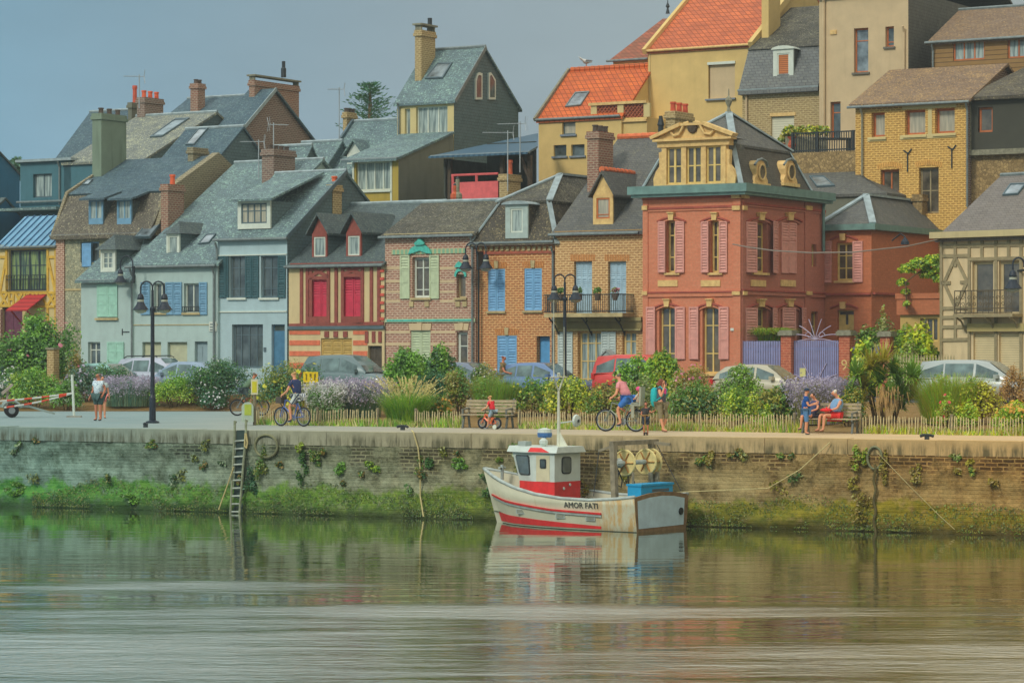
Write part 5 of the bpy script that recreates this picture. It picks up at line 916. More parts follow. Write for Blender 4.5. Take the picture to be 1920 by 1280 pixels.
def patch(cx, cy, rx, ry):
    a = m.math('POWER', m.math('DIVIDE', m.math('SUBTRACT', xyz.outputs[0], cx), rx), 2.); b = m.math('POWER', m.math('DIVIDE', m.math('SUBTRACT', fy, cy), ry), 2.)
    return m.rng(m.math('ADD', m.math('ADD', a, b), m.math('MULTIPLY', m.math('SUBTRACT', nzp, .5), -6.)), 2.0, -.7, 0, 1, True)
pa = patch(-7.3, 46.5, 6.5, 8.)                        # wind-ruffled cat's-paws on the harbour
for q in ((.4, 54.5, 8., 1.7), (5.5, 46.5, 5., 2.2), (8.2, 47., 1.8, 6.), (-8., 60., 4., 1.6), (2.5, 41.5, 5., 1.6)): pa = m.math('MAXIMUM', pa, patch(*q))
amp = m.math('ADD', m.math('ADD', .05, m.math('MULTIPLY', near, .16)), m.math('MULTIPLY', pa, .28))
wv = lambda sc_, k, d, r: m.n('TexNoise', {'Vector': m.n('Mapping', {'Vector': o, 'Scale': k}).outputs[0], 'Scale': sc_, 'Detail': d, 'Roughness': r, 'Distortion': .5}).outputs[0]
h = m.math('ADD', m.math('ADD', m.math('MULTIPLY', wv(.9, (.3, 1.5, 1), 2, .5), .8), m.math('MULTIPLY', wv(2.4, (.9, 1.9, 1), 3, .6), m.math('ADD', .12, m.math('MULTIPLY', pa, .6)))), m.math('MULTIPLY', wv(.2, (.6, 1.4, 1), 2, .5), 1.5))
bn = m.n('Bump', {'Height': h, 'Strength': amp, 'Distance': .2}).outputs[0]; m.t.nodes.remove(m.b)
df = m.n('BsdfDiffuse', {'Color': (.05, .062, .03, 1)}); gl = m.n('BsdfGlossy', {'Roughness': m.math('ADD', .02, m.math('MULTIPLY', pa, .22)), 'Color': (.95, .97, .93, 1), 'Normal': bn}); fr = m.n('Fresnel', {'IOR': 1.33}); mx = m.n('MixShader', {0: m.rng(fr.outputs[0], .02, .7, .2, .93), 1: df.outputs[0], 2: gl.outputs[0]}); m.t.links.new(mx.outputs[0], m.t.nodes['Material Output'].inputs[0]); WAT = m.mat
o = npmesh('water', [(-400, 5, WATER), (400, 5, WATER), (400, 320, WATER), (-400, 320, WATER)], [(0, 1, 2, 3)], [0], [WAT]); o['kind'] = 'structure'
o = npmesh('river_bed', [(-400, 5, WATER-1.2), (400, 5, WATER-1.2), (400, 320, WATER-1.2), (-400, 320, WATER-1.2)], [(0, 1, 2, 3)], [0], [SOIL]); o['kind'] = 'structure'
# ------------------------------------------------------------ fishing boat
HULL = NM('hull_paint', .5, .4); m = HULL; o = m.obj(); s3 = m.n('SeparateXYZ', {0: o}); col = m.mix(m.rng(m.noise(o, 1.2, 5, .6), .35, .7, 0, .6), C(186, 184, 160), C(166, 166, 142)); rust = m.math('MULTIPLY', m.rng(m.noise(o, 2.2, 5, .7, sc=(2, 2, .5)), .44, .58), m.rng(s3.outputs[0], 1.7, .9)); col = m.mix(m.math('MULTIPLY', rust, .8), col, C(176, 138, 74)); col = m.mix(m.rng(m.noise(o, 3, 4, .7, sc=(3, 3, .3)), .6, .75, 0, .4), col, C(150, 130, 84)); m.set('Base Color', col); HULLM = m.mat
B_WHITE = plain('boat_white', C(178, 188, 180), .45, .1, 3); B_RED = plain('boat_red', C(196, 48, 48), .45, .14, 4); B_BLUE = plain('transom_pale_blue', C(160, 182, 190), .5, .12, 3); B_RAIL = plain('boat_rail_umber', C(112, 90, 62), .7, .3, 5); B_GREY = plain('boat_grey', C(150, 160, 155), .55, .2, 4); B_STEEL = plain('gantry_steel', C(122, 114, 94), .6, .3, 6); B_RUST = plain('rusty_steel', C(165, 120, 70), .8, .3, 8); ROPE = plain('rope', C(176, 164, 116), .9, .2, 20); CREAMD = plain('drum_cream', C(196, 180, 122), .6, .2, 5)
BE = thing('fishing_boat', 'small white and red fishing boat with wheelhouse and net drums, moored at the quay wall', 'boat', (4.35, 79.0, WATER), R(142)); BE.rotation_euler = (0, 0, R(142))
bx_ = [0, .7, 1.6, 2.6, 3.6, 4.5, 5.2, 5.8, 6.25, 6.6]; bs = [1.38, 1.42, 1.45, 1.45, 1.38, 1.2, .95, .62, .3, .04]; bw_ = [1.25, 1.3, 1.32, 1.3, 1.15, .88, .58, .28, .06, .0]; sh = [1.0, .92, .86, .88, .97, 1.12, 1.28, 1.42, 1.52, 1.6]
IP = lambda t, x: float(np.interp(x, bx_, t))
def hy(x, z): t = max(0, z)/IP(sh, x); return IP(bw_, x)+(IP(bs, x)-IP(bw_, x))*(t**.85)
ts = np.linspace(0, 6.6, 34); vs = []; fs = []; prof = lambda x: [(-.45, max(0, IP(bw_, x)*.55)), (-.15, IP(bw_, x)*.9), (.0, hy(x, 0)), (.25, hy(x, .25)), (.5, hy(x, .5)), (.75, hy(x, .75)), (IP(sh, x), IP(bs, x))]
for x in ts:
    P = prof(x); xs = x+0; rk = lambda z: x-.0 if x < 5 else x-(1-max(0, z)/1.6)*.5*(x-5)/1.6
    for z, y in P: vs.append((rk(z), y, z))
    for z, y in ((IP(sh, x), max(.005, IP(bs, x)-.07)), (.36, max(.004, hy(x, .36)-.09))): vs.append((rk(z), y, z))
    for z, y in ((.36, max(.004, hy(x, .36)-.09)), (IP(sh, x), max(.005, IP(bs, x)-.07))): vs.append((rk(z), -y, z))
    for z, y in P[::-1]: vs.append((rk(z), -y, z))
K = 18
for i in range(len(ts)-1):
    for j in range(K-1): a = i*K+j; fs.append((a, a+1, a+K+1, a+K))
fs.append(tuple(range(0, 8))+tuple(range(10, K))) if False else None
hull = npmesh('hull', vs, fs, [0]*len(fs), [HULLM], BE); hull.data.polygons.foreach_set('use_smooth', [i % (K-1) not in (6, 7, 8, 9, 10) for i in range(len(fs))])
b = MB(); q = [(0, y, z) for z, y in prof(0)]; q2 = [(0, -y, z) for z, y in prof(0)][::-1]; ring = q+[(0, .6, 1.1), (0, 0, 1.13), (0, -.6, 1.1)]+q2; b.prism(ring, (.07, 0, 0)); b.build('transom', [B_RAIL], BE)
b = MB(); b.prism([(-.012, 1.16, .1), (-.012, 1.22, .9), (-.012, .6, .98), (-.012, 0, 1.01), (-.012, -.6, .98), (-.012, -1.16, .9), (-.012, -1.1, .12)], (.011, 0, 0)); b.build('transom_panel', B_BLUE, BE); b = MB(); b.lathe([(.11, 0), (.11, .03), (.07, .03)], (-.045, -.95, .52), 10, axis='X'); b.build('exhaust', IRON, BE)
for sg_ in (1, -1): b = MB(); b.tube([(x-(0 if x < 5 else 0), sg_*(IP(bs, x)-.03), IP(sh, x)+.02) for x in ts], .055, 6); b.build('gunwale', B_GREY if sg_ > 0 else B_GREY, BE, smooth=True)
def strake(x0, x1, zf, hh, off, mat, name):
    b = MB(); xs = np.linspace(x0, x1, 26)
    for sg_ in (1, -1):
        v = []; f = []
        for x in xs:
            z = zf(x); h = hh(x) if callable(hh) else hh
            for zz, oo in ((z, 0), (z, off), (z+h, off), (z+h, 0)): rk = x if x < 5 else x-(1-max(0, zz)/1.6)*.5*(x-5)/1.6; v.append((rk, sg_*(hy(x, zz)+oo+.006), zz))
        n = len(xs); b.add(v, [(i*4+j, i*4+(j+1) % 4, i*4+4+(j+1) % 4, i*4+4+j) for i in range(n-1) for j in range(4)]+[(0, 1, 2, 3), (4*n-4, 4*n-3, 4*n-2, 4*n-1)])
    return b.build(name, mat, BE)
zs_ = lambda x: float(np.interp(x, [.9, 3, 5, 6.4], [.47, .53, .68, .82])); strake(1.15, 6.35, zs_, .055, .05, B_RED, 'rubbing_strake'); strake(1.15, 6.3, lambda x: zs_(x)-.07, .055, .035, B_GREY, 'rubbing_strake'); strake(1.2, 6.2, lambda x: .06+.0*x, lambda x: .08+.04*(x-1.2), .004, B_RED, 'boot_stripe')
strake(0, 6.1, lambda x: -.2, .22, .005, plain('antifouling_dark', C(52, 62, 50), .8, .3, 4), 'antifouling')
for x in (1.55, 2.65, 4.35):
    z = .36+.03*(x-1.5); b = MB(); b.box(x-.17, x+.17, hy(x, z)-.02, hy(x, z)+.025, z-.075, z+.075); o = b.build('scupper', B_GREY, BE); b = MB(); b.box(x-.13, x+.13, hy(x, z)+.0255, hy(x, z)+.032, z-.05, z+.05); b.build('scupper_flap', plain('scupper_grey', C(120, 124, 110), .6, .2), o)
xt = 1.85; zt = .72; dyx = (hy(xt+.5, zt)-hy(xt-.5, zt)); T = Vector((-1, -dyx, 0)).normalized(); dyz = (hy(xt, zt+.1)-hy(xt, zt-.1))/.2; U = Vector((0, dyz, 1)).normalized(); Nn = T.cross(U).normalized(); Mt = Matrix((T, U, Nn)).transposed().to_4x4(); Mt.translation = Vector((xt, hy(xt, zt)+.02, zt)); font_mesh('AMOR FATI', .24, plain('lettering_dark', C(62, 66, 62), .6), BE, Mt, depth=.006)
b = MB(); dk = [(x, max(.0, hy(x, .36)-.1)) for x in np.linspace(.05, 6.2, 14)]; b.poly([(x, y, .36) for x, y in dk]+[(x, -y, .36) for x, y in dk[::-1]]); b.build('deck', plain('deck_grey_green', C(110, 120, 108), .8, .2, 5), BE)
# wheelhouse
fp = [(3.42, .64), (4.22, .64), (4.95, .36), (4.95, -.36), (4.22, -.64), (3.42, -.64)]; ftop = [(3.42, .64), (4.26, .64), (5.2, .4), (5.2, -.4), (4.26, -.64), (3.42, -.64)]
def ringm(z0, z1, k0, k1, mat, name, off=0):
    b = MB(); L = lambda k: [(a[0]+(c[0]-a[0])*k, a[1]+(c[1]-a[1])*k) for a, c in zip(fp, ftop)]; lo = L(k0); hi = L(k1); n = 6; b.add([(x, y, z0) for x, y in lo]+[(x, y, z1) for x, y in hi], [(i, (i+1) % n, n+(i+1) % n, n+i) for i in range(n)]+[tuple(range(n, 2*n)), tuple(range(n))[::-1]]); return b.build(name, mat, BE)
ringm(.36, 1.32, 0, 0, B_RED, 'wheelhouse_base'); WHS = ringm(1.321, 2.18, 0, 1, B_WHITE, 'wheelhouse')
def wpan(p, q, z0, z1, mat, parent, name='window', th=.02, r=.12):
    """rounded pane on a wheelhouse wall between plan points p and q"""
    p = Vector((*p, 0)); q = Vector((*q, 0)); t = (q-p).normalized(); n = Vector((-t.y, t.x, 0)); L = (q-p).length; pts = []
    for cx, cz, a0 in ((L-r, z1-r, 0), (r, z1-r, 90), (r, z0+r, 180), (L-r, z0+r, 270)):
        for k in range(4): a = R(a0+30*k); pts.append((cx+r*math.cos(a), cz+r*math.sin(a)))
    b = MB(); b.prism([p+t*u+Vector((0, 0, v)) for u, v in pts], n*th); return b.build(name, mat, parent)
for nm_, e_, mt_ in (('window', .0, IRON), ('pane', .035, GL)):
    k = e_; th = .03 if nm_ == 'window' else .036
    wpan((3.435+k*0-.0, -.18+k), (3.435, .3-k), 1.55+k, 2.06-k, mt_, WHS, nm_, -th if False else th, .1)
    wpan((3.95-k, .64), (3.72+k, .64), 1.72+k, 2.0-k, mt_, WHS, nm_, -th, .04)
    wpan((5.1, -.26+k), (5.1, .26-k), 1.5+k, 2.05-k, mt_, WHS, nm_, -th, .07)
for sg_ in (1, -1):
    A, B, Cc, Dd = [Vector((q[0], sg_*q[1], z)) for q, z in ((fp[1], 1.321), (fp[2], 1.321), (ftop[1], 2.18), (ftop[2], 2.18))]; nn = (B-A).cross(Cc-A).normalized(); nn = nn if nn.y*sg_ > 0 else -nn; bil = lambda u, v: A*(1-u)*(1-v)+B*u*(1-v)+Cc*(1-u)*v+Dd*u*v
    for nm_, e_, mt_, th in (('window', .0, IRON, .02), ('pane', .035, GL, .045)):
        b = MB(); pts = [bil(u, v) for u, v in ((.14+e_, .24+e_), (.2+e_, .2+e_), (.8-e_, .2+e_), (.86-e_, .26+e_), (.86-e_, .84-e_), (.8-e_, .9-e_), (.2+e_, .9-e_), (.14+e_, .84-e_))]; b.prism([p-nn*.005 for p in pts], nn*(th+.005)); b.build(nm_, mt_, WHS)
b = MB(); b.box(3.6, 4.1, .642, .652, 1.33, 2.1); b.build('door', plain('door_offwhite', C(186, 180, 150), .5, .1), WHS)
b = MB(); rf = [(3.28, .74), (4.35, .74), (5.36, .46), (5.36, -.46), (4.35, -.74), (3.28, -.74)]; n = 6; b.add([(x, y, 2.182) for x, y in rf]+[(x*.97+.12, y*.86, 2.36) for x, y in rf], [(i, (i+1) % n, n+(i+1) % n, n+i) for i in range(n)]+[tuple(range(n, 2*n)), tuple(range(n))[::-1]]); RF = b.build('wheelhouse_roof', B_WHITE, BE)
b = MB(); b.prism([(3.55, .728, 2.2), (4.35, .728, 2.2), (4.3, .66, 2.33), (3.9, .66, 2.33)], (0, .012, 0)); b.build('roof_stripe', B_RED, RF)
MP = plain('mast_white', C(185, 186, 168), .5, .1); b = MB(); b.tube([(3.75, 0, 2.3), (3.75, 0, 4.0)], [.06, .035], 8); b.prism([(3.72, -.02, 2.34), (3.4, -.02, 2.34), (3.72, -.02, 2.8)], (0, .04, 0)); MA = b.build('mast', MP, BE)
b = MB(); zc = 4.0; b.tube([(3.75, -.25, zc+.42), (3.75, -.12, zc+.2), (3.75, 0, zc), (3.75, .12, zc+.2), (3.75, .25, zc+.42)], .025, 6); b.tube([(3.75, -.42, zc+.42), (3.75, .42, zc+.42)], .02, 6); b.lathe([(.05, 0), (.05, .12), (.02, .14)], (3.75, 0, zc+.42), 8); b.build('yoke', MP, MA)
for y, h in ((.24, 2.3), (-.27, 1.5)): b = MB(); b.tube([(3.75, y, zc+.42), (3.75, y, zc+.42+h)], [.02, .008], 5); b.build('whip_antenna', MP, MA)
b = MB(); b.lathe([(.02, 0), (.17, .03), (.19, .09), (.17, .1)], (3.3, -.38, 3.12), 14, axis='X'); b.tube([(3.36, -.38, 3.12), (3.75, 0, 3.05)], .02, 5); o = b.build('loudhailer', B_WHITE, MA); b = MB(); b.lathe([(.05, 0), (.03, .05)], (3.28, -.38, 3.12), 8, axis='X'); b.build('driver', IRON, o)
b = MB(); b.lathe([(.2, 0), (.22, .05), (.22, .14)], (4.2, .1, 2.62), 12); b.lathe([(.05, -.26), (.05, 0)], (4.2, .1, 2.62), 8); o = b.build('radar', plain('radar_blue', C(60, 100, 150), .4), RF); b = MB(); b.lathe([(.22, 0), (.2, .1), (.05, .14)], (4.2, .1, 2.762), 12); b.build('radar_cap', B_WHITE, o)
b = MB(); b.lathe([(.06, 0), (.13, .1), (.13, .18), (.05, .26)], (4.05, .35, 2.35), 10); b.build('satellite_dome', B_WHITE, RF); b = MB(); b.box(4.62, 4.9, .2, .5, 2.365, 2.5); b.build('searchlight', B_GREY, RF)
for z, y in ((1.12, .2), (1.22, -.1)): b = MB(); b.lathe([(.04, 0), (.05, .02), (.02, .03)], (3.385, y, z), 8, axis='X'); b.build('deck_light', B_WHITE, BE)
# gantry with net drums
b = MB()
for y in (1.12, -1.12): b.bar((.85, y, .5), (1.05, y*.86, 2.5), .16, .16)
b.bar((1.05, 1.05, 2.53), (1.05, -1.25, 2.53), .15, .13); b.bar((.5, -1.15, 2.45), (1.05, -1.0, 2.5), .09, .09); b.bar((1.05, 1.0, 2.45), (1.5, 1.05, 2.3), .07, .07); b.tube([(.6, .6, .4), (.6, .6, 1.7)], .04, 6); b.bar((.75, -.5, .4), (.75, -.5, 1.65), .09, .09); b.bar((.75, -.85, .4), (.75, -.85, 1.65), .09, .09); GA = b.build('gantry', B_STEEL, BE)
b = MB(); b.lathe([(.07, -.9), (.07, .7)], (1.0, 0, 1.95), 10, axis='Y'); b.lathe([(.12, .95), (.15, .72)], (1.0, 0, 1.95), 10, axis='Y'); b.build('drum_axle', B_GREY, GA)
for y in (.45, -.62, -.9):
    b = MB(); c_ = Vector((1.0, y, 1.95)); pts = [c_+Vector((.36*math.cos(a), 0, .36*math.sin(a))) for a in np.linspace(0, 2*math.pi, 25)]; b.tube(pts, .035, 6); b.lathe([(.35, -.012), (.35, .012)], c_, 20, axis='Y'); o = b.build('net_drum', CREAMD, GA); b = MB()
    for k in range(6): a = R(60*k); b.bar(c_+Vector((.08*math.cos(a), .035, .08*math.sin(a))), c_+Vector((.32*math.cos(a), .035, .32*math.sin(a))), .05, .02)
    b.lathe([(.09, .014), (.07, .06)], c_, 10, axis='Y'); b.build('spokes', B_RUST, o)
for i, (y, z) in enumerate(((.9, 2.2), (.1, 1.85), (.72, 1.95))):
    b = MB(); b.tube([(1.05, y, z), (1.1, y+.05, z-.35), (1.0, y+.12, z-.62), (.92, y+.02, z-.7), (.95, y-.08, z-.5), (1.05, y-.02, z-.2)], .022, 5); b.build('hanging_line', IRON, GA)
for p_, q in (((1.05, -1.2, 2.5), (.15, -1.25, 1.05)), ((1.5, 1.05, 2.3), (1.5, 1.3, 1.0))): b = MB(); b.tube([p_, q], .012, 5); b.build('stay', IRON, GA)
b = MB(); b.tube([(4.7, .25, .6), (5.0, .1, .55), (5.1, -.2, .6), (4.9, -.3, .65), (4.75, 0, .7), (4.95, .2, .72)], .05, 6); b.build('coiled_hose', B_RED, BE); b = MB(); b.tube([(5.9, 0, 1.3), (5.9, 0, 1.75)], .05, 6); b.tube([(5.9, .15, 1.66), (5.9, -.15, 1.66)], .035, 6); b.build('bow_bitt', B_GREY, BE)
Mw = BE.matrix_world.copy(); Mw = Matrix.Translation(BE.location) @ Matrix.Rotation(R(142), 4, 'Z')
CB = thing('fish_crate', 'bright blue plastic fish crate lying across the stern of the boat', 'crate', Mw @ Vector((.42, -.02, 1.0)), R(142)); BLU = plain('crate_blue', C(30, 140, 186), .45, .08); b = MB(); b.box(-.24, .24, -.8, .8, .0, .3); b.box(-.27, .27, -.83, .83, .301, .36); b.build('body', BLU, CB); b = MB(); b.box(-.246, -.241, -.6, .25, .12, .2); b.build('label_panel', plain('crate_panel', C(80, 88, 90)), CB)
b = MB(); b.box(-.2, .2, -.9, .9, -.62, -.002); b.build('support', B_STEEL, CB)

# ------------------------------------------------------------ ropes, ladder and ring on the quay wall
def qp(px, py, off=0.):
    """a point on the quay face seen at photo pixel (px, py)"""
    u = (px-960)/FP; Y = (83.35-off)/(1+.468*u); return W(px, py, Y)
b = MB(); L0 = [qp(440, 812, .12), qp(432, 962, .3)]; L1 = [qp(461, 810, .12), qp(449, 962, .3)]
for A in (L0, L1): b.tube([A[0]+Vector((0, .3, .35)), A[0]+Vector((0, .05, .38)), A[0], A[1]], .045, 6)
o_ = Vector(L0[0]); LD = tag(bpy.data.objects.new('ladder', None), 'weathered iron ladder hanging down the quay wall into the water', 'ladder'); COL.objects.link(LD); b.build('rails', plain('ladder_weathered', C(120, 128, 104), .8, .3, 8), LD); b = MB()
for i in range(10): t = .1+.88*i/9; b.tube([L0[0].lerp(L0[1], t), L1[0].lerp(L1[1], t)], .028, 6)
b.build('rungs', plain('rung_pale', C(150, 160, 150), .7, .3), LD); b = MB(); a = qp(444, 830, .03); 
b.prism([qp(446, 806, .02), qp(462, 806, .02), qp(456, 962, .02), qp(438, 962, .02)], Vector((-.42, -.9, 0))*.06); b.build('back_channel', plain('wet_channel', C(44, 62, 58), .7, .3), LD)
def rope(name, label, pts, r=.025, mat=None): b = MB(); b.tube(pts, r, 6); return tag(b.build(name, mat or ROPE), label, 'rope')
rope('mooring_rope', 'long pale rope hanging down the quay wall left of the boat', [qp(772, 807, -.15), qp(775, 810, .1), qp(784, 840, .1), qp(788, 880, .08), qp(788, 930, .1), qp(794, 968, .3)])
rope('mooring_rope', 'slack rope loop tied to the iron ladder', [qp(438, 875, .35), qp(428, 905, .3), qp(410, 955, .4)], .022); rope('mooring_rope', 'short rope loop hanging beside the ladder top', [qp(460, 812, .2), qp(459, 836, .2), qp(462, 840, .2), qp(464, 830, .2), qp(461, 812, .2)], .03)
rope('mooring_rope', 'thin mooring line slanting up from the boat stern to the quay edge', [Mw @ Vector((.3, -1.2, 1.05)), qp(1440, 915, .9), qp(1500, 880, .5), qp(1556, 829, .1)], .014)
rope('mooring_rope', 'slack line falling from the rusty wall ring down to the water', [qp(1643, 846, .12), qp(1700, 905, .15), qp(1760, 965, .12), qp(1790, 992, .15)], .009)
b = MB(); c_ = qp(499, 836, .07); b.tube([c_+Vector((.42*math.cos(a)*.9, -.2*math.cos(a), .36*math.sin(a))) for a in np.linspace(0, 2*math.pi, 20)], .04, 6); tag(b.build('mooring_ring', plain('ring_rust', C(110, 112, 84), .9, .3)), 'big rusty mooring ring on the quay wall right of the ladder', 'ring')
b = MB(); c_ = qp(1640, 858, .07); b.tube([c_+Vector((.22*math.cos(a)*.9, -.1*math.cos(a), .32*math.sin(a))) for a in np.linspace(0, 2*math.pi, 20)], .035, 6); tag(b.build('mooring_ring', MC['ring_rust']), 'rusty mooring ring hung with a chain at the right end of the wall', 'ring')
b = MB(); b.tube([qp(1640+2*math.sin(i), 870+i*6.2, .1) for i in range(22)], .04, 5); tag(b.build('mooring_chain', plain('chain_weed', C(92, 84, 50), .9, .3)), 'weedy chain hanging down the wall from the right ring', 'chain')
for p_, lb in (((755, 806), 'iron mooring cleat on the quay edge at the hanging rope'), ((1738, 824), 'flat rusty mooring bar on the quay edge near the right end'), ((273, 801), 'small dark bollard stub on the quay near the left lamp post')):
    g_ = G(*p_); E_ = thing('mooring_cleat', lb, 'cleat', g_, ang); b = MB(); b.box(-.06, .06, -.05, .05, 0, .1); b.build('base', IRON, E_); b = MB(); w_ = .2 if p_[0] > 300 else .07; b.tube([(-w_, 0, .1), (-w_*.5, 0, .13), (w_*.5, 0, .13), (w_, 0, .1)], .045, 6); b.build('horn', IRON, E_)

# ------------------------------------------------------------ street lamps
def bell(b, c, s=1.):
    pass
GLS = plain('lamp_glass', C(150, 155, 140), .2, .1); POLE = plain('lamp_pole_navy', C(36, 46, 58, 1), .45, .15, 3)
def lamp_heads(E, top, arms, s=1.):
    for dx, rr in arms:
        sg_ = 1 if dx > 0 else -1; r = abs(dx)/2; P = [(0, 0, top-r*.7)]+[(sg_*(r-r*math.cos(a)), 0, top+r*math.sin(a)*1.05) for a in np.linspace(0, math.pi, 9)]+[(dx, 0, top-.25*s)]
        b = MB(); b.tube(P, .035*s, 6); A = b.build('arm', POLE, E); z = top-.25*s; b = MB(); b.lathe([(.05*s, 0), (.11*s, -.06*s), (.15*s, -.2*s), (.15*s, -.26*s)], (dx, 0, z), 12); b.lathe([(.15*s, -.36*s), (.19*s, -.48*s), (.34*s, -.68*s), (.36*s, -.71*s), (.3*s, -.7*s)], (dx, 0, z), 14); H_ = b.build('lamp_shade', POLE, A, smooth=True); b = MB(); b.lathe([(.14*s, -.261*s), (.145*s, -.355*s)], (dx, 0, z), 12); b.build('lamp_collar', GLS, A); b = MB(); b.lathe([(.28*s, -.705*s), (.22*s, -.8*s), (.08*s, -.86*s)], (dx, 0, z), 12); b.build('lamp_glass', GLS, H_)
def street_lamp(px, pyb, ptop, label):
    g_ = G(px, pyb); sc = g_.y/FP; h = (pyb-ptop)*sc; E = thing('street_lamp', label, 'street lamp', g_, 0); b = MB(); b.lathe([(.24, 0), (.24, .06), (.12, .1), (.11, .9), (.075, 1.0), (.068, h-1.2), (.05, h-1.15), (.045, h-.5)], (0, 0, 0), 12); b.build('pole', POLE, E); b = MB(); b.lathe([(.09, 0), (.1, .1), (.06, .16)], (0, 0, h-1.25), 10); b.build('collar', POLE, E); lamp_heads(E, h-.42, ((-.42, 0), (.42, 0)), .82); return E
street_lamp(286, 793, 517, 'dark double-headed street lamp on the open quay in front of the white houses'); street_lamp(1059, 778, 505, 'dark double-headed street lamp behind the picket fence near the blue car')
def wall_lamp(H, px, py, d, arms, label, s=.9):
    p_ = H.E.location + H.ax*H.p(px, py, d)[0]+H.ay*d; z = W(px, py, p_.y).z; E = thing('wall_lamp', label, 'wall lamp', (p_.x, p_.y, z), H.E.rotation_euler.z); b = MB(); b.box(-.05, .05, .0, .1, -.9, -.1); b.build('bracket', IRON, E); lamp_heads(E, 0, arms, s)
wl = House('x', 248, 118.7); bpy.data.objects.remove(wl.E); wl.E = bpy.data.objects.new('tmp', None); wl.E.location = wl.o; wl.E.rotation_euler = (0, 0, math.atan2(-.6, 1))
wall_lamp(wl, 249, 495, -.35, ((-.75, 0),), 'bell-shaped wall lamp on the corner between the two white houses'); wl.E.location = wl.o
for px, c, arms, lb in ((893, 118.6, ((-.55, 0), (.5, 0)), 'pair of bell-shaped wall lamps on the downpipe between pink and orange brick houses'),): 
    u = (px-960)/FP; Y = c/(1+.6*u); p_ = W(px, 467, Y); E = thing('wall_lamp', lb, 'wall lamp', p_, math.atan2(-.6, 1)); b = MB(); b.box(-.04, .04, .1, .55, -.9, -.1); b.build('bracket', IRON, E); lamp_heads(E, 0, arms, .9)
p_ = W(1920, 494, 103.); E = thing('wall_lamp', 'bell-shaped lamp in front of the half-timbered house at the right edge', 'wall lamp', p_, 0); b = MB(); b.tube([(.0, 0, -.1), (.3, 0, -.2), (.3, 3., -.2)], .05, 6); b.build('bracket', IRON, E); lamp_heads(E, 0, ((-.42, 0),), 1.0)
Hl = bpy.data.objects.get('house'); 
u = (1697-960)/FP; p_ = W(1697, 440, 115.5); E = thing('wall_lamp', 'small lantern on a bracket on the red annex wall', 'wall lamp', p_, R(60)); b = MB(); b.tube([(0, .6, -.25), (0, .2, .05), (0, 0, -.1)], .03, 6); b.build('bracket', IRON, E); b = MB(); b.lathe([(.03, 0), (.17, -.2), (.19, -.32), (.12, -.33)], (0, 0, -.1), 10); b.build('lamp_shade', POLE, E)
b = MB(); pts = [W(px, py, Y) for px, py, Y in ((1374, 458, 111.5), (1400, 463, 110), (1450, 470, 107.5), (1520, 474, 105.5), (1600, 473, 104), (1700, 462, 104.5), (1764, 448, 108))]; b.tube(pts, .028, 5); tag(b.build('power_cable', plain('cable_grey', C(120, 110, 100), .7)), 'grey power cable slung from the pink house to the half-timbered house', 'cable')

# ------------------------------------------------------------ TV antennas
def yagi(px, pyt, pyb, Y, label, n=7, L=1.6, az=180, style=0):
    p0 = W(px, pyb, Y); p1 = W(px, pyt, Y); E = thing('tv_antenna', label, 'antenna', p0); h = p1.z-p0.z; al = plain('aluminium_dull', C(150, 158, 160), .4, .1, 5, .5, .4); b = MB(); b.tube([(0, 0, -.6), (0, 0, h)], .03, 6); b.build('mast', al, E); b = MB(); d = Vector((math.cos(R(az)), math.sin(R(az)), 0)); q = Vector((-d.y, d.x, 0)); z = Vector((0, 0, h-.1)); b.tube([z-d*.3, z+d*L], .018, 5)
    for i in range(n): c_ = z+d*(L*i/(n-1)); w_ = .35*(1-.5*i/n); b.tube([c_-q*w_, c_+q*w_], .012, 4)
    for s_ in (-.35, .35): b.tube([z-d*.25, z-d*.3+q*.1+Vector((0, 0, s_))], .015, 4); b.tube([z-d*.25-q*.3, z-d*.3-q*.3+Vector((0, 0, s_))], .012, 4)
    b.build('elements', al, E)
yagi(261, 140, 182, 142, 'small antenna on the chimney with orange pots at the left', az=190, L=.8); yagi(636, 164, 240, 143, 'tall mast antenna standing left of the dark conifer', az=180, L=.6); yagi(485, 262, 312, 134, 'lattice antenna above the grey chimney of the grey-white house', az=178, L=.9, n=5); yagi(513, 230, 316, 133.5, 'thin plain antenna pole in front of the brick gable', n=3, L=.7, az=20)
yagi(952, 245, 335, 130, 'thin antenna on a pole in front of the dark slate-hung gable', n=8, L=1.2, az=182); yagi(975, 228, 300, 130.5, 'red-poled antenna in front of the metal-roofed shed', n=8, L=1.1, az=165)
# gas bottle and pots left standing on the ridge
for px, c, s_, lb in ((853, POT, .5, 'small terracotta figure on the ridge below the red balcony'), (858, LEADC, 1.0, 'grey stovepipe leaning on the ridge below the red balcony')):
    p_ = W(px, 374, 126); E = thing('ridge_pot', lb, 'chimney pot', p_); b = MB(); b.lathe([(.16, -.2), (.22, .1), (.2, .25), (.09, .35), (.1, .3+s_*.6), (.06, .35+s_*.6)], (0, 0, 0), 10); b.build('body', c, E); b = MB(); b.lathe([(.1, .36+s_*.6), (.02, .46+s_*.6)], (0, 0, 0), 8); b.build('cap', IRON, E)
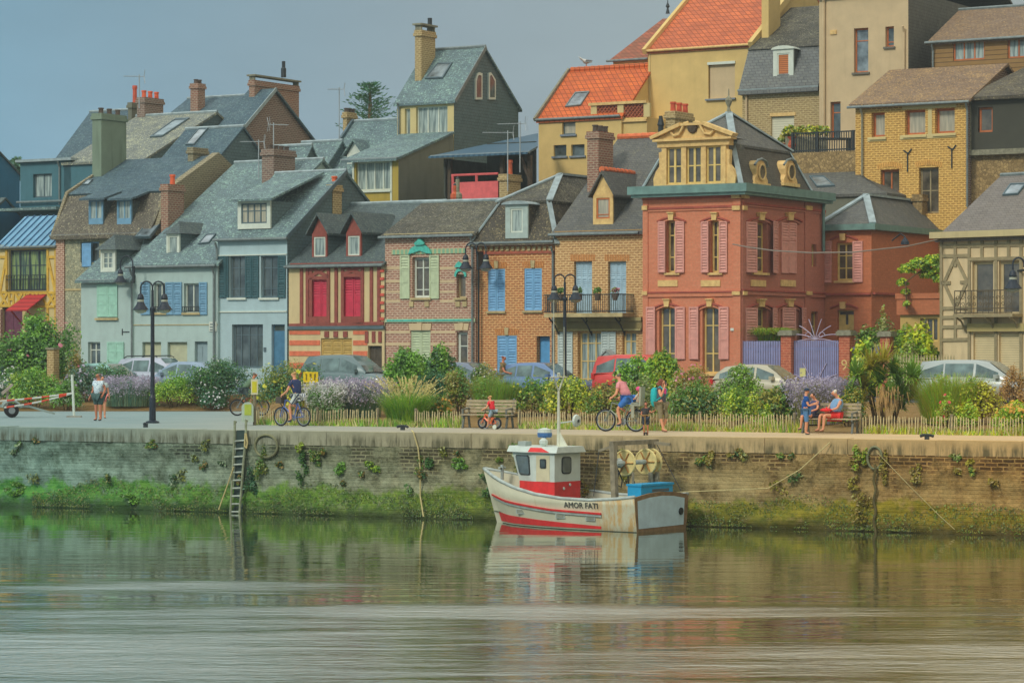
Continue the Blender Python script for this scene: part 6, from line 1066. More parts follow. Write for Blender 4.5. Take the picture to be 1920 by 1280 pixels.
# seagull
p_ = W(1100, 123, 147); E = thing('seagull', 'white seagull perched on the orange tile ridge', 'bird', p_, R(200)); b = MB(); b.lathe([(.02, -.3), (.07, -.15), (.13, 0), (.12, .15), (.06, .26), (.07, .33), (.05, .4), (.012, .44), (.006, .5)], (0, 0, .2), 10, axis='X'); b.v = [(x, y, z+max(0, x-.12)*.7) for x, y, z in b.v]; b.build('body', plain('gull_white', C(190, 192, 188)), E, smooth=True); b = MB(); b.prism([(-.32, .11, .26), (.1, .13, .3), (.12, .1, .18), (-.1, .12, .14)], (0, .03, 0)); b.prism([(-.32, -.14, .26), (.1, -.16, .3), (.12, -.13, .18), (-.1, -.15, .14)], (0, .03, 0)); b.build('wings', plain('gull_grey', C(120, 128, 132)), E); b = MB(); b.tube([(.02, .04, .1), (.02, .04, -.1)], .012, 4); b.tube([(.02, -.04, .1), (.02, -.04, -.1)], .012, 4); b.build('legs', POT, E)
# ------------------------------------------------------------ plants
def leafmat(name, c, v=.35):
    if name in MC: return MC[name]
    m = NM(name, .6, .25); o = m.obj(); col = m.mix(m.rng(m.noise(o, 2.2, 4, .6), .3, .7), mulc(c, 1-v), mulc(c, 1+v*.8)); x_ = m.math('ADD', m.n('SeparateXYZ', {0: m.n('ObjectInfo').outputs['Location']}).outputs[0], m.n('SeparateXYZ', {0: o}).outputs[0]); col = m.mix(m.rng(x_, -4, 14), col, m.mix(1., col, (1.65, 1.22, .66, 1), 'MULTIPLY')) if name[5:] in 'dark mid bright lime olive grey blue teal algae_green algae_olive algae_dark' else col  # greens tinted warmer to the right: overall colour cast put into the leaves
    m.t.nodes.remove(m.b); d = m.n('BsdfDiffuse', {'Color': col}); t = m.n('BsdfTranslucent', {'Color': col}); g = m.n('BsdfGlossy', {'Roughness': .45, 'Color': (1, 1, 1, 1)}); mx = m.n('MixShader', {0: .3, 1: d.outputs[0], 2: t.outputs[0]}); m2 = m.n('MixShader', {0: .05, 1: mx.outputs[0], 2: g.outputs[0]})
    m.t.links.new(m2.outputs[0], m.t.nodes['Material Output'].inputs[0]); MC[name] = m.mat; return m.mat
LG = {k: leafmat('leaf_'+k, C(*c, 1.95)) for k, c in dict(dark=(44, 84, 42), mid=(72, 112, 44), bright=(96, 140, 40), lime=(128, 152, 40), olive=(108, 116, 46), grey=(104, 122, 92), blue=(70, 108, 90), straw=(180, 158, 104), lav=(140, 132, 150), white=(200, 204, 190), yellow=(200, 172, 40), pink=(200, 100, 116), orange=(206, 126, 36), red=(186, 58, 54), warm=(128, 110, 52), teal=(48, 96, 66), dry=(150, 120, 70)).items()}
STEM = plain('stem_brown', C(92, 76, 50), .9, .3)
def quads(c, a, b): return np.stack([c-a, c+b*.5, c+a, c-b*.5], 1).reshape(-1, 3)
def unit(v): return v/np.maximum(1e-6, np.linalg.norm(v, axis=1, keepdims=True))
def leaves(blobs, n, size, up=.3, lean=1.6):
    """leaf-sized faces through the outer volume of ellipsoids (cx,cy,cz,rx,ry,rz)"""
    B = np.array(blobs, float); wt = (B[:, 3]*B[:, 4]*B[:, 5])**.67; idx = nr.choice(len(B), n, p=wt/wt.sum()); d = unit(nr.normal(size=(n, 3))); d[:, 2] = np.where(d[:, 2] < -.55, -d[:, 2], d[:, 2]); r = nr.random(n)**.45
    r = r*(1+.16*np.sin(d[:, 0]*6+idx)*np.cos(d[:, 2]*7+idx*2)); c = B[idx, :3]+d*B[idx, 3:6]*r[:, None]; nrm = unit(d+nr.normal(size=(n, 3))*.6+np.array([0, 0, up])); a = unit(np.cross(nrm, nr.normal(size=(n, 3)))); b = np.cross(nrm, a); s = size*(.6+.8*nr.random((n, 1))); v = quads(c, a*s*.5*lean, b*s); f = np.arange(n*4).reshape(n, 4); return v, f, idx
def blades(n, rx, ry, h, wd, spread=.6, droop=.35, base=(0, 0, 0), seg=3, hv=.35):
    th = nr.random(n)*2*np.pi; rr = np.sqrt(nr.random(n)); p = np.stack([rr*rx*np.cos(th), rr*ry*np.sin(th), np.zeros(n)], 1)+np.array(base); ln = h*(1-hv+hv*nr.random(n)); out = np.stack([np.cos(th)*rr, np.sin(th)*rr, np.zeros(n)], 1)+nr.normal(size=(n, 3))*[.35, .35, 0]; side = unit(np.cross(out+1e-4, np.array([0, 0, 1.]))); V = []; F = []
    for k in range(seg+1):
        t = k/seg; c = p+out*(spread*ln*t**1.6)[:, None]+np.stack([np.zeros(n), np.zeros(n), ln*t-droop*ln*t**3], 1)[:, :3]; w_ = wd*(1-.85*t); V += [c-side*w_, c+side*w_]
    V = np.stack(V, 1).reshape(-1, 3); k2 = 2*(seg+1)
    for i in range(n):
        for k in range(seg): a = i*k2+2*k; F.append((a, a+1, a+3, a+2))
    tips = p+out*(spread*ln)[:, None]+np.stack([np.zeros(n), np.zeros(n), ln*(1-droop)], 1); return V, np.array(F), tips, out
def spot(px, v):
    u = (px-960)/FP; Y = 95.
    for _ in range(30): X = u*Y; Y = bedS(X)+(bedE(X)-bedS(X))*v
    X = u*Y; return Vector((X, Y, bedZ(X, Y)))
def bush(px0, px1, yt, v, mats, label, name='shrub', cat='shrub', n=2600, size=.06, flowers=None, fn=120, fs=.05, at=None, lumps=9, ry=None, group=None, up=.3, squash=1., lean=1.6, fz=.25):
    fn = int(fn*.6); n = int(n*1.75); size *= .86; lumps += 3
    p = at or spot((px0+px1)/2, v); k = p.y/FP; w_ = (px1-px0)*k/2*1.16; h = max(.3, ZC-(yt-3-HZ)*k-p.z); ry = ry or min(w_, 1.1); E = thing(name, label, cat, p, 0, group); bl = []
    for i in range(lumps):
        a = rng.uniform(-.68, .68); zz = rng.uniform(.3, .74)*(1-.35*abs(a)); rr = rng.uniform(.3, .44); bl.append((a*w_, rng.uniform(-.5, .5)*ry, zz*h, rr*w_*(1 if w_ < h else .75), rr*ry*1.1, min(rr*h*.8, (1-zz)*h*1.0)))
    bl.append((0, 0, h*.66, w_*.45, ry*.5, h*.34)); bl.append((0, 0, h*.36, w_*.95, ry*.9, h*.4)); bl.append((-.5*w_, 0, h*.25, w_*.5, ry*.8, h*.3)); bl.append((.5*w_, 0, h*.25, w_*.5, ry*.8, h*.3))
    v_, f, idx = leaves(bl, n, size, up, lean); mi = nr.choice(len(mats), n, p=[1/len(mats)]*len(mats)); tone = np.array([rng.randrange(len(mats)) for _ in bl]); mi = np.where(nr.random(n) < .6, tone[idx], mi); npmesh('foliage', v_, f, mi, [LG[m_] for m_ in mats], E); b = MB()
    for i in range(5): q = bl[i % lumps]; b.tube([(q[0]*.15, q[1]*.15, -.1), (q[0]*.5, q[1]*.5, q[2]*.5), (q[0], q[1], q[2])], [.03, .02, .01], 5)
    b.build('stems', STEM, E)
    if flowers:
        sel = nr.choice(len(bl), fn); B = np.array(bl); d = unit(nr.normal(size=(fn, 3))); d[:, 1] = -abs(d[:, 1]); d[:, 2] = d[:, 2]*.8+fz; d = unit(d); c = B[sel, :3]+d*B[sel, 3:6]*1.06; a = unit(np.cross(d, nr.normal(size=(fn, 3)))); b_ = np.cross(d, a); s = fs*(.7+.6*nr.random((fn, 1))); V = np.concatenate([quads(c, a*s, b_*s*2), quads(c+d*.01, (a+b_)*s*.7, (b_-a)*s*1.4)]); npmesh('flowers', V, np.arange(fn*8).reshape(-1, 4), [0]*(fn*2), [LG[flowers]], E)
    return E
def spiky(px0, px1, yt, v, mats, label, spike='lav', n=900, at=None, name='lavender', cat='flowering plant', wd=.012, spread=.5):
    p = at or spot((px0+px1)/2, v); k = p.y/FP; w_ = (px1-px0)*k/2; h = max(.3, ZC-(yt-HZ)*k-p.z); E = thing(name, label, cat, p); V, F, tips, out = blades(int(n*1.3), w_*.85, min(.9, w_*.8), h*1.0, wd*.8, spread*.6, .08, hv=.6); n = int(n*1.3); mi = nr.integers(0, len(mats), n).repeat(3); npmesh('stems', V, F, mi, [LG[m_] for m_ in mats], E)
    bl = [(rng.uniform(-.7, .7)*w_, rng.uniform(-.4, .4), h*rng.uniform(.2, .6), w_*.4, .5, h*.3) for _ in range(9)]; v_, f, idx = leaves(bl, 3000, .045, .4, 2.4); npmesh('foliage', v_, f, nr.integers(0, len(mats), 3000), [LG[m_] for m_ in mats], E)
    if spike:
        q = tips.repeat(4, 0)+nr.normal(size=(n*4, 3))*[.03, .03, .07]; a = unit(nr.normal(size=(n*4, 3))); b_ = unit(np.cross(a, nr.normal(size=(n*4, 3)))); npmesh('flower_spikes', quads(q, a*.035, b_*.05), np.arange(n*16).reshape(-1, 4), [0]*(n*4), [LG[spike]], E)
    return E
# left bed
FB = 'shrubs in the flower bed along the quay'
bush(-14, 62, 690, .35, ['grey', 'mid', 'blue'], 'white-speckled grey-green bush at the left edge of the bed', flowers='white', fn=420, fs=.05); bush(18, 112, 686, .2, ['bright', 'lime', 'mid'], 'bright lime-green bush next to the white-speckled one', n=3600, size=.06, lean=2.6)
bush(96, 152, 712, .1, ['bright', 'mid', 'grey'], 'low grassy green clump behind the white barrier post', n=1600, lean=3); bush(128, 188, 682, .5, ['blue', 'grey', 'dark'], 'blue-grey flowering bush left of the man in the floral shirt', flowers='lav', fn=260)
bush(152, 242, 678, .8, ['dark', 'mid', 'teal'], 'dark green spreading shrub behind the man in the floral shirt', n=2600); spiky(192, 292, 702, .3, ['grey', 'blue'], 'grey-mauve lavender clump between the man and the left lamp post', n=1000)
bush(288, 366, 694, .3, ['bright', 'mid', 'lime'], 'rounded fresh green bush just right of the left lamp post', n=3400, size=.06); bush(352, 486, 672, .4, ['dark', 'teal', 'mid'], 'large dark green shrub behind the cyclist in the green shirt', n=6000, flowers='white', fn=150, fs=.035)
bush(372, 425, 728, .15, ['teal', 'dark'], 'low dark clump with white flowers at the edge of the tarmac', n=1300, flowers='white', fn=130, fs=.04); bush(474, 610, 674, .45, ['mid', 'teal', 'olive'], 'wide green shrub with yellow flowers behind the cyclist in navy', n=5600, flowers='yellow', fn=90, fs=.07)
bush(540, 612, 698, .3, ['mid', 'olive'], 'small bush covered in yellow blooms near the yellow sign', n=1200, flowers='yellow', fn=260, fs=.06); spiky(574, 648, 712, .2, ['mid', 'grey'], 'daisy-like clump with many small white flowers right of the navy cyclist', 'white', n=420, name='daisies'); spiky(612, 722, 706, .3, ['grey', 'dark', 'blue'], 'broad mauve-grey lavender mass in front of the dark car', n=1200)
bush(718, 802, 652, .6, ['bright', 'mid', 'bright'], 'tall vivid green shrub before the pink brick house', n=5200, size=.09); bush(786, 862, 644, .75, ['mid', 'dark', 'bright'], 'tall darker green shrub beside the vivid green one', n=4600, size=.09, flowers='red', fn=6); bush(776, 846, 690, .45, ['teal', 'dark'], 'deep blue-green shrub in the shade of the tall pair', n=2600)
bush(834, 892, 684, .4, ['olive', 'mid', 'warm'], 'olive-green upright shrub left of the centre of the bed', n=3000, size=.06); bush(876, 940, 680, .75, ['grey', 'mid', 'olive'], 'grey-green shrub with white specks near the walking man', n=2600, flowers='white', fn=120, fs=.035)
spiky(888, 968, 694, .35, ['bright', 'mid', 'olive'], 'feathery bright green fennel clump behind the left bench', None, n=1700, name='fennel'); bush(952, 1042, 706, .4, ['mid', 'olive', 'bright'], 'low green shrub below the blue car', n=3000, lean=2.4, flowers='yellow', fn=80, fs=.05); bush(1026, 1112, 704, .3, ['olive', 'lime', 'mid'], 'shrub dotted with yellow flowers around the right lamp post', n=3400, flowers='yellow', fn=240, fs=.045)
bush(1096, 1176, 716, .3, ['olive', 'mid', 'warm'], 'olive shrub behind the man in the pink shirt', n=2800, flowers='yellow', fn=60); bush(1152, 1236, 664, .6, ['dark', 'mid', 'bright'], 'tall green shrub partly hiding the red van', n=3600, size=.085); bush(1205, 1276, 655, .6, ['bright', 'mid', 'lime'], 'tallest fresh green shrub before the pink house', n=4000, size=.085)
bush(1165, 1252, 704, .25, ['olive', 'mid', 'grey'], 'green shrub behind the woman with the turquoise backpack', n=2800); bush(1262, 1345, 682, .45, ['warm', 'grey', 'olive'], 'pale bush with coral-pink flowers below the pink house', n=2600, flowers='pink', fn=110, fs=.06); bush(1255, 1350, 715, .2, ['mid', 'olive', 'dark'], 'dense low green clump under the coral-flowered bush', n=2600, lean=2.4)
bush(1335, 1432, 684, .4, ['mid', 'bright', 'grey'], 'broad green shrub left of the silver car', n=4600, flowers='white', fn=60, fs=.03); bush(1352, 1420, 722, .15, ['bright', 'lime', 'mid'], 'small lime bush at the front of the bed near the right bench', n=2000); bush(1420, 1502, 722, .3, ['mid', 'olive', 'dark'], 'green clump in front of the silver car bonnet', n=2800, lean=2.6)
spiky(1484, 1596, 704, .3, ['lav', 'grey', 'olive'], 'tall mauve lavender clump behind the seated woman', n=1500); bush(1562, 1622, 722, .2, ['dark', 'olive', 'mid'], 'dark green shrub with a few yellow flowers right of the lavender', n=2000, flowers='yellow', fn=30)
spiky(1722, 1838, 688, .3, ['olive', 'mid', 'bright'], 'feathery olive broom bush in front of the silver people carrier', None, n=2600, name='broom_bush', spread=.7); bush(1802, 1884, 712, .3, ['olive', 'warm', 'lime'], 'rounded bush full of small yellow buds at the right', n=2600, flowers='yellow', fn=230, fs=.04); bush(1862, 1945, 752, .08, ['lime', 'bright'], 'low lime-green mat with orange flowers at the right edge', n=2400, flowers='orange', fn=200, fs=.05, fz=.9)
bush(1872, 1925, 684, .85, ['warm', 'dry', 'dry'], 'reddish-brown dry bush before the roller shutters', n=1500, size=.05); bush(1688, 1734, 735, .12, ['olive', 'bright'], 'small red-flowered perennial on bare soil', n=500, flowers='red', fn=16, at=spot(1778, .08), name='perennial', lumps=4)
bush(1812, 1850, 745, .1, ['lime', 'bright'], 'small lime perennial left of the yellow-budded bush', n=500, at=spot(1815, .08), name='perennial', lumps=4); bush(1424, 1452, 758, .06, ['lime', 'bright'], 'small bright herb clump behind the fence left of the right bench', n=400, name='perennial', lumps=4); bush(700, 745, 742, .12, ['bright', 'olive'], 'yellow and orange flower clump right of the tall ornamental grass', n=900, flowers='orange', fn=60, at=spot(824, .1), name='perennial', lumps=5)
# yucca
def rosette(V, F, M, c, r, n, mi, up=.5):
    for i in range(n):
        a = 2*math.pi*rng.random(); el = rng.uniform(-.35, 1.4); d = Vector((math.cos(a)*math.cos(el), math.sin(a)*math.cos(el), math.sin(el))); L = r*rng.uniform(.75, 1.1); s = Vector((-d.y, d.x, 0)).normalized()*.028 if abs(d.z) < .98 else Vector((.028, 0, 0)); b0 = len(V); p1 = c+d*L*.55; p2 = c+d*L+Vector((0, 0, -.22*L*(1-abs(d.z)))); V += [tuple(c-s), tuple(c+s), tuple(p1+s), tuple(p1-s), tuple(p2)]; F += [(b0, b0+1, b0+2, b0+3), (b0+3, b0+2, b0+4)]; M += [mi, mi]
p0 = spot(1655, .3); E = thing('yucca', 'large spiky yucca with drooping dry leaves in front of the gate post', 'yucca', p0); V = []; F = []; M = []; k = p0.y/FP
for px, py, r in ((1605, 705, .75), (1632, 690, .8), (1655, 680, .85), (1678, 700, .75), (1705, 705, .75), (1650, 715, .8), (1620, 728, .7), (1690, 722, .75), (1720, 712, .6), (1612, 755, .55), (1600, 740, .6), (1640, 745, .6), (1668, 742, .6), (1695, 748, .6), (1718, 742, .55), (1655, 762, .45), (1690, 765, .4)): rosette(V, F, M, Vector(((px-1655)*k, rng.uniform(-.6, .6), (HZ-py)*k+ZC-p0.z)), r, 90, rng.choice((0, 0, 1)))
npmesh('foliage', V, F, M, [LG['mid'], LG['olive']], E); V = []; F = []; M = []
for px, py in ((1650, 745), (1672, 745), (1662, 752)): 
    for i in range(24): c = Vector(((px-1655)*k+rng.gauss(0, .15), rng.uniform(-.7, -.2), (HZ-py)*k+ZC-p0.z+rng.uniform(0, .4))); b0 = len(V); V += [tuple(c+Vector((-.02, 0, 0))), tuple(c+Vector((.02, 0, 0))), tuple(c+Vector((rng.gauss(0, .06), -.1, -.6)))]; F.append((b0, b0+1, b0+2)); M.append(0)
npmesh('dry_leaves', V, F, M, [LG['dry']], E); b = MB()
for px in (1632, 1655, 1690): b.tube([((px-1655)*k*.5, 0, -.1), ((px-1655)*k, 0, .9)], .09, 7)
b.build('stems', STEM, E)
# ornamental grass at the fence with plumes
p0 = G(762, 799); p0.y += .5; E = thing('ornamental_grass', 'big fountain of ornamental grass with straw plumes at the picket fence', 'ornamental grass', p0); V, F, T, o_ = blades(2800, .62, .5, 1.75, .010, .46, .34, hv=.55); npmesh('blades', V, F, nr.integers(0, 4, len(F)//3).repeat(3), [LG['bright'], LG['mid'], LG['lime'], LG['bright']], E)
V, F, T, o_ = blades(150, .45, .4, 1.95, .006, .42, .12, hv=.35); npmesh('stalks', V, F, [0]*len(F), [LG['straw']], E); q = np.concatenate([T+(-o_*[.1, .1, 0]-[0, 0, .09])*t for t in np.linspace(0, 2.2, 8)]); a = unit(nr.normal(size=q.shape)+[0, 0, 1]); b_ = unit(np.cross(a, nr.normal(size=q.shape))); npmesh('plumes', quads(q, a*.05, b_*.035), np.arange(len(q)*4).reshape(-1, 4), [0]*len(q), [LG['straw']], E)
# garden by the gates, rose bush on the left, vine
def gp(px, back): u = (px-960)/FP; Y = (118.3+back)/(1+.6*u); return Vector((u*Y, Y, ROAD))
bush(1612, 1700, 590, 0, ['mid', 'grey', 'dark'], 'tall green shrubs behind the brick gate posts', at=gp(1656, 3), n=4600, size=.1); bush(1596, 1652, 630, 0, ['bright', 'mid', 'lime'], 'leafy shrub spilling over the short purple fence', at=gp(1624, -.6), n=2200, size=.13); bush(1686, 1768, 602, 0, ['bright', 'lime', 'mid'], 'yellow-green garden shrubs beside the half-timbered house', at=gp(1727, 0), n=5200, size=.11); bush(1668, 1740, 640, 0, ['mid', 'grey', 'bright'], 'lower hedge-like shrub behind the white iron fence', at=gp(1704, -1.2), n=3000, size=.1)
b_ = bush(1640, 1668, 570, 0, ['grey', 'olive', 'mid'], 'slim upright shrub reaching above the brick posts', at=gp(1655, 4), n=900, size=.09); u0 = gp(1430, 1.5); E = thing('palm_tuft', 'mop-headed green bamboo showing over the narrow purple gate', 'bamboo', u0); V, F, T, o_ = blades(1500, .75, .6, 1.5, .02, .7, .62, base=(0, 0, 2.2)); npmesh('blades', V, F, nr.integers(0, 3, len(F)//3).repeat(3), [LG['mid'], LG['bright'], LG['olive']], E); b = MB()
for i in range(7): b.tube([(rng.uniform(-.3, .3), rng.uniform(-.2, .2), 0), (rng.uniform(-.5, .5), rng.uniform(-.3, .3), 2.8)], .02, 5)
b.build('stems', STEM, E)
rs = W(75, 690, 121.); rs.z = .65; bush(-6, 152, 584, 0, ['mid', 'bright', 'dark'], 'large rose bush with pink blooms in front of the yellow house', name='rose_bush', cat='rose bush', at=rs, n=9000, size=.1, flowers='pink', fn=34, fs=.1, ry=1.6, lumps=14); bush(122, 160, 640, 0, ['olive', 'grey', 'warm'], 'tall straggly mallow stems right of the brick pier', at=W(141, 690, 119.5)-Vector((0, 0, 1.0)), n=700, size=.07, flowers='pink', fn=12)
Hw, x1_, zB = VINE_AT; wp = Hw.o+Hw.ax*(x1_*.5)+Vector((0, 0, zB)); k = wp.y/FP; E = thing('vine', 'bright green vine hanging over the brick-red balcony box', 'vine', wp); bl = [((px-1727)*k, rng.uniform(-.3, .2), (552-py)*k, r, .4, r*.8) for px, py, r in ((1700, 505, .35), (1722, 497, .4), (1748, 492, .42), (1762, 505, .38), (1740, 515, .4), (1692, 530, .25), (1698, 548, .2), (1698, 570, .16), (1760, 525, .3))]; v_, f, idx = leaves(bl, 5200, .075); npmesh('foliage', v_, f, nr.integers(0, 3, 5200), [LG['bright'], LG['lime'], LG['mid']], E); b = MB(); b.tube([((1698-1727)*k, -.2, -.6), ((1696-1727)*k, -.2, .5), ((1720-1727)*k, -.1, .9), ((1760-1727)*k, 0, 1.0)], .03, 5); b.build('stems', STEM, E)
# trees on the skyline
def conifer(px, ytop, yb, w_px, Y, label):
    p0 = W(px, yb, Y); k = Y/FP; H_ = (yb-ytop)*k+5; p0.z -= 5; E = thing('conifer', label, 'tree', p0); b = MB(); b.tube([(0, 0, -4), (0, 0, H_*.6), (0, 0, H_)], [.3, .2, .04], 8); b.build('trunk', STEM, E); C_ = []; A_ = []
    wd = w_px*k/2; zz = H_-(yb-ytop)*k-1.2; V = []; 
    while zz < H_:
        t = min(1, (H_-zz)/((yb-ytop)*k)); r = wd*(.16+.84*t**.6)*rng.uniform(.85, 1.05)
        for j in range(8):
            a = rng.random()*6.28; L = r*rng.uniform(.6, 1.0)
            for s_ in np.linspace(.15, 1, 12): C_.append((math.cos(a)*L*s_+rng.gauss(0, .06), math.sin(a)*L*s_+rng.gauss(0, .06), zz+L*s_*.45-.12*s_*s_*L+rng.gauss(0, .05))); A_.append((math.cos(a)+rng.gauss(0, .5), math.sin(a)+rng.gauss(0, .5), .35+rng.gauss(0, .3)))
        zz += .17
    c = np.array(C_); a = unit(np.array(A_)); b_ = unit(np.cross(a, nr.normal(size=a.shape))); npmesh('crown', quads(c, a*.15, b_*.07), np.arange(len(c)*4).reshape(-1, 4), nr.integers(0, 2, len(c)), [LG['dark'], LG['teal']], E)
conifer(694, 158, 232, 128, 168, 'dark conifer on the skyline left of the tall slate-sided house')
p0 = W(22, 330, 165); p0.z -= 3; E = thing('tree', 'small round tree on the skyline at the left edge', 'tree', p0); v_, f, idx = leaves([(-.4, 0, 3.4, .5, .6, .6), (.3, 0, 3.6, .45, .6, .6), (0, 0, 3., .7, .6, .6)], 1200, .16); npmesh('crown', v_, f, nr.integers(0, 2, 1200), [LG['blue'], LG['dark']], E); b = MB(); b.tube([(0, 0, -4), (0, 0, 3.2)], [.15, .05], 6); b.build('trunk', STEM, E)
# weeds on the quay wall
for i, (px, py, w_, h_, ms_) in enumerate(((635, 878, 22, 22, ('bright', 'mid')), (490, 872, 30, 60, ('olive', 'mid')), (470, 905, 26, 50, ('dark', 'teal')), (566, 880, 22, 60, ('dark', 'mid')), (590, 860, 20, 30, ('olive', 'mid')), (700, 874, 26, 18, ('lime', 'mid')), (562, 838, 14, 18, ('olive', 'lime')), (862, 872, 26, 22, ('bright', 'mid')), (805, 868, 12, 18, ('dark', 'mid')), (1614, 858, 24, 40, ('bright', 'olive')), (1655, 880, 18, 70, ('olive', 'warm')), (1715, 890, 22, 34, ('olive', 'warm')), (1620, 955, 40, 60, ('warm', 'olive')), (1330, 860, 14, 26, ('olive', 'warm')), (915, 910, 26, 44, ('dark', 'mid')), (30, 918, 40, 24, ('bright', 'mid')), (255, 935, 50, 20, ('bright', 'mid')), (1600, 905, 16, 24, ('warm', 'olive')))):
    p0 = qp(px, py, .06); k = p0.y/FP; E = tag(npmesh('wall_weed', *(lambda q: (q[0], q[1], nr.integers(0, 2, len(q[1]))))(leaves([(rng.uniform(-.45, .45)*w_*k, -.03, rng.uniform(-.45, .45)*h_*k, w_*k*.26, .1, h_*k*.24) for _ in range(9)], 520, .045, lean=2.)), [LG[ms_[0]], LG[ms_[1]]]), ['bright green weed', 'leafy green weed', 'dark trailing weed', 'long dark weed', 'olive weed', 'lime weed', 'tiny yellowish weed', 'fresh green weed', 'little dark weed', 'bright bushy weed', 'tall brownish weed', 'brown-green weed', 'hanging seaweed', 'small dry weed', 'dark weed behind the bow', 'green weed', 'low green weed', 'small brown weed'][i]+' growing from the quay wall '+['below the tall grass plumes', 'beside the mooring ring', 'at the foot of the ladder', 'below the navy cyclist', 'right of the long dark weed', 'left of the hanging rope', 'just under the coping', 'left of the boat bow', 'right of the hanging rope', 'by the right ring', 'along the right chain', 'right of the chain', 'under the right chain', 'right of the boat gantry', 'at the boat', 'at the far left', 'at the waterline on the left', 'left of the right ring'][i], 'weed', 'weeds growing from the quay wall'); E.location = p0
for i in range(46):
    px = rng.uniform(5, 1915); f_ = rng.random(); y0 = 832+(px/1920)*26; py = y0+f_*f_*75; p0 = qp(px, py, .05); k = p0.y/FP; w_ = rng.uniform(.12, .34); q = leaves([(rng.uniform(-.5, .5)*w_, -.02, rng.uniform(-.6, .5)*w_, w_*.5, .08, w_*.5) for _ in range(3)], 90, .05, lean=2.4); E = tag(npmesh('wall_weed', q[0], q[1], nr.integers(0, 2, len(q[1])), [LG[rng.choice(('olive', 'dark', 'mid'))], LG[rng.choice(('olive', 'warm', 'grey'))]]), 'small weed tuft rooted in a joint of the quay wall', 'weed', 'small weed tufts in the joints of the quay wall'); E.location = p0
# fringe of algae tufts along the waterline, and rough grass under the fence
n = 15000; X = nr.uniform(-16, 17, n); Z = WATER+.05+.75*nr.random(n)**1.8*(1+.4*np.sin(X*1.3)*np.sin(X*.37+1)); c = np.stack([X, 83.35-.468*X-.03-.06*nr.random(n), Z], 1); a = unit(nr.normal(size=(n, 3))*[1, .5, .6]+[0, 0, -1.]); b_ = unit(np.cross(a, np.tile([.42, .9, 0], (n, 1))+nr.normal(size=(n, 3))*.4)); o = npmesh('algae', quads(c, a*.035, b_*.028), np.arange(n*4).reshape(-1, 4), nr.integers(0, 3, n), [leafmat('algae_green', C(84, 122, 48, 1.5)), leafmat('algae_olive', C(116, 124, 50, 1.5)), leafmat('algae_dark', C(60, 84, 38, 1.3))]); tag(o, 'ragged green algae on the quay wall at the waterline', kind='stuff')
n = 7000; X = nr.uniform(-8.9, 17, n); Y = 89.6-.5*X+nr.normal(size=n)*.16+.12; ok = ~(((X > -1.62) & (X < .22)) | ((X > 9.0) & (X < 10.9))); X = X[ok]; Y = Y[ok]; n = len(X); hgt = (.12+.3*nr.random(n))*(.55+.6*np.abs(np.sin(X*.9)*np.cos(X*.31+.5))); c = np.stack([X, Y, np.zeros(n)], 1); t = c+np.stack([nr.normal(size=n)*.08, nr.normal(size=n)*.06, hgt], 1); s = np.stack([.014+.016*nr.random(n), np.zeros(n), np.zeros(n)], 1); V = np.stack([c-s, c+s, t], 1).reshape(-1, 3); o = npmesh('grass', V, np.arange(n*3).reshape(-1, 3), nr.integers(0, 4, n), [LG['bright'], LG['lime'], LG['olive'], LG['straw']]); tag(o, 'rough grass and weeds growing along the picket fence', kind='stuff')
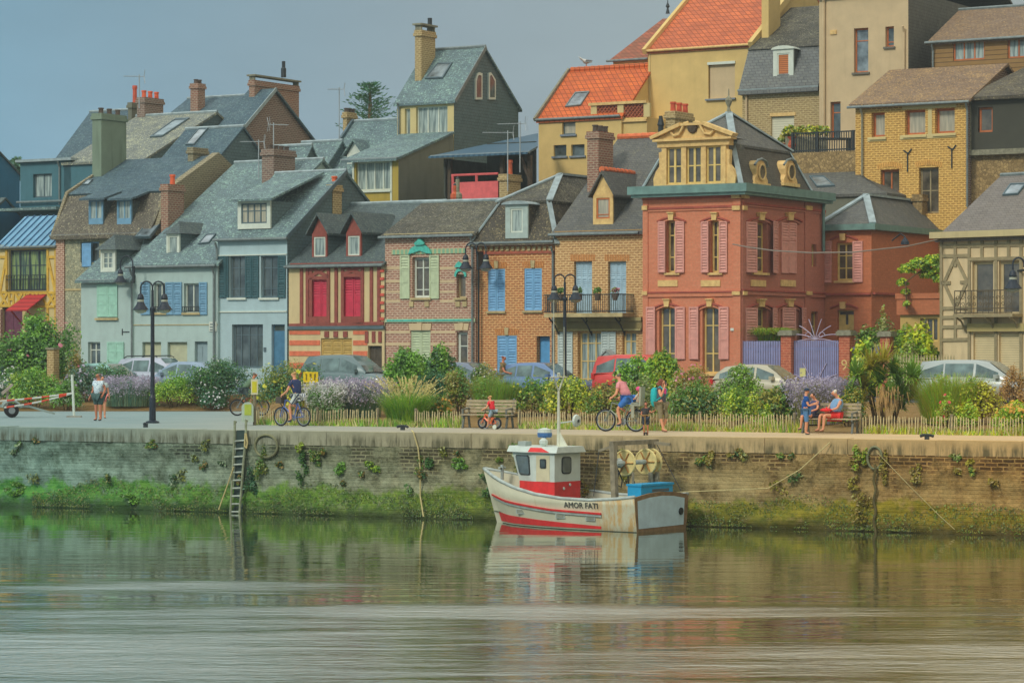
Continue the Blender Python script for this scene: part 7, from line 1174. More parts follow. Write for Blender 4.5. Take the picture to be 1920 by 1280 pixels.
# ------------------------------------------------------------ cars along the kerb
TYRE = plain('tyre_rubber', (.02, .02, .022, 1), .85, .2); ALLOY = plain('alloy_rim', C(140, 145, 148), .35, .1, 5, .5, .6); CARG = glass('car_glass', (.10, .15, .15, 1), .05); PLAST = plain('black_plastic', (.025, .027, .03, 1), .6, .2); LAMPC = glass('headlamp_glass', (.5, .52, .5, 1), .1); LAMPR = plain('tail_lamp', C(170, 40, 40), .3, .1)
def paint(name, c): 
    if name in MC: return MC[name]
    m = NM(name, .35, .5, .1); o = m.obj(); m.set('Base Color', m.mix(m.rng(m.noise(o, 1.5, 4), .35, .7, 0, .3), c, mulc(c, .75))); m.set('Coat Weight', .5); m.set('Coat Roughness', .12); MC[name] = m.mat; return m.mat
def car(label, loc, yaw, col, L=4.1, Wd=1.74, H=1.48, style='hatch'):
    E = thing('parked_car', label, 'car', loc, yaw, 'cars parked along the road behind the flower bed'); w = Wd/2; lo = .2
    st = {'hatch': ([-.5, -.485, -.44, -.3, 0, .2, .36, .45, .5], [.50, .60, .63, .62, .60, .585, .52, .45, .34]), 'estate': ([-.5, -.49, -.45, -.3, 0, .22, .36, .45, .5], [.5, .6, .62, .61, .6, .58, .52, .46, .36]), 'van': ([-.5, -.49, -.45, -.3, 0, .26, .4, .46, .5], [.5, .58, .6, .6, .6, .58, .5, .42, .33])}[style]
    cab = {'hatch': [(-.47, .6), (-.43, .78), (-.36, .93), (-.22, .985), (-.05, 1.0), (.06, .965), (.16, .79), (.26, .575)], 'estate': [(-.485, .6), (-.455, .8), (-.42, .95), (-.25, .99), (-.05, 1.0), (.07, .965), (.16, .8), (.25, .58)], 'van': [(-.49, .58), (-.475, .8), (-.45, .96), (-.25, 1.0), (.0, 1.0), (.12, .95), (.22, .76), (.33, .56)]}[style]
    vs = []; fs = []; K = 12
    for xf, zf in zip(*st):
        e = 1-max(0, abs(xf)-.38)*1.6; wv = w*e; zt = zf*H; zl = lo+(.08 if abs(xf) > .47 else 0); ring = [(0, zl), (wv*.85, zl), (wv*.97, zl+.1), (wv, (zl+zt)*.5), (wv*.97, zt-.12), (wv*.88, zt-.015), (0, zt+.02)]; ring = ring+[(-y, z) for y, z in ring[-2:0:-1]]
        vs += [(xf*L, y, z) for y, z in ring]
    K = 12; n = len(st[0])
    for i in range(n-1):
        for j in range(K): fs.append((i*K+j, i*K+(j+1) % K, (i+1)*K+(j+1) % K, (i+1)*K+j))
    fs += [tuple(range(K))[::-1], tuple(range((n-1)*K, n*K))]; B = npmesh('body', vs, fs, [0]*len(fs), [col], E); B.data.polygons.foreach_set('use_smooth', [True]*len(fs))
    belt = lambda xf: float(np.interp(xf, *st))*H-.03; vs = []; fs = []; pts = []
    for xf, zf in cab:
        zt = zf*H; zb = belt(xf); t = max(0, (zt-zb)/(H-zb)); yb = w*.9; yr = w*(.9-.2*t); pts.append((xf*L, yb, zb, yr, max(zt, zb+.01))); ring = [(yb, zb), (yr, zb+(pts[-1][4]-zb)*.93), (yr*.86, pts[-1][4]), (-yr*.86, pts[-1][4]), (-yr, zb+(pts[-1][4]-zb)*.93), (-yb, zb)]; vs += [(xf*L, y, z) for y, z in ring]
    for i in range(len(cab)-1):
        for j in range(5): fs.append((i*6+j, i*6+j+1, (i+1)*6+j+1, (i+1)*6+j))
    o = npmesh('roof', vs, fs, [0]*len(fs), [col], E); o.data.polygons.foreach_set('use_smooth', [True]*len(fs))
    def glz(i, j, fr=(.1, .86), cut=(0, 0)):
        for sg in (1, -1):
            b = MB(); P = []
            for k, c_ in ((i, cut[0]), (j, cut[1])):
                x, yb, zb, yr, zt = pts[k]; zt2 = zb+(zt-zb)*.93
                for f in fr: P.append((x+c_, sg*(yb+(yr-yb)*f+.012), zb+(zt2-zb)*f))
            b.poly([P[0], P[2], P[3], P[1]]); b.build('side_window', CARG, E)
    glz(1, 3, cut=(.12, -.04)); glz(3, 4, cut=(.03, .0)); glz(4, 6, cut=(.1, -.02))
    for i, j, nm in ((7, 5, 'windscreen'), (0, 2, 'rear_window')):
        a, c_ = pts[i], pts[j]; b = MB(); d = .02 if nm == 'windscreen' else -.02; b.poly([(a[0]+d, -a[1]*.84, a[4]+.03), (a[0]+d, a[1]*.84, a[4]+.03), (c_[0]+d, c_[3]*.8, c_[4]+.012), (c_[0]+d, -c_[3]*.8, c_[4]+.012)]); b.build(nm, CARG, E)
    for xf in (-.31, .31):
        for sg in (1, -1):
            b = MB(); b.lathe([(.2, -.1), (.3, -.1), (.315, -.05), (.315, .05), (.3, .1), (.2, .1)], (xf*L, sg*(w-.1), .315), 18, axis='Y'); Wh = b.build('wheel', TYRE, E, smooth=True); b = MB(); b.lathe([(.2, -.02), (.19, .02), (.05, .03)], (xf*L, sg*(w-.02), .315), 14, axis='Y'); b.build('rim', ALLOY, Wh); b = MB(); b.lathe([(.36, -.02), (.36, .02)], (xf*L, sg*(w-.025), .33), 18, axis='Y'); b.build('wheel_arch', PLAST, E)
    for sg in (1, -1):
        b = MB(); b.prism([(.495*L, sg*w*.45, .36*H), (.47*L, sg*w*.82, .37*H), (.42*L, sg*w*.93, .44*H), (.45*L, sg*w*.5, .45*H)], (.0, 0, .07)); b.build('headlight', LAMPC, E); b = MB(); b.box(-.5*L-.004, -.47*L, min(sg*w*.62, sg*w*.88), max(sg*w*.62, sg*w*.88), .46*H, .6*H); b.build('tail_light', LAMPR, E); b = MB(); x = pts[6][0]; b.box(x-.12, x+.02, min(sg*(w*.9), sg*(w*.9+.2)), max(sg*(w*.9), sg*(w*.9+.2)), belt(.2)+.04, belt(.2)+.18); b.build('mirror', col, E)
    b = MB(); b.box(-.503*L, -.495*L, -w*.8, w*.8, .24, .4); b.box(.485*L, .503*L, -w*.75, w*.75, .22, .38); b.build('bumper', PLAST, E); return E
ROWA = math.atan2(-.6, 1)
def carat(px, back, label, col, ang=0, **k): u = (px-960)/FP; Y = (120-back)/(1+.6*u); return car(label, (u*Y, Y, ROAD), ROWA+R(ang), col, **k)
SILV = paint('paint_silver', C(150, 158, 155)); 
carat(304, 8.2, 'white estate car with roof rails, left of the lamp post top', paint('paint_white_mauve', C(160, 166, 180)), style='estate', H=1.66, L=4.4); carat(345, 10.2, 'silver-blue hatchback overlapping the white estate car', paint('paint_silver_blue', C(120, 140, 160)), ang=180); carat(205, 10.5, 'pale teal car almost hidden behind the dark shrub', paint('paint_pale_teal', C(120, 165, 160)), H=1.4)
carat(662, 9.5, 'dark green-grey off-road car in front of the striped house', paint('paint_green_grey', C(84, 104, 106)), style='estate', H=1.78, L=4.5); carat(880, 9, 'blue-grey car roof showing above the grey-green shrub', paint('paint_slate', C(96, 108, 125))); carat(1022, 9.5, 'blue hatchback parked below the sky-blue door', paint('paint_blue', C(84, 112, 150)), L=4.2)
carat(1213, 9.4, 'red van half hidden behind the tall green shrubs', paint('paint_red', C(186, 58, 52)), style='van', H=1.8, L=4.2); carat(1438, 10.6, 'silver-beige saloon in front of the narrow purple gate', paint('paint_silver_beige', C(160, 156, 136)), H=1.44); carat(1838, 10.4, 'large silver people carrier at the right in front of the roller shutters', SILV, style='van', H=1.62, L=4.5)
for o in list(bpy.data.objects):
    if o.name.startswith('parked_car') and 'roof rails' in o.get('label', ''):
        for sg in (1, -1): b = MB(); b.tube([(-1.7, sg*.6, 1.6), (-1.5, sg*.6, 1.7), (0, sg*.6, 1.73), (.2, sg*.6, 1.66)], .025, 5); b.build('roof_rail', IRON, o)

# ------------------------------------------------------------ picket fence, benches, signs, barrier
PICK = plain('chestnut_paling', C(170, 158, 120), .85, .3, 9); PICKD = plain('fence_post_grey', C(112, 104, 84), .9, .25, 8)
FA = math.atan2(-.5, 1)
def fence(px0, px1, label, hh=.56):
    u0 = (px0-960)/FP; u1 = (px1-960)/FP; X0 = 89.6*u0/(1+.5*u0); X1 = 89.6*u1/(1+.5*u1); E = thing('picket_fence', label, 'fence', (X0, fenceY(X0), 0), FA, 'low chestnut paling fences along the flower bed'); L = (X1-X0)*math.hypot(1, .5); b = MB(); x = 0
    while x < L:
        w_ = rng.uniform(.022, .032); t = rng.gauss(0, .018); h = hh*rng.uniform(.9, 1.06); b.add([(x-w_/2, 0, 0), (x+w_/2, 0, 0), (x+w_/2+t, .0, h-.03), (x+t, 0, h), (x-w_/2+t, 0, h-.03), (x-w_/2, .022, 0), (x+w_/2, .022, 0), (x+w_/2+t, .022, h-.03), (x+t, .022, h), (x-w_/2+t, .022, h-.03)], [(0, 1, 2, 3, 4), (9, 8, 7, 6, 5), (1, 6, 7, 2), (0, 4, 9, 5), (2, 7, 8, 3), (3, 8, 9, 4)]); x += rng.uniform(.08, .105)
    b.build('pickets', PICK, E); b = MB()
    for z in (.16, .42): b.tube([(0, .03, z), (L, .03, z)], .008, 4)
    b.build('wire', IRON, E); n = max(2, round(L/3.1)+1)
    for i in range(n): b = MB(); x = L*i/(n-1); b.lathe([(.055, -.1), (.055, hh+.04), (.04, hh+.07)], (x, .07, 0), 8); b.build('post', PICKD, E)
fence(482, 706, 'picket fence behind the navy cyclist, left of the ornamental grass'); fence(778, 866, 'short picket fence between the ornamental grass and the left bench'); fence(972, 1488, 'long picket fence between the two benches'); fence(1612, 1960, 'picket fence right of the right bench')
BW = plain('bench_slat_grey', C(150, 138, 112), .8, .25, 6); BI = plain('bench_iron', C(88, 92, 88), .6, .2, 6)
def bench(px0, px1, pyb, label):
    a = G(px0, pyb); c_ = G(px1, pyb); L = 1.85; mid = (a+c_)/2; E = thing('park_bench', label, 'bench', (mid.x, fenceY(mid.x)-.05, 0), FA, 'slatted park benches'); b = MB()
    for i in range(4): b.box(-L/2, L/2, -.42+.115*i, -.42+.115*i+.09, .43, .465)
    b.build('seat', BW, E); b = MB()
    for i in range(4): z = .52+.11*i; b.add(MB().box(-L/2, L/2, .02+.035*i, .05+.035*i, z, z+.085).v, [(0,3,2,1),(4,5,6,7),(0,1,5,4),(1,2,6,5),(2,3,7,6),(3,0,4,7)])
    b.build('backrest', BW, E)
    for x in (-L/2+.12, L/2-.12): b = MB(); b.bar((x, -.42, .4), (x, .08, .41), .06, .05); b.bar((x, -.4, .0), (x, -.28, .41), .06, .06); b.bar((x, .12, .0), (x, .02, .41), .06, .06); b.bar((x, .03, .41), (x, .2, .98), .06, .05); b.bar((x, -.4, .62), (x, .1, .66), .06, .04); b.bar((x, -.38, .44), (x, -.38, .62), .05, .05); b.build('side_frame', BI, E)
    return E
bench(872, 966, 800, 'slatted grey park bench behind the child on the orange bicycle'); bench(1503, 1602, 810, 'slatted grey park bench with the woman in red shorts on it')
def simple(name, label, cat, loc, parts, rz=0):
    E = thing(name, label, cat, loc, rz)
    for nm, mb, mt in parts: mb.build(nm, mt, E)
    return E
p0 = G(477, 797); p0.y += .1; b1 = MB(); b1.lathe([(.06, 0), (.06, 1.55)], (0, 0, 0), 8); b2 = MB(); b2.box(-.12, .12, -.09, -.05, 1.05, 1.58); b3 = MB(); b3.box(-.08, .08, -.096, -.091, 1.12, 1.5); E = simple('sign_post', 'grey post with a small yellow notice, in front of the cyclist in the green shirt', 'sign', p0, (('pole', b1, PICKD), ('panel', b2, plain('sign_white', C(180, 178, 150), .5, .1)))); b3.build('yellow_notice', plain('sign_yellow', C(176, 170, 40), .5, .15), E.children[1])
b1 = MB(); pr = [(-.22, 0), (.18, 0), (.18, .5)]+[(-.02+.2*math.cos(a), .5+.18*math.sin(a)) for a in np.linspace(.2, 2.9, 7)]+[(-.22, .5)]; b1.prism([(x, -.12, z+.12) for x, z in pr], (0, .24, 0)); b2 = MB(); b2.box(-.12, .12, -.128, -.121, .35, .72); b3 = MB(); b3.tube([(-.1, -.126, .25), (-.1, -.126, .16), (-.02, -.126, .16), (-.02, -.126, .22), (-.06, -.126, .22)], .012, 4); simple('bag_dispenser', 'pale grey bin-shaped box with a yellow-green panel at the fence end', 'bin', p0+Vector((-.2, -.2, 0)), (('body', b1, plain('box_pale', C(150, 165, 150), .5, .1)), ('panel', b2, plain('sign_lime', C(150, 165, 60), .5, .15)), ('symbol', b3, WHITE)))
u0 = spot(586, .3); p0 = Vector((u0.x, u0.y-.9, u0.z)); b1 = MB(); b1.bar((-.2, 0, 0), (-.2, 0, 1.3), .05, .05); b1.bar((.2, 0, 0), (.2, 0, 1.3), .05, .05); b2 = MB(); k = p0.y/FP; zt = ZC-(697-HZ)*k-p0.z; b2.box(-.27, .27, -.05, -.02, zt-.38, zt); E = simple('yellow_sign', 'yellow sign board with dark figures among the green shrubs', 'sign', p0, (('posts', b1, PICKD), ('board', b2, plain('board_yellow', C(206, 176, 20), .5, .12)))); b3 = MB()
for x, w_, z0, z1 in ((-.15, .05, .08, .3), (-.17, .03, .05, .11), (.0, .07, .06, .18), (.02, .04, .2, .31), (.15, .05, .07, .3), (.18, .02, .05, .2)): b3.box(x-w_/2, x+w_/2, -.056, -.051, zt-z1, zt-z0)
b3.build('lettering', plain('lettering_olive', C(110, 96, 20), .6), E.children[1])
# bathing-hut shaped grey letter box in front of the buff house
u = (1140-960)/FP; Y = 113./(1+.6*u); p0 = Vector((u*Y, Y, ROAD)); k = Y/FP; b1 = MB(); b1.box(-.08, .08, 0, .12, 0, 1.1); b2 = MB(); zt = ZC-(660-HZ)*k-ROAD; zb = ZC-(694-HZ)*k-ROAD; b2.prism([(-.26, -.15, zb), (.26, -.15, zb), (.26, -.15, zt-.2), (0, -.15, zt+.02), (-.26, -.15, zt-.2)], (0, .4, 0)); b3 = MB()
for s_ in (-1, 1): b3.prism([(s_*.34, -.2, zt-.26), (0, -.2, zt+.04), (0, -.2, zt+.1), (s_*.34, -.2, zt-.2)], (0, .5, 0))
simple('letter_box', 'grey house-shaped box on a post in front of the buff brick house', 'box', p0, (('post', b1, PICKD), ('body', b2, plain('box_grey', C(150, 160, 155), .6, .1)), ('roof', b3, plain('box_roof', C(130, 138, 135), .6, .1))), ROWA)
# barrier post with red and white tape, trailer at the left edge
p0 = G(139, 782); k = p0.y/FP; h = (782-702)*k; b1 = MB(); b1.tube([(0, 0, 0), (-.08, 0, h)], .05, 8); b2 = MB(); b2.box(-.28, .28, -.12, .12, 0, .06); E = simple('barrier_post', 'leaning white barrier post on a flat foot at the left', 'post', p0, (('pole', b1, plain('post_white', C(180, 190, 180), .5, .1)), ('foot', b2, plain('foot_grey', C(130, 130, 120), .8, .2))))
RW = striped('tape_red_white', C(190, 70, 50), C(180, 185, 180), .62, .45, .6, 0); pA = p0+Vector((-.06, 0, (782-737)*k)); 
for py, s_, lb in ((764, .5, 'upper red and white barrier tape from the white post to the trailer'), (752, .2, 'lower red and white barrier tape hanging to the trailer')): 
    q = W(8 if py > 760 else 0, py, p0.y-1.); b = MB(); P = [pA.lerp(q, t)+Vector((0, 0, -.12*math.sin(t*math.pi)*s_)) for t in np.linspace(0, 1, 12)]; b.tube(P, .035, 5); tag(b.build('barrier_tape', RW), lb, 'barrier tape')
p0 = G(-6, 782); E = thing('boat_trailer', 'low boat trailer with a guide post at the left edge of the quay', 'trailer', p0, R(12)); b = MB(); b.bar((-1.5, 0, .45), (1.2, 0, .42), .1, .1); b.bar((1.2, 0, .42), (2.2, -.05, .12), .08, .08); b.bar((-.6, -.6, .42), (-.6, .6, .42), .1, .08); b.bar((.3, -.6, .4), (.3, .6, .4), .08, .08); b.build('frame', plain('galvanised', C(130, 145, 140), .5, .15, 6, .5, .3), E)
for y in (-.7, .7): b = MB(); b.lathe([(.12, -.08), (.26, -.08), (.27, 0), (.26, .08), (.12, .08)], (.55, y, .27), 16, axis='Y'); Wh = b.build('wheel', TYRE, E, smooth=True); b = MB(); b.lathe([(.13, -.09), (.05, -.1)], (.55, y, .27), 10, axis='Y'); b.lathe([(.05, .1), (.13, .09)], (.55, y, .27), 10, axis='Y'); b.build('rim', ALLOY, Wh); b = MB(); b.tube([(.55+.36*math.cos(a), y, .3+.34*math.sin(a)) for a in np.linspace(.2, 2.9, 7)], .05, 6); b.build('mudguard', MC['galvanised'], E)
b = MB(); b.bar((.35, -.5, .4), (.4, -.5, 1.05), .09, .07); b.prism([(.15, -.62, .95), (.55, -.62, 1.3), (.62, -.62, 1.24), (.22, -.62, .87)], (0, .3, 0)); b.build('guide_post', plain('trailer_pad', C(140, 130, 120), .8, .2), E)
# garden wall pieces on the left, white spear fence on the right
pL = W(-10, 690, 122.); E = thing('garden_fence', 'dark blue-grey garden fence under the rose bush', 'fence', (pL.x, pL.y, .5), ROWA); b = MB(); k = 122/FP; zt = ZC-(668-HZ)*k-.5
for i in range(26): b.box(i*.1, i*.1+.085, 0, .03, 0, zt)
b.box(0, 2.6, .031, .06, zt-.12, zt-.04); b.build('boards', plain('fence_blue_grey', C(58, 92, 110), .7, .2), E); pL = W(88, 690, 119.6); E = thing('gate_post', 'old brick pier at the end of the blue-grey garden fence', 'gate post', (pL.x, pL.y, .4), ROWA); b = MB(); zt = ZC-(655-HZ)*119.6/FP-.4; b.box(0, .38, 0, .38, -.3, zt); b.build('shaft', B_OCHR, E); b = MB(); b.box(-.05, .43, -.05, .43, zt+.002, zt+.08); b.build('cap', LEADC, E)
u = (1672-960)/FP; Y = 116.2/(1+.6*u); E = thing('iron_fence', 'white spear-topped iron fence between the garden shrubs and the people carrier', 'fence', (u*Y, Y, ROAD), ROWA); b = MB(); L = 2.6; zt = ZC-(668-HZ)*Y/FP-ROAD
for i in range(22): x = L*i/21; b.box(x-.014, x+.014, 0, .03, .2, zt); b.prism([(x-.035, .0, zt-.12), (x, 0, zt+.08), (x+.035, 0, zt-.12)], (0, .03, 0))
for z in (.3, zt-.35, zt-.2): b.box(0, L, -.004, .034, z-.02, z+.02)
b.build('railings', plain('iron_white', C(176, 164, 124), .6, .15), E)
# balcony and terrace pots
Hb_, fb, bz = BALC
for i, (px, lb, fl) in enumerate(((1052, 'dark flower pot hung at the left end of the iron balcony', 'dark'), (1087, 'flower pot behind the lamp head on the iron balcony', 'dark'), (1122, 'middle flower pot on the iron balcony', 'mid'), (1155, 'flower pot with pink blooms on the iron balcony', 'pink'))):
    q = Hb_.p(px, 553, -1.); loc = Hb_.o+Hb_.ax*q[0]+Hb_.ay*-1.08+Vector((0, 0, bz-.08)); E = thing('flower_pot', lb, 'flower pot', loc, 0, 'pots on the balcony rail'); b = MB(); b.lathe([(.1, -.18), (.16, .1), (.17, .12)], (0, 0, 0), 10); b.build('pot', POTD, E); v_, f, idx = leaves([(0, 0, .22, .2, .18, .16)], 140, .07); npmesh('leaves', v_, f, nr.integers(0, 2, 140), [LG['mid'], LG[fl]], E)
Ht, z1, zt = TERR
for px, h_, lb in ((1469, .5, 'left terracotta pot on the terrace with red plant'), (1483, .8, 'tall terracotta urn at the end of the terrace railing')): q = Ht.p(px, 262, .3); E = thing('terracotta_pot', lb, 'flower pot', Ht.o+Ht.ax*q[0]+Ht.ay*.35+Vector((0, 0, z1))); b = MB(); b.lathe([(.22, 0), (.3, h_*.5), (.24, h_*.8), (.33, h_), (.3, h_)], (0, 0, 0), 12); b.build('pot', POT, E); v_, f, idx = leaves([(0, 0, h_+.2, .3, .25, .25)], 200, .12); npmesh('leaves', v_, f, nr.integers(0, 2, 200), [LG['olive'], LG['mid']], E)
q = Ht.p(1510, 247, .6); E = thing('planter', 'long planter of green and yellow herbs behind the terrace railing', 'planter', Ht.o+Ht.ax*q[0]+Ht.ay*.7+Vector((0, 0, z1))); b = MB(); b.box(-1, 1, -.2, .2, 0, .8); b.build('box', LEADC, E); v_, f, idx = leaves([(x, 0, 1.05, .4, .25, .3) for x in (-.8, -.3, .3, .8)], 900, .1); npmesh('leaves', v_, f, nr.integers(0, 3, 900), [LG['mid'], LG['olive'], LG['yellow']], E)
q = Ht.p(1560, 262, 1.5); E = thing('garden_table', 'dark garden table on the terrace behind the railing', 'table', Ht.o+Ht.ax*q[0]+Ht.ay*1.5+Vector((0, 0, z1))); b = MB(); b.box(-.9, .9, -.45, .45, .68, .74); b.build('table_top', IRON, E)
for x in (-.8, .8): b = MB(); b.box(x-.04, x+.04, -.4, .4, 0, .679); b.build('leg', IRON, E)

# ------------------------------------------------------------ bicycles
def bicycle(label, loc, yaw, r, base, frame, kid=False, basket=False, seat_h=None, tyre=None):
    """front wheel at +x"""
    E = thing('bicycle', label, 'bicycle', loc, yaw); xr, xf = -base/2, base/2; tr = .028 if not kid else .035
    for x in (xr, xf):
        b = MB(); P = [(x+(r-tr)*math.cos(a), 0, r+(r-tr)*math.sin(a)) for a in np.linspace(0, 2*math.pi, 29)]; b.tube(P, tr, 6); Wh = b.build('wheel', tyre or TYRE, E, smooth=True); b = MB(); b.tube([(x+(r-tr*2.2)*math.cos(a), 0, r+(r-tr*2.2)*math.sin(a)) for a in np.linspace(0, 2*math.pi, 25)], .012, 5); b.lathe([(.03, -.04), (.03, .04)], (x, 0, r), 8, axis='Y')
        for k in range(8): a = math.pi*k/8; b.tube([(x+math.cos(a)*(r-.05), .0, r+math.sin(a)*(r-.05)), (x-math.cos(a)*(r-.05), 0, r-math.sin(a)*(r-.05))], .0035, 4)
        b.build('rim', ALLOY, Wh)
    sh_ = seat_h or r*2.55; bb = Vector((xr+base*.42, 0, r*.9)); st = Vector((bb.x-sh_*.18, 0, sh_-.12)); hd = Vector((xf-r*.62, 0, sh_*.97)); hb = Vector((xf-r*.48, 0, sh_*.72)); b = MB(); t = .022 if not kid else .034
    for p_, q in ((bb, st), (bb, hb), (st+Vector((0, 0, -.06)), hd), (hb, hd)): b.tube([p_, q], t, 6)
    for y in (.05, -.05): b.tube([(xr, y, r), bb], .014, 5); b.tube([(xr, y, r), st], .012, 5)
    FR = b.build('frame', frame, E); b = MB()
    for y in (.05, -.05): b.tube([(xf, y, r), (hb.x+.01, y*.8, hb.z)], .016, 5)
    b.build('fork', frame, E); b = MB(); s = sh_; b.prism([(st.x-.14, -.08, s), (st.x+.02, -.06, s), (st.x+.14, -.02, s), (st.x+.14, .02, s), (st.x+.02, .06, s), (st.x-.14, .08, s)], (0, 0, .05)); b.tube([st, (st.x-.01, 0, s)], .015, 5); b.build('saddle', PLAST, E)
    g = hd+Vector((0, 0, .1)); b = MB(); b.tube([hd, g], .016, 5); b.tube([(g.x-.12, .3, g.z+.03), (g.x, .18, g.z+.02), (g.x, -.18, g.z+.02), (g.x-.12, -.3, g.z+.03)], .015, 5); b.build('handlebar', PLAST, E); b = MB(); b.lathe([(r*.32, -.012), (r*.32, .012)], bb, 14, axis='Y'); b.tube([bb+Vector((0, .07, 0)), bb+Vector((.1, .09, -.14))], .014, 5); b.tube([bb+Vector((0, -.07, 0)), bb+Vector((-.1, -.09, .14))], .014, 5); b.box(bb.x+.04, bb.x+.16, .09, .18, bb.z-.16, bb.z-.13); b.box(bb.x-.16, bb.x-.04, -.18, -.09, bb.z+.13, bb.z+.16); b.build('crank', ALLOY, E)
    if kid:
        for y in (.14, -.14): b = MB(); b.lathe([(.02, -.015), (.075, -.015), (.075, .015), (.02, .015)], (xr, y, .075), 10, axis='Y'); b.build('stabiliser', WHITE, E)
    if basket: b = MB(); b.box(g.x+.06, g.x+.32, -.14, .14, g.z-.22, g.z); b.build('basket', plain('wicker_dark', C(70, 66, 60), .9, .3), E)
    return E, dict(seat=Vector((st.x, 0, sh_+.05)), grip=Vector((g.x-.1, .28, g.z+.05)), bb=bb)
# ------------------------------------------------------------ people
SKIN = plain('skin', C(200, 140, 108, 1.3), .6, .08); SKINT = plain('skin_tanned', C(176, 112, 84, 1.3), .6, .08); EYE = plain('eye_dark', (.03, .02, .02, 1), .4); LIP = plain('lip', C(160, 88, 80), .6)
SKQ = []
def skin_mesh(name, V, Ed, Rd, mat, parent, sub=1):
    me = bpy.data.meshes.new(name); me.from_pydata([tuple(v) for v in V], Ed, []); me.materials.append(mat); o = bpy.data.objects.new(name, me); COL.objects.link(o); o.parent = parent; md = o.modifiers.new('skin', 'SKIN'); md.use_smooth_shade = True
    par = list(range(len(V)))
    def fd(i):
        while par[i] != i: i = par[i]
        return i
    for a, b in Ed: par[fd(a)] = fd(b)
    seen = set()
    for i, r in enumerate(Rd): sv = me.skin_vertices[0].data[i]; sv.radius = r if isinstance(r, tuple) else (r, r); root = fd(i); sv.use_root = root not in seen; seen.add(root)
    if sub: s = o.modifiers.new('sub', 'SUBSURF'); s.levels = sub; s.render_levels = sub
    SKQ.append(o); return o
def lerp(a, b, t): return a+(b-a)*t
def person(label, loc, yaw, H, pose, skin, hair, shirt, pants, shoes, sleeve=.55, pant_len=.9, hair_long=0, cap=None, k=1.0, fat=1.0, child=False):
    """pose: joint positions (forward, left, up) in a 1.75 m body; yaw turns forward"""
    s = H/1.75; E = thing('person', label, 'person', loc, yaw); Vv = lambda p: Vector(p)*s; J = {n: Vv(p) for n, p in pose.items()}; hs = 1.25 if child else 1.0
    hip, chest, head = J['hip'], J['chest'], J['head']; up = (chest-hip).normalized(); lat = Vector((0, 1, 0)); tw = pose.get('twist'); V = []; Ed = []; Rd = []
    def av(p, r, par=None): V.append(Vector(p)); Rd.append(r*s if not isinstance(r, tuple) else (r[0]*s, r[1]*s)); Ed.append((par, len(V)-1)) if par is not None else None; return len(V)-1
    f = fat; iH = av(hip, (.15*f, .11*f)); iW = av(lerp(hip, chest, .5), (.135*f, .105*f), iH); iC = av(chest, (.155*f, .115*f), iW); nk = chest+up*.14*s; iN = av(nk, .06, iC); iK = av(lerp(nk, head, .5), .05, iN); iHd = av(head, (.088*hs, .105*hs), iK); av(head+(head-nk).normalized()*.085*s*hs, (.07*hs, .085*hs), iHd); fw = Vector((1, 0, -.12)); hd_f = J.get('face', None); fw = (hd_f-head).normalized() if hd_f is not None else fw.normalized(); av(head+fw*.105*s*hs-Vector((0, 0, .012*s)), .016, iHd)
    sh = {}
    for sd, sg in (('L', 1), ('R', -1)):
        shp = chest+lat*sg*.17*s*f+up*.06*s; el, hn = J['elbow'+sd], J['hand'+sd]; a = av(shp, .06, iC); b = av(el, .043, a); d = (hn-el).normalized(); c = av(hn-d*.03*s, .03, b); pm = av(hn+d*.04*s, (.036, .018), c); n = lat*sg; q = d.cross(n); q = q.normalized() if q.length > .1 else Vector((0, 0, 1)); m_ = q.cross(d)
        for i, (o_, ln) in enumerate(((-.028, .065), (-.01, .08), (.01, .078), (.028, .06))): r1 = av(hn+d*.075*s+q*o_*s, .0105, pm); r2 = av(hn+d*(.075+ln*.5)*s+q*o_*1.1*s-m_*.012*s, .0095, r1); av(hn+d*(.075+ln*.8)*s+q*o_*1.1*s-m_*.035*s, .008, r2)
        t1 = av(hn+d*.03*s+q*.042*s-m_*.01*s, .012, pm); av(hn+d*.07*s+q*.055*s-m_*.02*s, .01, t1); sh[sd] = shp
        hp = hip+lat*sg*.095*s*f-up*.03*s; kn, an = J['knee'+sd], J['ankle'+sd]; a = av(hp, .088*f, iH); b = av(kn, .058, a); cf = av(lerp(kn, an, .35), .055, b); c = av(an, .036, cf); tf = J.get('toe'+sd, an+Vector((.15, 0, -.05))*s); av(lerp(an, tf, .9), .03, c); sh['h'+sd] = hp
    skin_mesh('body', V, Ed, Rd, skin, E)
    V = []; Ed = []; Rd = []; a = av(hip-up*.02*s, (.19*f, .15*f)); b = av(lerp(hip, chest, .5), (.185*f, .15*f), a); c = av(chest, (.205*f, .16*f), b); av(chest+up*.11*s, .075, c)
    for sd in 'LR': q = av(sh[sd], .085, c); av(lerp(sh[sd], J['elbow'+sd], sleeve), .07, q)
    skin_mesh('shirt', V, Ed, Rd, shirt, E); V = []; Ed = []; Rd = []; a = av(hip+up*.02*s, (.185*f, .145*f))
    for sd in 'LR':
        q = av(sh['h'+sd], .118*f, a); kn = J['knee'+sd]
        if pant_len <= 1: av(lerp(sh['h'+sd], kn, pant_len), .098, q)
        else: w_ = av(kn, .075, q); av(lerp(kn, J['ankle'+sd], pant_len-1), .062, w_)
    skin_mesh('shorts' if pant_len < 1.2 else 'trousers', V, Ed, Rd, pants, E); V = []; Ed = []; Rd = []
    for sd in 'LR': an = J['ankle'+sd]; tf = J.get('toe'+sd, an+Vector((.15, 0, -.05))*s); a = av(an+Vector((-.02, 0, -.035))*s, .04); av(tf, (.038, .028), a)
    skin_mesh('shoes', V, Ed, Rd, shoes, E); V = []; Ed = []; Rd = []; upv = (head-nk).normalized(); a = av(head-fw*.045*s*hs-upv*.02*s, (.1*hs, .105*hs)); b = av(head-fw*.02*s*hs+upv*.1*s*hs, (.085*hs, .1*hs), a); 
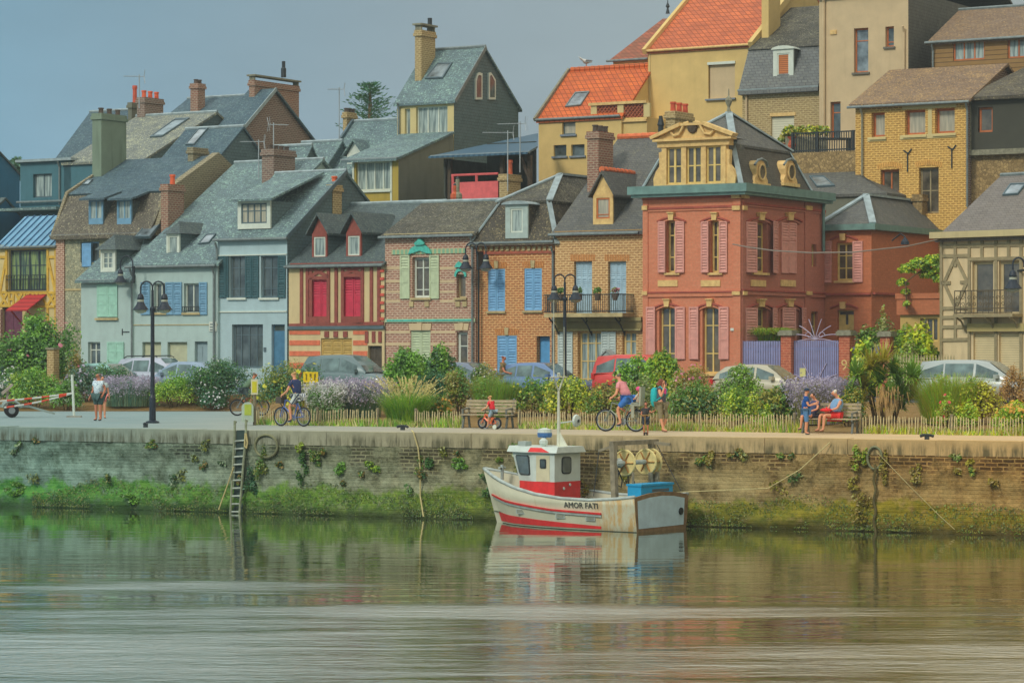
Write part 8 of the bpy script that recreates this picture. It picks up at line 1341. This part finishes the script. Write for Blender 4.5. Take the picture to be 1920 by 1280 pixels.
    if hair_long: av(head-fw*.075*s-upv*.1*s, .06, a)
    skin_mesh('hair', V, Ed, Rd, hair, E); m_ = MB(); rt = fw.cross(upv).normalized()
    for sg in (-1, 1): m_.lathe([(.003, -.012*s), (.012*s, 0), (.003, .012*s)], head+fw*.088*s*hs+rt*sg*.032*s+upv*.012*s, 6)
    m_.build('eyes', EYE, E); m_ = MB(); m_.box(-.022*s, .022*s, -.006*s, .006*s, -.006*s, .006*s); q = head+fw*.09*s*hs-upv*.055*s; m_.v = [tuple(q+rt*x+fw*y+upv*z) for x, y, z in m_.v]; m_.build('mouth', LIP, E)
    if cap: m_ = MB(); c = head+upv*.035*s*hs; n = 10; m_.lathe([(.105*s*hs, 0), (.1*s*hs, .05*s), (.06*s*hs, .095*s), (.0, .105*s)], c, 12); m_.prism([c+fw*.07*s+rt*.07*s, c+fw*.19*s+rt*.05*s, c+fw*.19*s-rt*.05*s, c+fw*.07*s-rt*.07*s], (0, 0, .015*s)); m_.build('cap', cap, E)
    E['sc'] = s; return E, J
def stand(arms=None, legs=None, **k):
    p = dict(hip=(0, 0, .93), chest=(.0, 0, 1.34), head=(.03, 0, 1.63), elbowL=(.0, .24, 1.12), handL=(.06, .27, .88), elbowR=(.0, -.24, 1.12), handR=(.06, -.27, .88), kneeL=(.03, .1, .5), ankleL=(0, .1, .09), kneeR=(.03, -.1, .5), ankleR=(0, -.1, .09)); p.update(k); return p
floral = NM('shirt_floral', .8, .2); o = floral.obj(); v = floral.n('TexVoronoi', {'Vector': o, 'Scale': 24.}); floral.set('Base Color', floral.mix(floral.rng(v.outputs[0], .3, .42), C(88, 110, 140), C(185, 200, 205))); FLOR = floral.mat
def cloth(n, *c, v=.15): return plain('cloth_'+n, C(*c), .85, v, 8, .15)
HG = plain('hair_grey', C(120, 110, 100, 1), .7, .2, 20); HB = plain('hair_blond', C(190, 150, 96, 1.2), .7, .2, 20); HD = plain('hair_dark', C(74, 56, 44, 1), .7, .2, 20); HW = plain('hair_white', C(190, 182, 165), .7, .15, 20); HR = plain('hair_auburn', C(130, 70, 48, 1), .7, .2, 20)
SHB = cloth('shoe_dark', 60, 62, 66); SAND = cloth('sandal', 120, 84, 64)
person('man in white-blue floral short-sleeved shirt and dark shorts standing on the quay', G(185, 789), R(-118), 1.76, stand(handR=(.12, -.3, .86), handL=(.1, .26, .95), elbowL=(-.04, .26, 1.14), face=(.6, -.2, 1.6)), SKINT, HG, FLOR, cloth('green_dark', 62, 84, 82), SHB, pant_len=.85, fat=1.12)
person('person in pale top mostly hidden behind the man in the floral shirt, bare pink legs', G(189, 785)+Vector((0, .35, 0)), R(-70), 1.62, stand(), SKIN, HD, cloth('pale', 165, 180, 180), cloth('salmon_shorts', 190, 110, 104), SAND, pant_len=.6)
def ride(info, s, lean=.28, hx=0., kn=((.28, .1, .0), (.22, -.1, .0)), up=0.):
    return None
def rider_pose(E, info, H, lean, side_down='L', head_dx=.1, stand_h=0.):
    """joints in the bicycle's own axes, divided by body scale"""
    s = H/1.75; se, gr, bb = info['seat']/s, info['grip']/s, info['bb']/s; hip = Vector((se.x, 0, se.z+.08+stand_h)); ch = hip+Vector((math.sin(lean)*.43, 0, math.cos(lean)*.43)); hd = ch+Vector((math.sin(lean*.7)*.3+.02, 0, math.cos(lean*.7)*.29)); p = dict(hip=hip, chest=ch, head=hd, face=hd+Vector((1, 0, -.15))); dn = bb+Vector((.1/s, 0, -.14/s)); uq = bb+Vector((-.1/s, 0, .14/s))
    for sd, sg in (('L', 1), ('R', -1)):
        p['hand'+sd] = Vector((gr.x-.03, sg*gr.y, gr.z+.02)); shp = ch+Vector((0, sg*.17, .05)); md = (shp+p['hand'+sd])/2; p['elbow'+sd] = md+Vector((-.05, sg*.07, -.1)); ft = dn if sd == side_down else uq; an = Vector((ft.x-.07, sg*.12, ft.z+.09)); hp = hip+Vector((0, sg*.095, -.03)); d = (an-hp).length; a1, a2 = .44, .43; d = min(d, .86); m_ = (hp+an)/2; hgt = math.sqrt(max(.0004, a1*a1-(d/2)**2)); dirv = (an-hp).normalized(); nrm = Vector((-dirv.z, 0, dirv.x)); nrm = nrm if nrm.x > 0 else -nrm; p['knee'+sd] = m_+nrm*hgt; p['ankle'+sd] = an; p['toe'+sd] = an+Vector((.15, 0, -.06))
    return p
# cyclist in navy on a blue bicycle
g_ = G(548, 799); yw = R(142); BK, inf = bicycle('blue city bicycle with front basket ridden along the fence', g_, yw, .33, 1.04, paint('bike_blue', C(70, 96, 160)), basket=True, seat_h=.92); TY = cloth('shorts_striped', 110, 120, 140); strp = striped('shorts_blue_white', C(60, 72, 100), C(185, 190, 185), .07, .5, .8, 1)
person('cyclist in navy T-shirt and striped shorts riding the blue bicycle', g_, yw, 1.74, rider_pose(BK, inf, 1.74, .25, 'L'), SKIN, HB, cloth('navy', 44, 56, 90), strp, SHB, pant_len=.8)
# cyclist in green at the sign
g_ = G(468, 779); yw = R(25); BK, inf = bicycle('dark city bicycle behind the grey box and sign post', g_, yw, .33, 1.02, paint('bike_dark', C(70, 84, 84)), seat_h=.9)
person('cyclist in green shirt and dark shorts leaning forward over the dark bicycle', g_, yw, 1.74, rider_pose(BK, inf, 1.74, .75, 'R'), SKINT, HG, cloth('green', 84, 106, 84), cloth('slate', 70, 84, 88), SHB, pant_len=.85)
# child on orange bicycle
g_ = G(918, 804); yw = R(146); BK, inf = bicycle('small orange child bicycle with stabilisers in front of the left bench', g_, yw, .19, .58, paint('bike_orange', C(214, 96, 50)), kid=True, seat_h=.5); person('small blond child in red T-shirt riding the orange bicycle', g_, yw, 1.06, rider_pose(BK, inf, 1.06, .3, 'L'), SKIN, HB, cloth('red', 200, 46, 56), cloth('pale_jeans', 130, 148, 160), SHB, pant_len=.9, child=True)
# man in pink shirt on mountain bike with child seat
g_ = G(1164, 809); yw = R(152); BK, inf = bicycle('mountain bicycle with a child seat in front of the long picket fence', g_, yw, .36, 1.06, paint('bike_grey_green', C(120, 130, 110)), seat_h=.94); b = MB(); sx = inf['seat'].x-.34; b.prism([(sx-.16, -.16, .86), (sx-.1, -.17, .86), (sx-.13, -.16, 1.42), (sx-.2, -.14, 1.42)], (0, .32, 0)); b.box(sx-.16, sx+.2, -.16, .16, .82, .87); b.box(sx+.05, sx+.15, .12, .18, .45, .82); b.box(sx+.05, sx+.15, -.18, -.12, .45, .82); b.tube([(sx+.3, 0, .66), (sx, 0, .8)], .02, 5); b.build('child_seat', plain('seat_grey', C(140, 142, 125), .7, .1), BK)
person('grey-haired man in pink T-shirt and blue shorts riding the mountain bicycle', g_, yw, 1.8, rider_pose(BK, inf, 1.8, .5, 'L'), SKIN, HG, cloth('pink', 196, 130, 134), cloth('blue_shorts', 60, 110, 180), SHB, pant_len=.85, fat=1.06)
rm = Matrix.Rotation(yw, 4, 'Z'); s_ = .98/1.75; cp = dict(hip=(0, 0, .08), chest=(-.04, 0, .5), head=(-.0, 0, .82), face=(1, 0, .8), elbowL=(.12, .22, .34), handL=(.3, .16, .3), elbowR=(.12, -.22, .34), handR=(.3, -.16, .3), kneeL=(.36, .13, .08), ankleL=(.38, .2, -.36), kneeR=(.36, -.13, .08), ankleR=(.38, -.2, -.36)); PE, J = person('toddler with bright pink cycle helmet sitting in the child seat', g_+rm @ Vector((sx-.02, 0, .86)), yw, .98, cp, SKIN, HB, cloth('cream', 178, 164, 150), cloth('grey_trousers', 130, 132, 118), SHB, pant_len=1.8, child=True, sleeve=.9); b = MB(); hp_ = J['head']; b.lathe([(.085, -.01), (.092, .02), (.08, .07), (.045, .1), (.0, .108)], hp_+Vector((-.01, 0, .01)), 12); b.build('helmet', plain('helmet_pink', C(206, 70, 120), .4, .1), PE)
# woman with backpack, child with scooter
g_ = G(1240, 810); yw = R(-30); PE, J = person('woman in grey vest with turquoise backpack holding a phone to her face', g_, yw, 1.68, stand(elbowR=(.12, -.26, 1.16), handR=(.2, -.16, 1.5), elbowL=(-.06, .24, 1.1), handL=(-.1, .26, .82), kneeL=(.14, .1, .5), ankleL=(-.02, .1, .09), kneeR=(.02, -.1, .5), ankleR=(.14, -.12, .09)), SKIN, HR, cloth('charcoal_vest', 78, 80, 92), cloth('khaki', 120, 112, 88), SAND, pant_len=1.25, sleeve=.12, hair_long=1); print_ = MB(); print_.box(.12, .128, -.1, .1, 1.2, 1.38); print_.build('shirt_print', cloth('magenta', 200, 70, 140), PE)
E = thing('backpack', 'turquoise backpack on the back of the woman in the grey vest', 'backpack', g_, yw); BPK = cloth('turquoise', 40, 156, 160); vs = []; b = MB(); b.lathe([(.05, .8), (.13, .86), (.16, 1.0), (.165, 1.2), (.14, 1.38), (.06, 1.44)], (0, 0, 0), 12); b.v = [(x*.85-.22, y*1.1, z*.96+.02) for x, y, z in b.v]; b.build('pack', BPK, E, smooth=True)
for sg in (1, -1): b = MB(); b.tube([(-.12, sg*.1, 1.36), (.02, sg*.11, 1.44), (.13, sg*.12, 1.34), (.12, sg*.13, 1.15), (-.1, sg*.14, 1.0)], .022, 6); b.build('strap', BPK, E)
E = thing('telephone', 'small dark phone held to the face of the woman with the backpack', 'phone', g_+Matrix.Rotation(yw, 4, 'Z') @ Vector((.22, -.13, 1.47)), yw); b = MB(); b.box(-.012, .012, -.03, .03, 0, .13); b.build('case', PLAST, E); b = MB(); b.box(.0125, .014, -.026, .026, .008, .122); b.build('screen', GL, E)
g_ = G(1211, 816); yw = R(-100); person('small child in dark printed T-shirt and dark shorts beside the woman with the backpack', g_, yw, 1.0, stand(elbowL=(.06, .26, 1.2), handL=(.0, .44, 1.3), elbowR=(.1, -.24, 1.12), handR=(.24, -.16, 1.08)), SKINT, HR, NM('x').mat if False else cloth('dark_print', 60, 58, 58, v=.6), cloth('navy_short', 52, 60, 72), SHB, pant_len=.95, child=True)
E = thing('scooter', 'child scooter standing in front of the small child in dark clothes', 'scooter', g_+Vector((-.02, -.16, 0)), R(-100)); b = MB(); b.box(-.3, .12, -.05, .05, .06, .085); b.build('deck', PLAST, E); b = MB(); b.tube([(.14, 0, .08), (.1, 0, .62)], .016, 6); b.tube([(.1, -.16, .62), (.1, .16, .62)], .016, 6); b.build('handlebar', plain('scooter_bronze', C(130, 100, 50), .5, .2), E)
for x in (-.32, .16): b = MB(); b.lathe([(.015, -.014), (.05, -.014), (.05, .014), (.015, .014)], (x, 0, .05), 12, axis='Y'); b.build('wheel', TYRE, E)
# boy, seated woman, hidden sitter
person('boy in blue T-shirt, denim shorts and dark cap standing in front of the right bench', G(1511, 815), R(-12), 1.42, stand(elbowL=(.1, .22, 1.12), handL=(.36, .14, 1.2), elbowR=(.12, -.22, 1.1), handR=(.36, -.12, 1.16)), SKIN, HD, cloth('royal_blue', 36, 76, 140), cloth('denim', 76, 116, 160), SHB, pant_len=1.05, cap=cloth('cap_navy', 46, 58, 76), sleeve=.6)
bm = (1552, ); a_ = G(1556, 810); bx = a_.x; seat = Vector((bx, fenceY(bx)-.27, .46)); wy = FA-R(128)
sit = dict(hip=(0, 0, .12), chest=(-.1, 0, .52), head=(-.0, 0, .83), face=(.9, -.1, .7), elbowL=(.06, .26, .34), handL=(.3, .12, .26), elbowR=(.06, -.26, .34), handR=(.32, -.06, .27), kneeL=(.46, .13, .12), ankleL=(.5, .12, -.34), kneeR=(.46, -.13, .12), ankleR=(.5, -.16, -.34))
PE, J = person('woman in blue vest and red shorts sitting on the right bench with short blond hair', seat, wy, 1.68, sit, SKIN, HW, cloth('vest_blue', 110, 144, 176), cloth('red_shorts', 200, 52, 50), SAND, pant_len=.6, sleeve=.12, fat=1.15); E = thing('handbag', 'red bag lying in the lap of the seated woman', 'bag', seat, wy); b = MB(); b.lathe([(.04, 0), (.17, .02), (.18, .06), (.1, .1)], (.3, 0, .22), 12); b.v = [(x, y*1.25, z) for x, y, z in b.v]; b.build('body', cloth('bag_red', 204, 44, 48), E, smooth=True); b = MB(); b.tube([(.2, -.1, .3), (.25, -.05, .36), (.32, .05, .36), (.38, .1, .3)], .015, 5); b.build('strap', cloth('bag_red', 204, 44, 48), E)
a_ = G(1512, 808); bx = a_.x; seat = Vector((bx-.02, fenceY(bx)-.25, .46)); person('seated person on the right bench hidden behind the boy, only legs and dark top showing', seat, wy+R(20), 1.5, sit, SKIN, HD, cloth('navy2', 60, 66, 96), cloth('dark_shorts', 60, 62, 74), SHB, pant_len=.6)
u = (943-960)/FP; Y = 110.; person('man with dark hair and brown patterned shirt walking behind the shrubs near the blue car', Vector((u*Y, Y, ROAD)), R(-20), 1.76, stand(kneeL=(.15, .1, .5), ankleL=(.2, .1, .09), ankleR=(-.2, -.1, .12), elbowR=(.15, -.25, 1.1), handR=(.35, -.25, 1.05)), SKINT, HR, cloth('brown_pattern', 116, 100, 66, v=.5), cloth('grey_trs', 110, 105, 95), SHB, pant_len=1.9)
dg = bpy.context.evaluated_depsgraph_get(); dg.update()
for o in SKQ:
    me = bpy.data.meshes.new_from_object(o.evaluated_get(dg)); o.modifiers.clear(); o.data = me
    if len(me.polygons): me.polygons.foreach_set('use_smooth', [True]*len(me.polygons))
for o in bpy.data.objects:
    if 'sc' in o: del o['sc']

hz = NM('haze_lift'); hz.t.nodes.remove(hz.b); pv = hz.n('VolumePrincipled', {'Density': .00048, 'Color': (.82, .92, .96, 1), 'Anisotropy': .2}); hz.t.links.new(pv.outputs[0], hz.t.nodes['Material Output'].inputs['Volume'])  # haze box added to lift the darks across the whole scene
b = MB(); b.box(-150, 150, -5, 300, WATER-2.5, 40); tag(b.build('haze', hz.mat), 'thin pale haze volume added to lift the dark tones', kind='stuff')
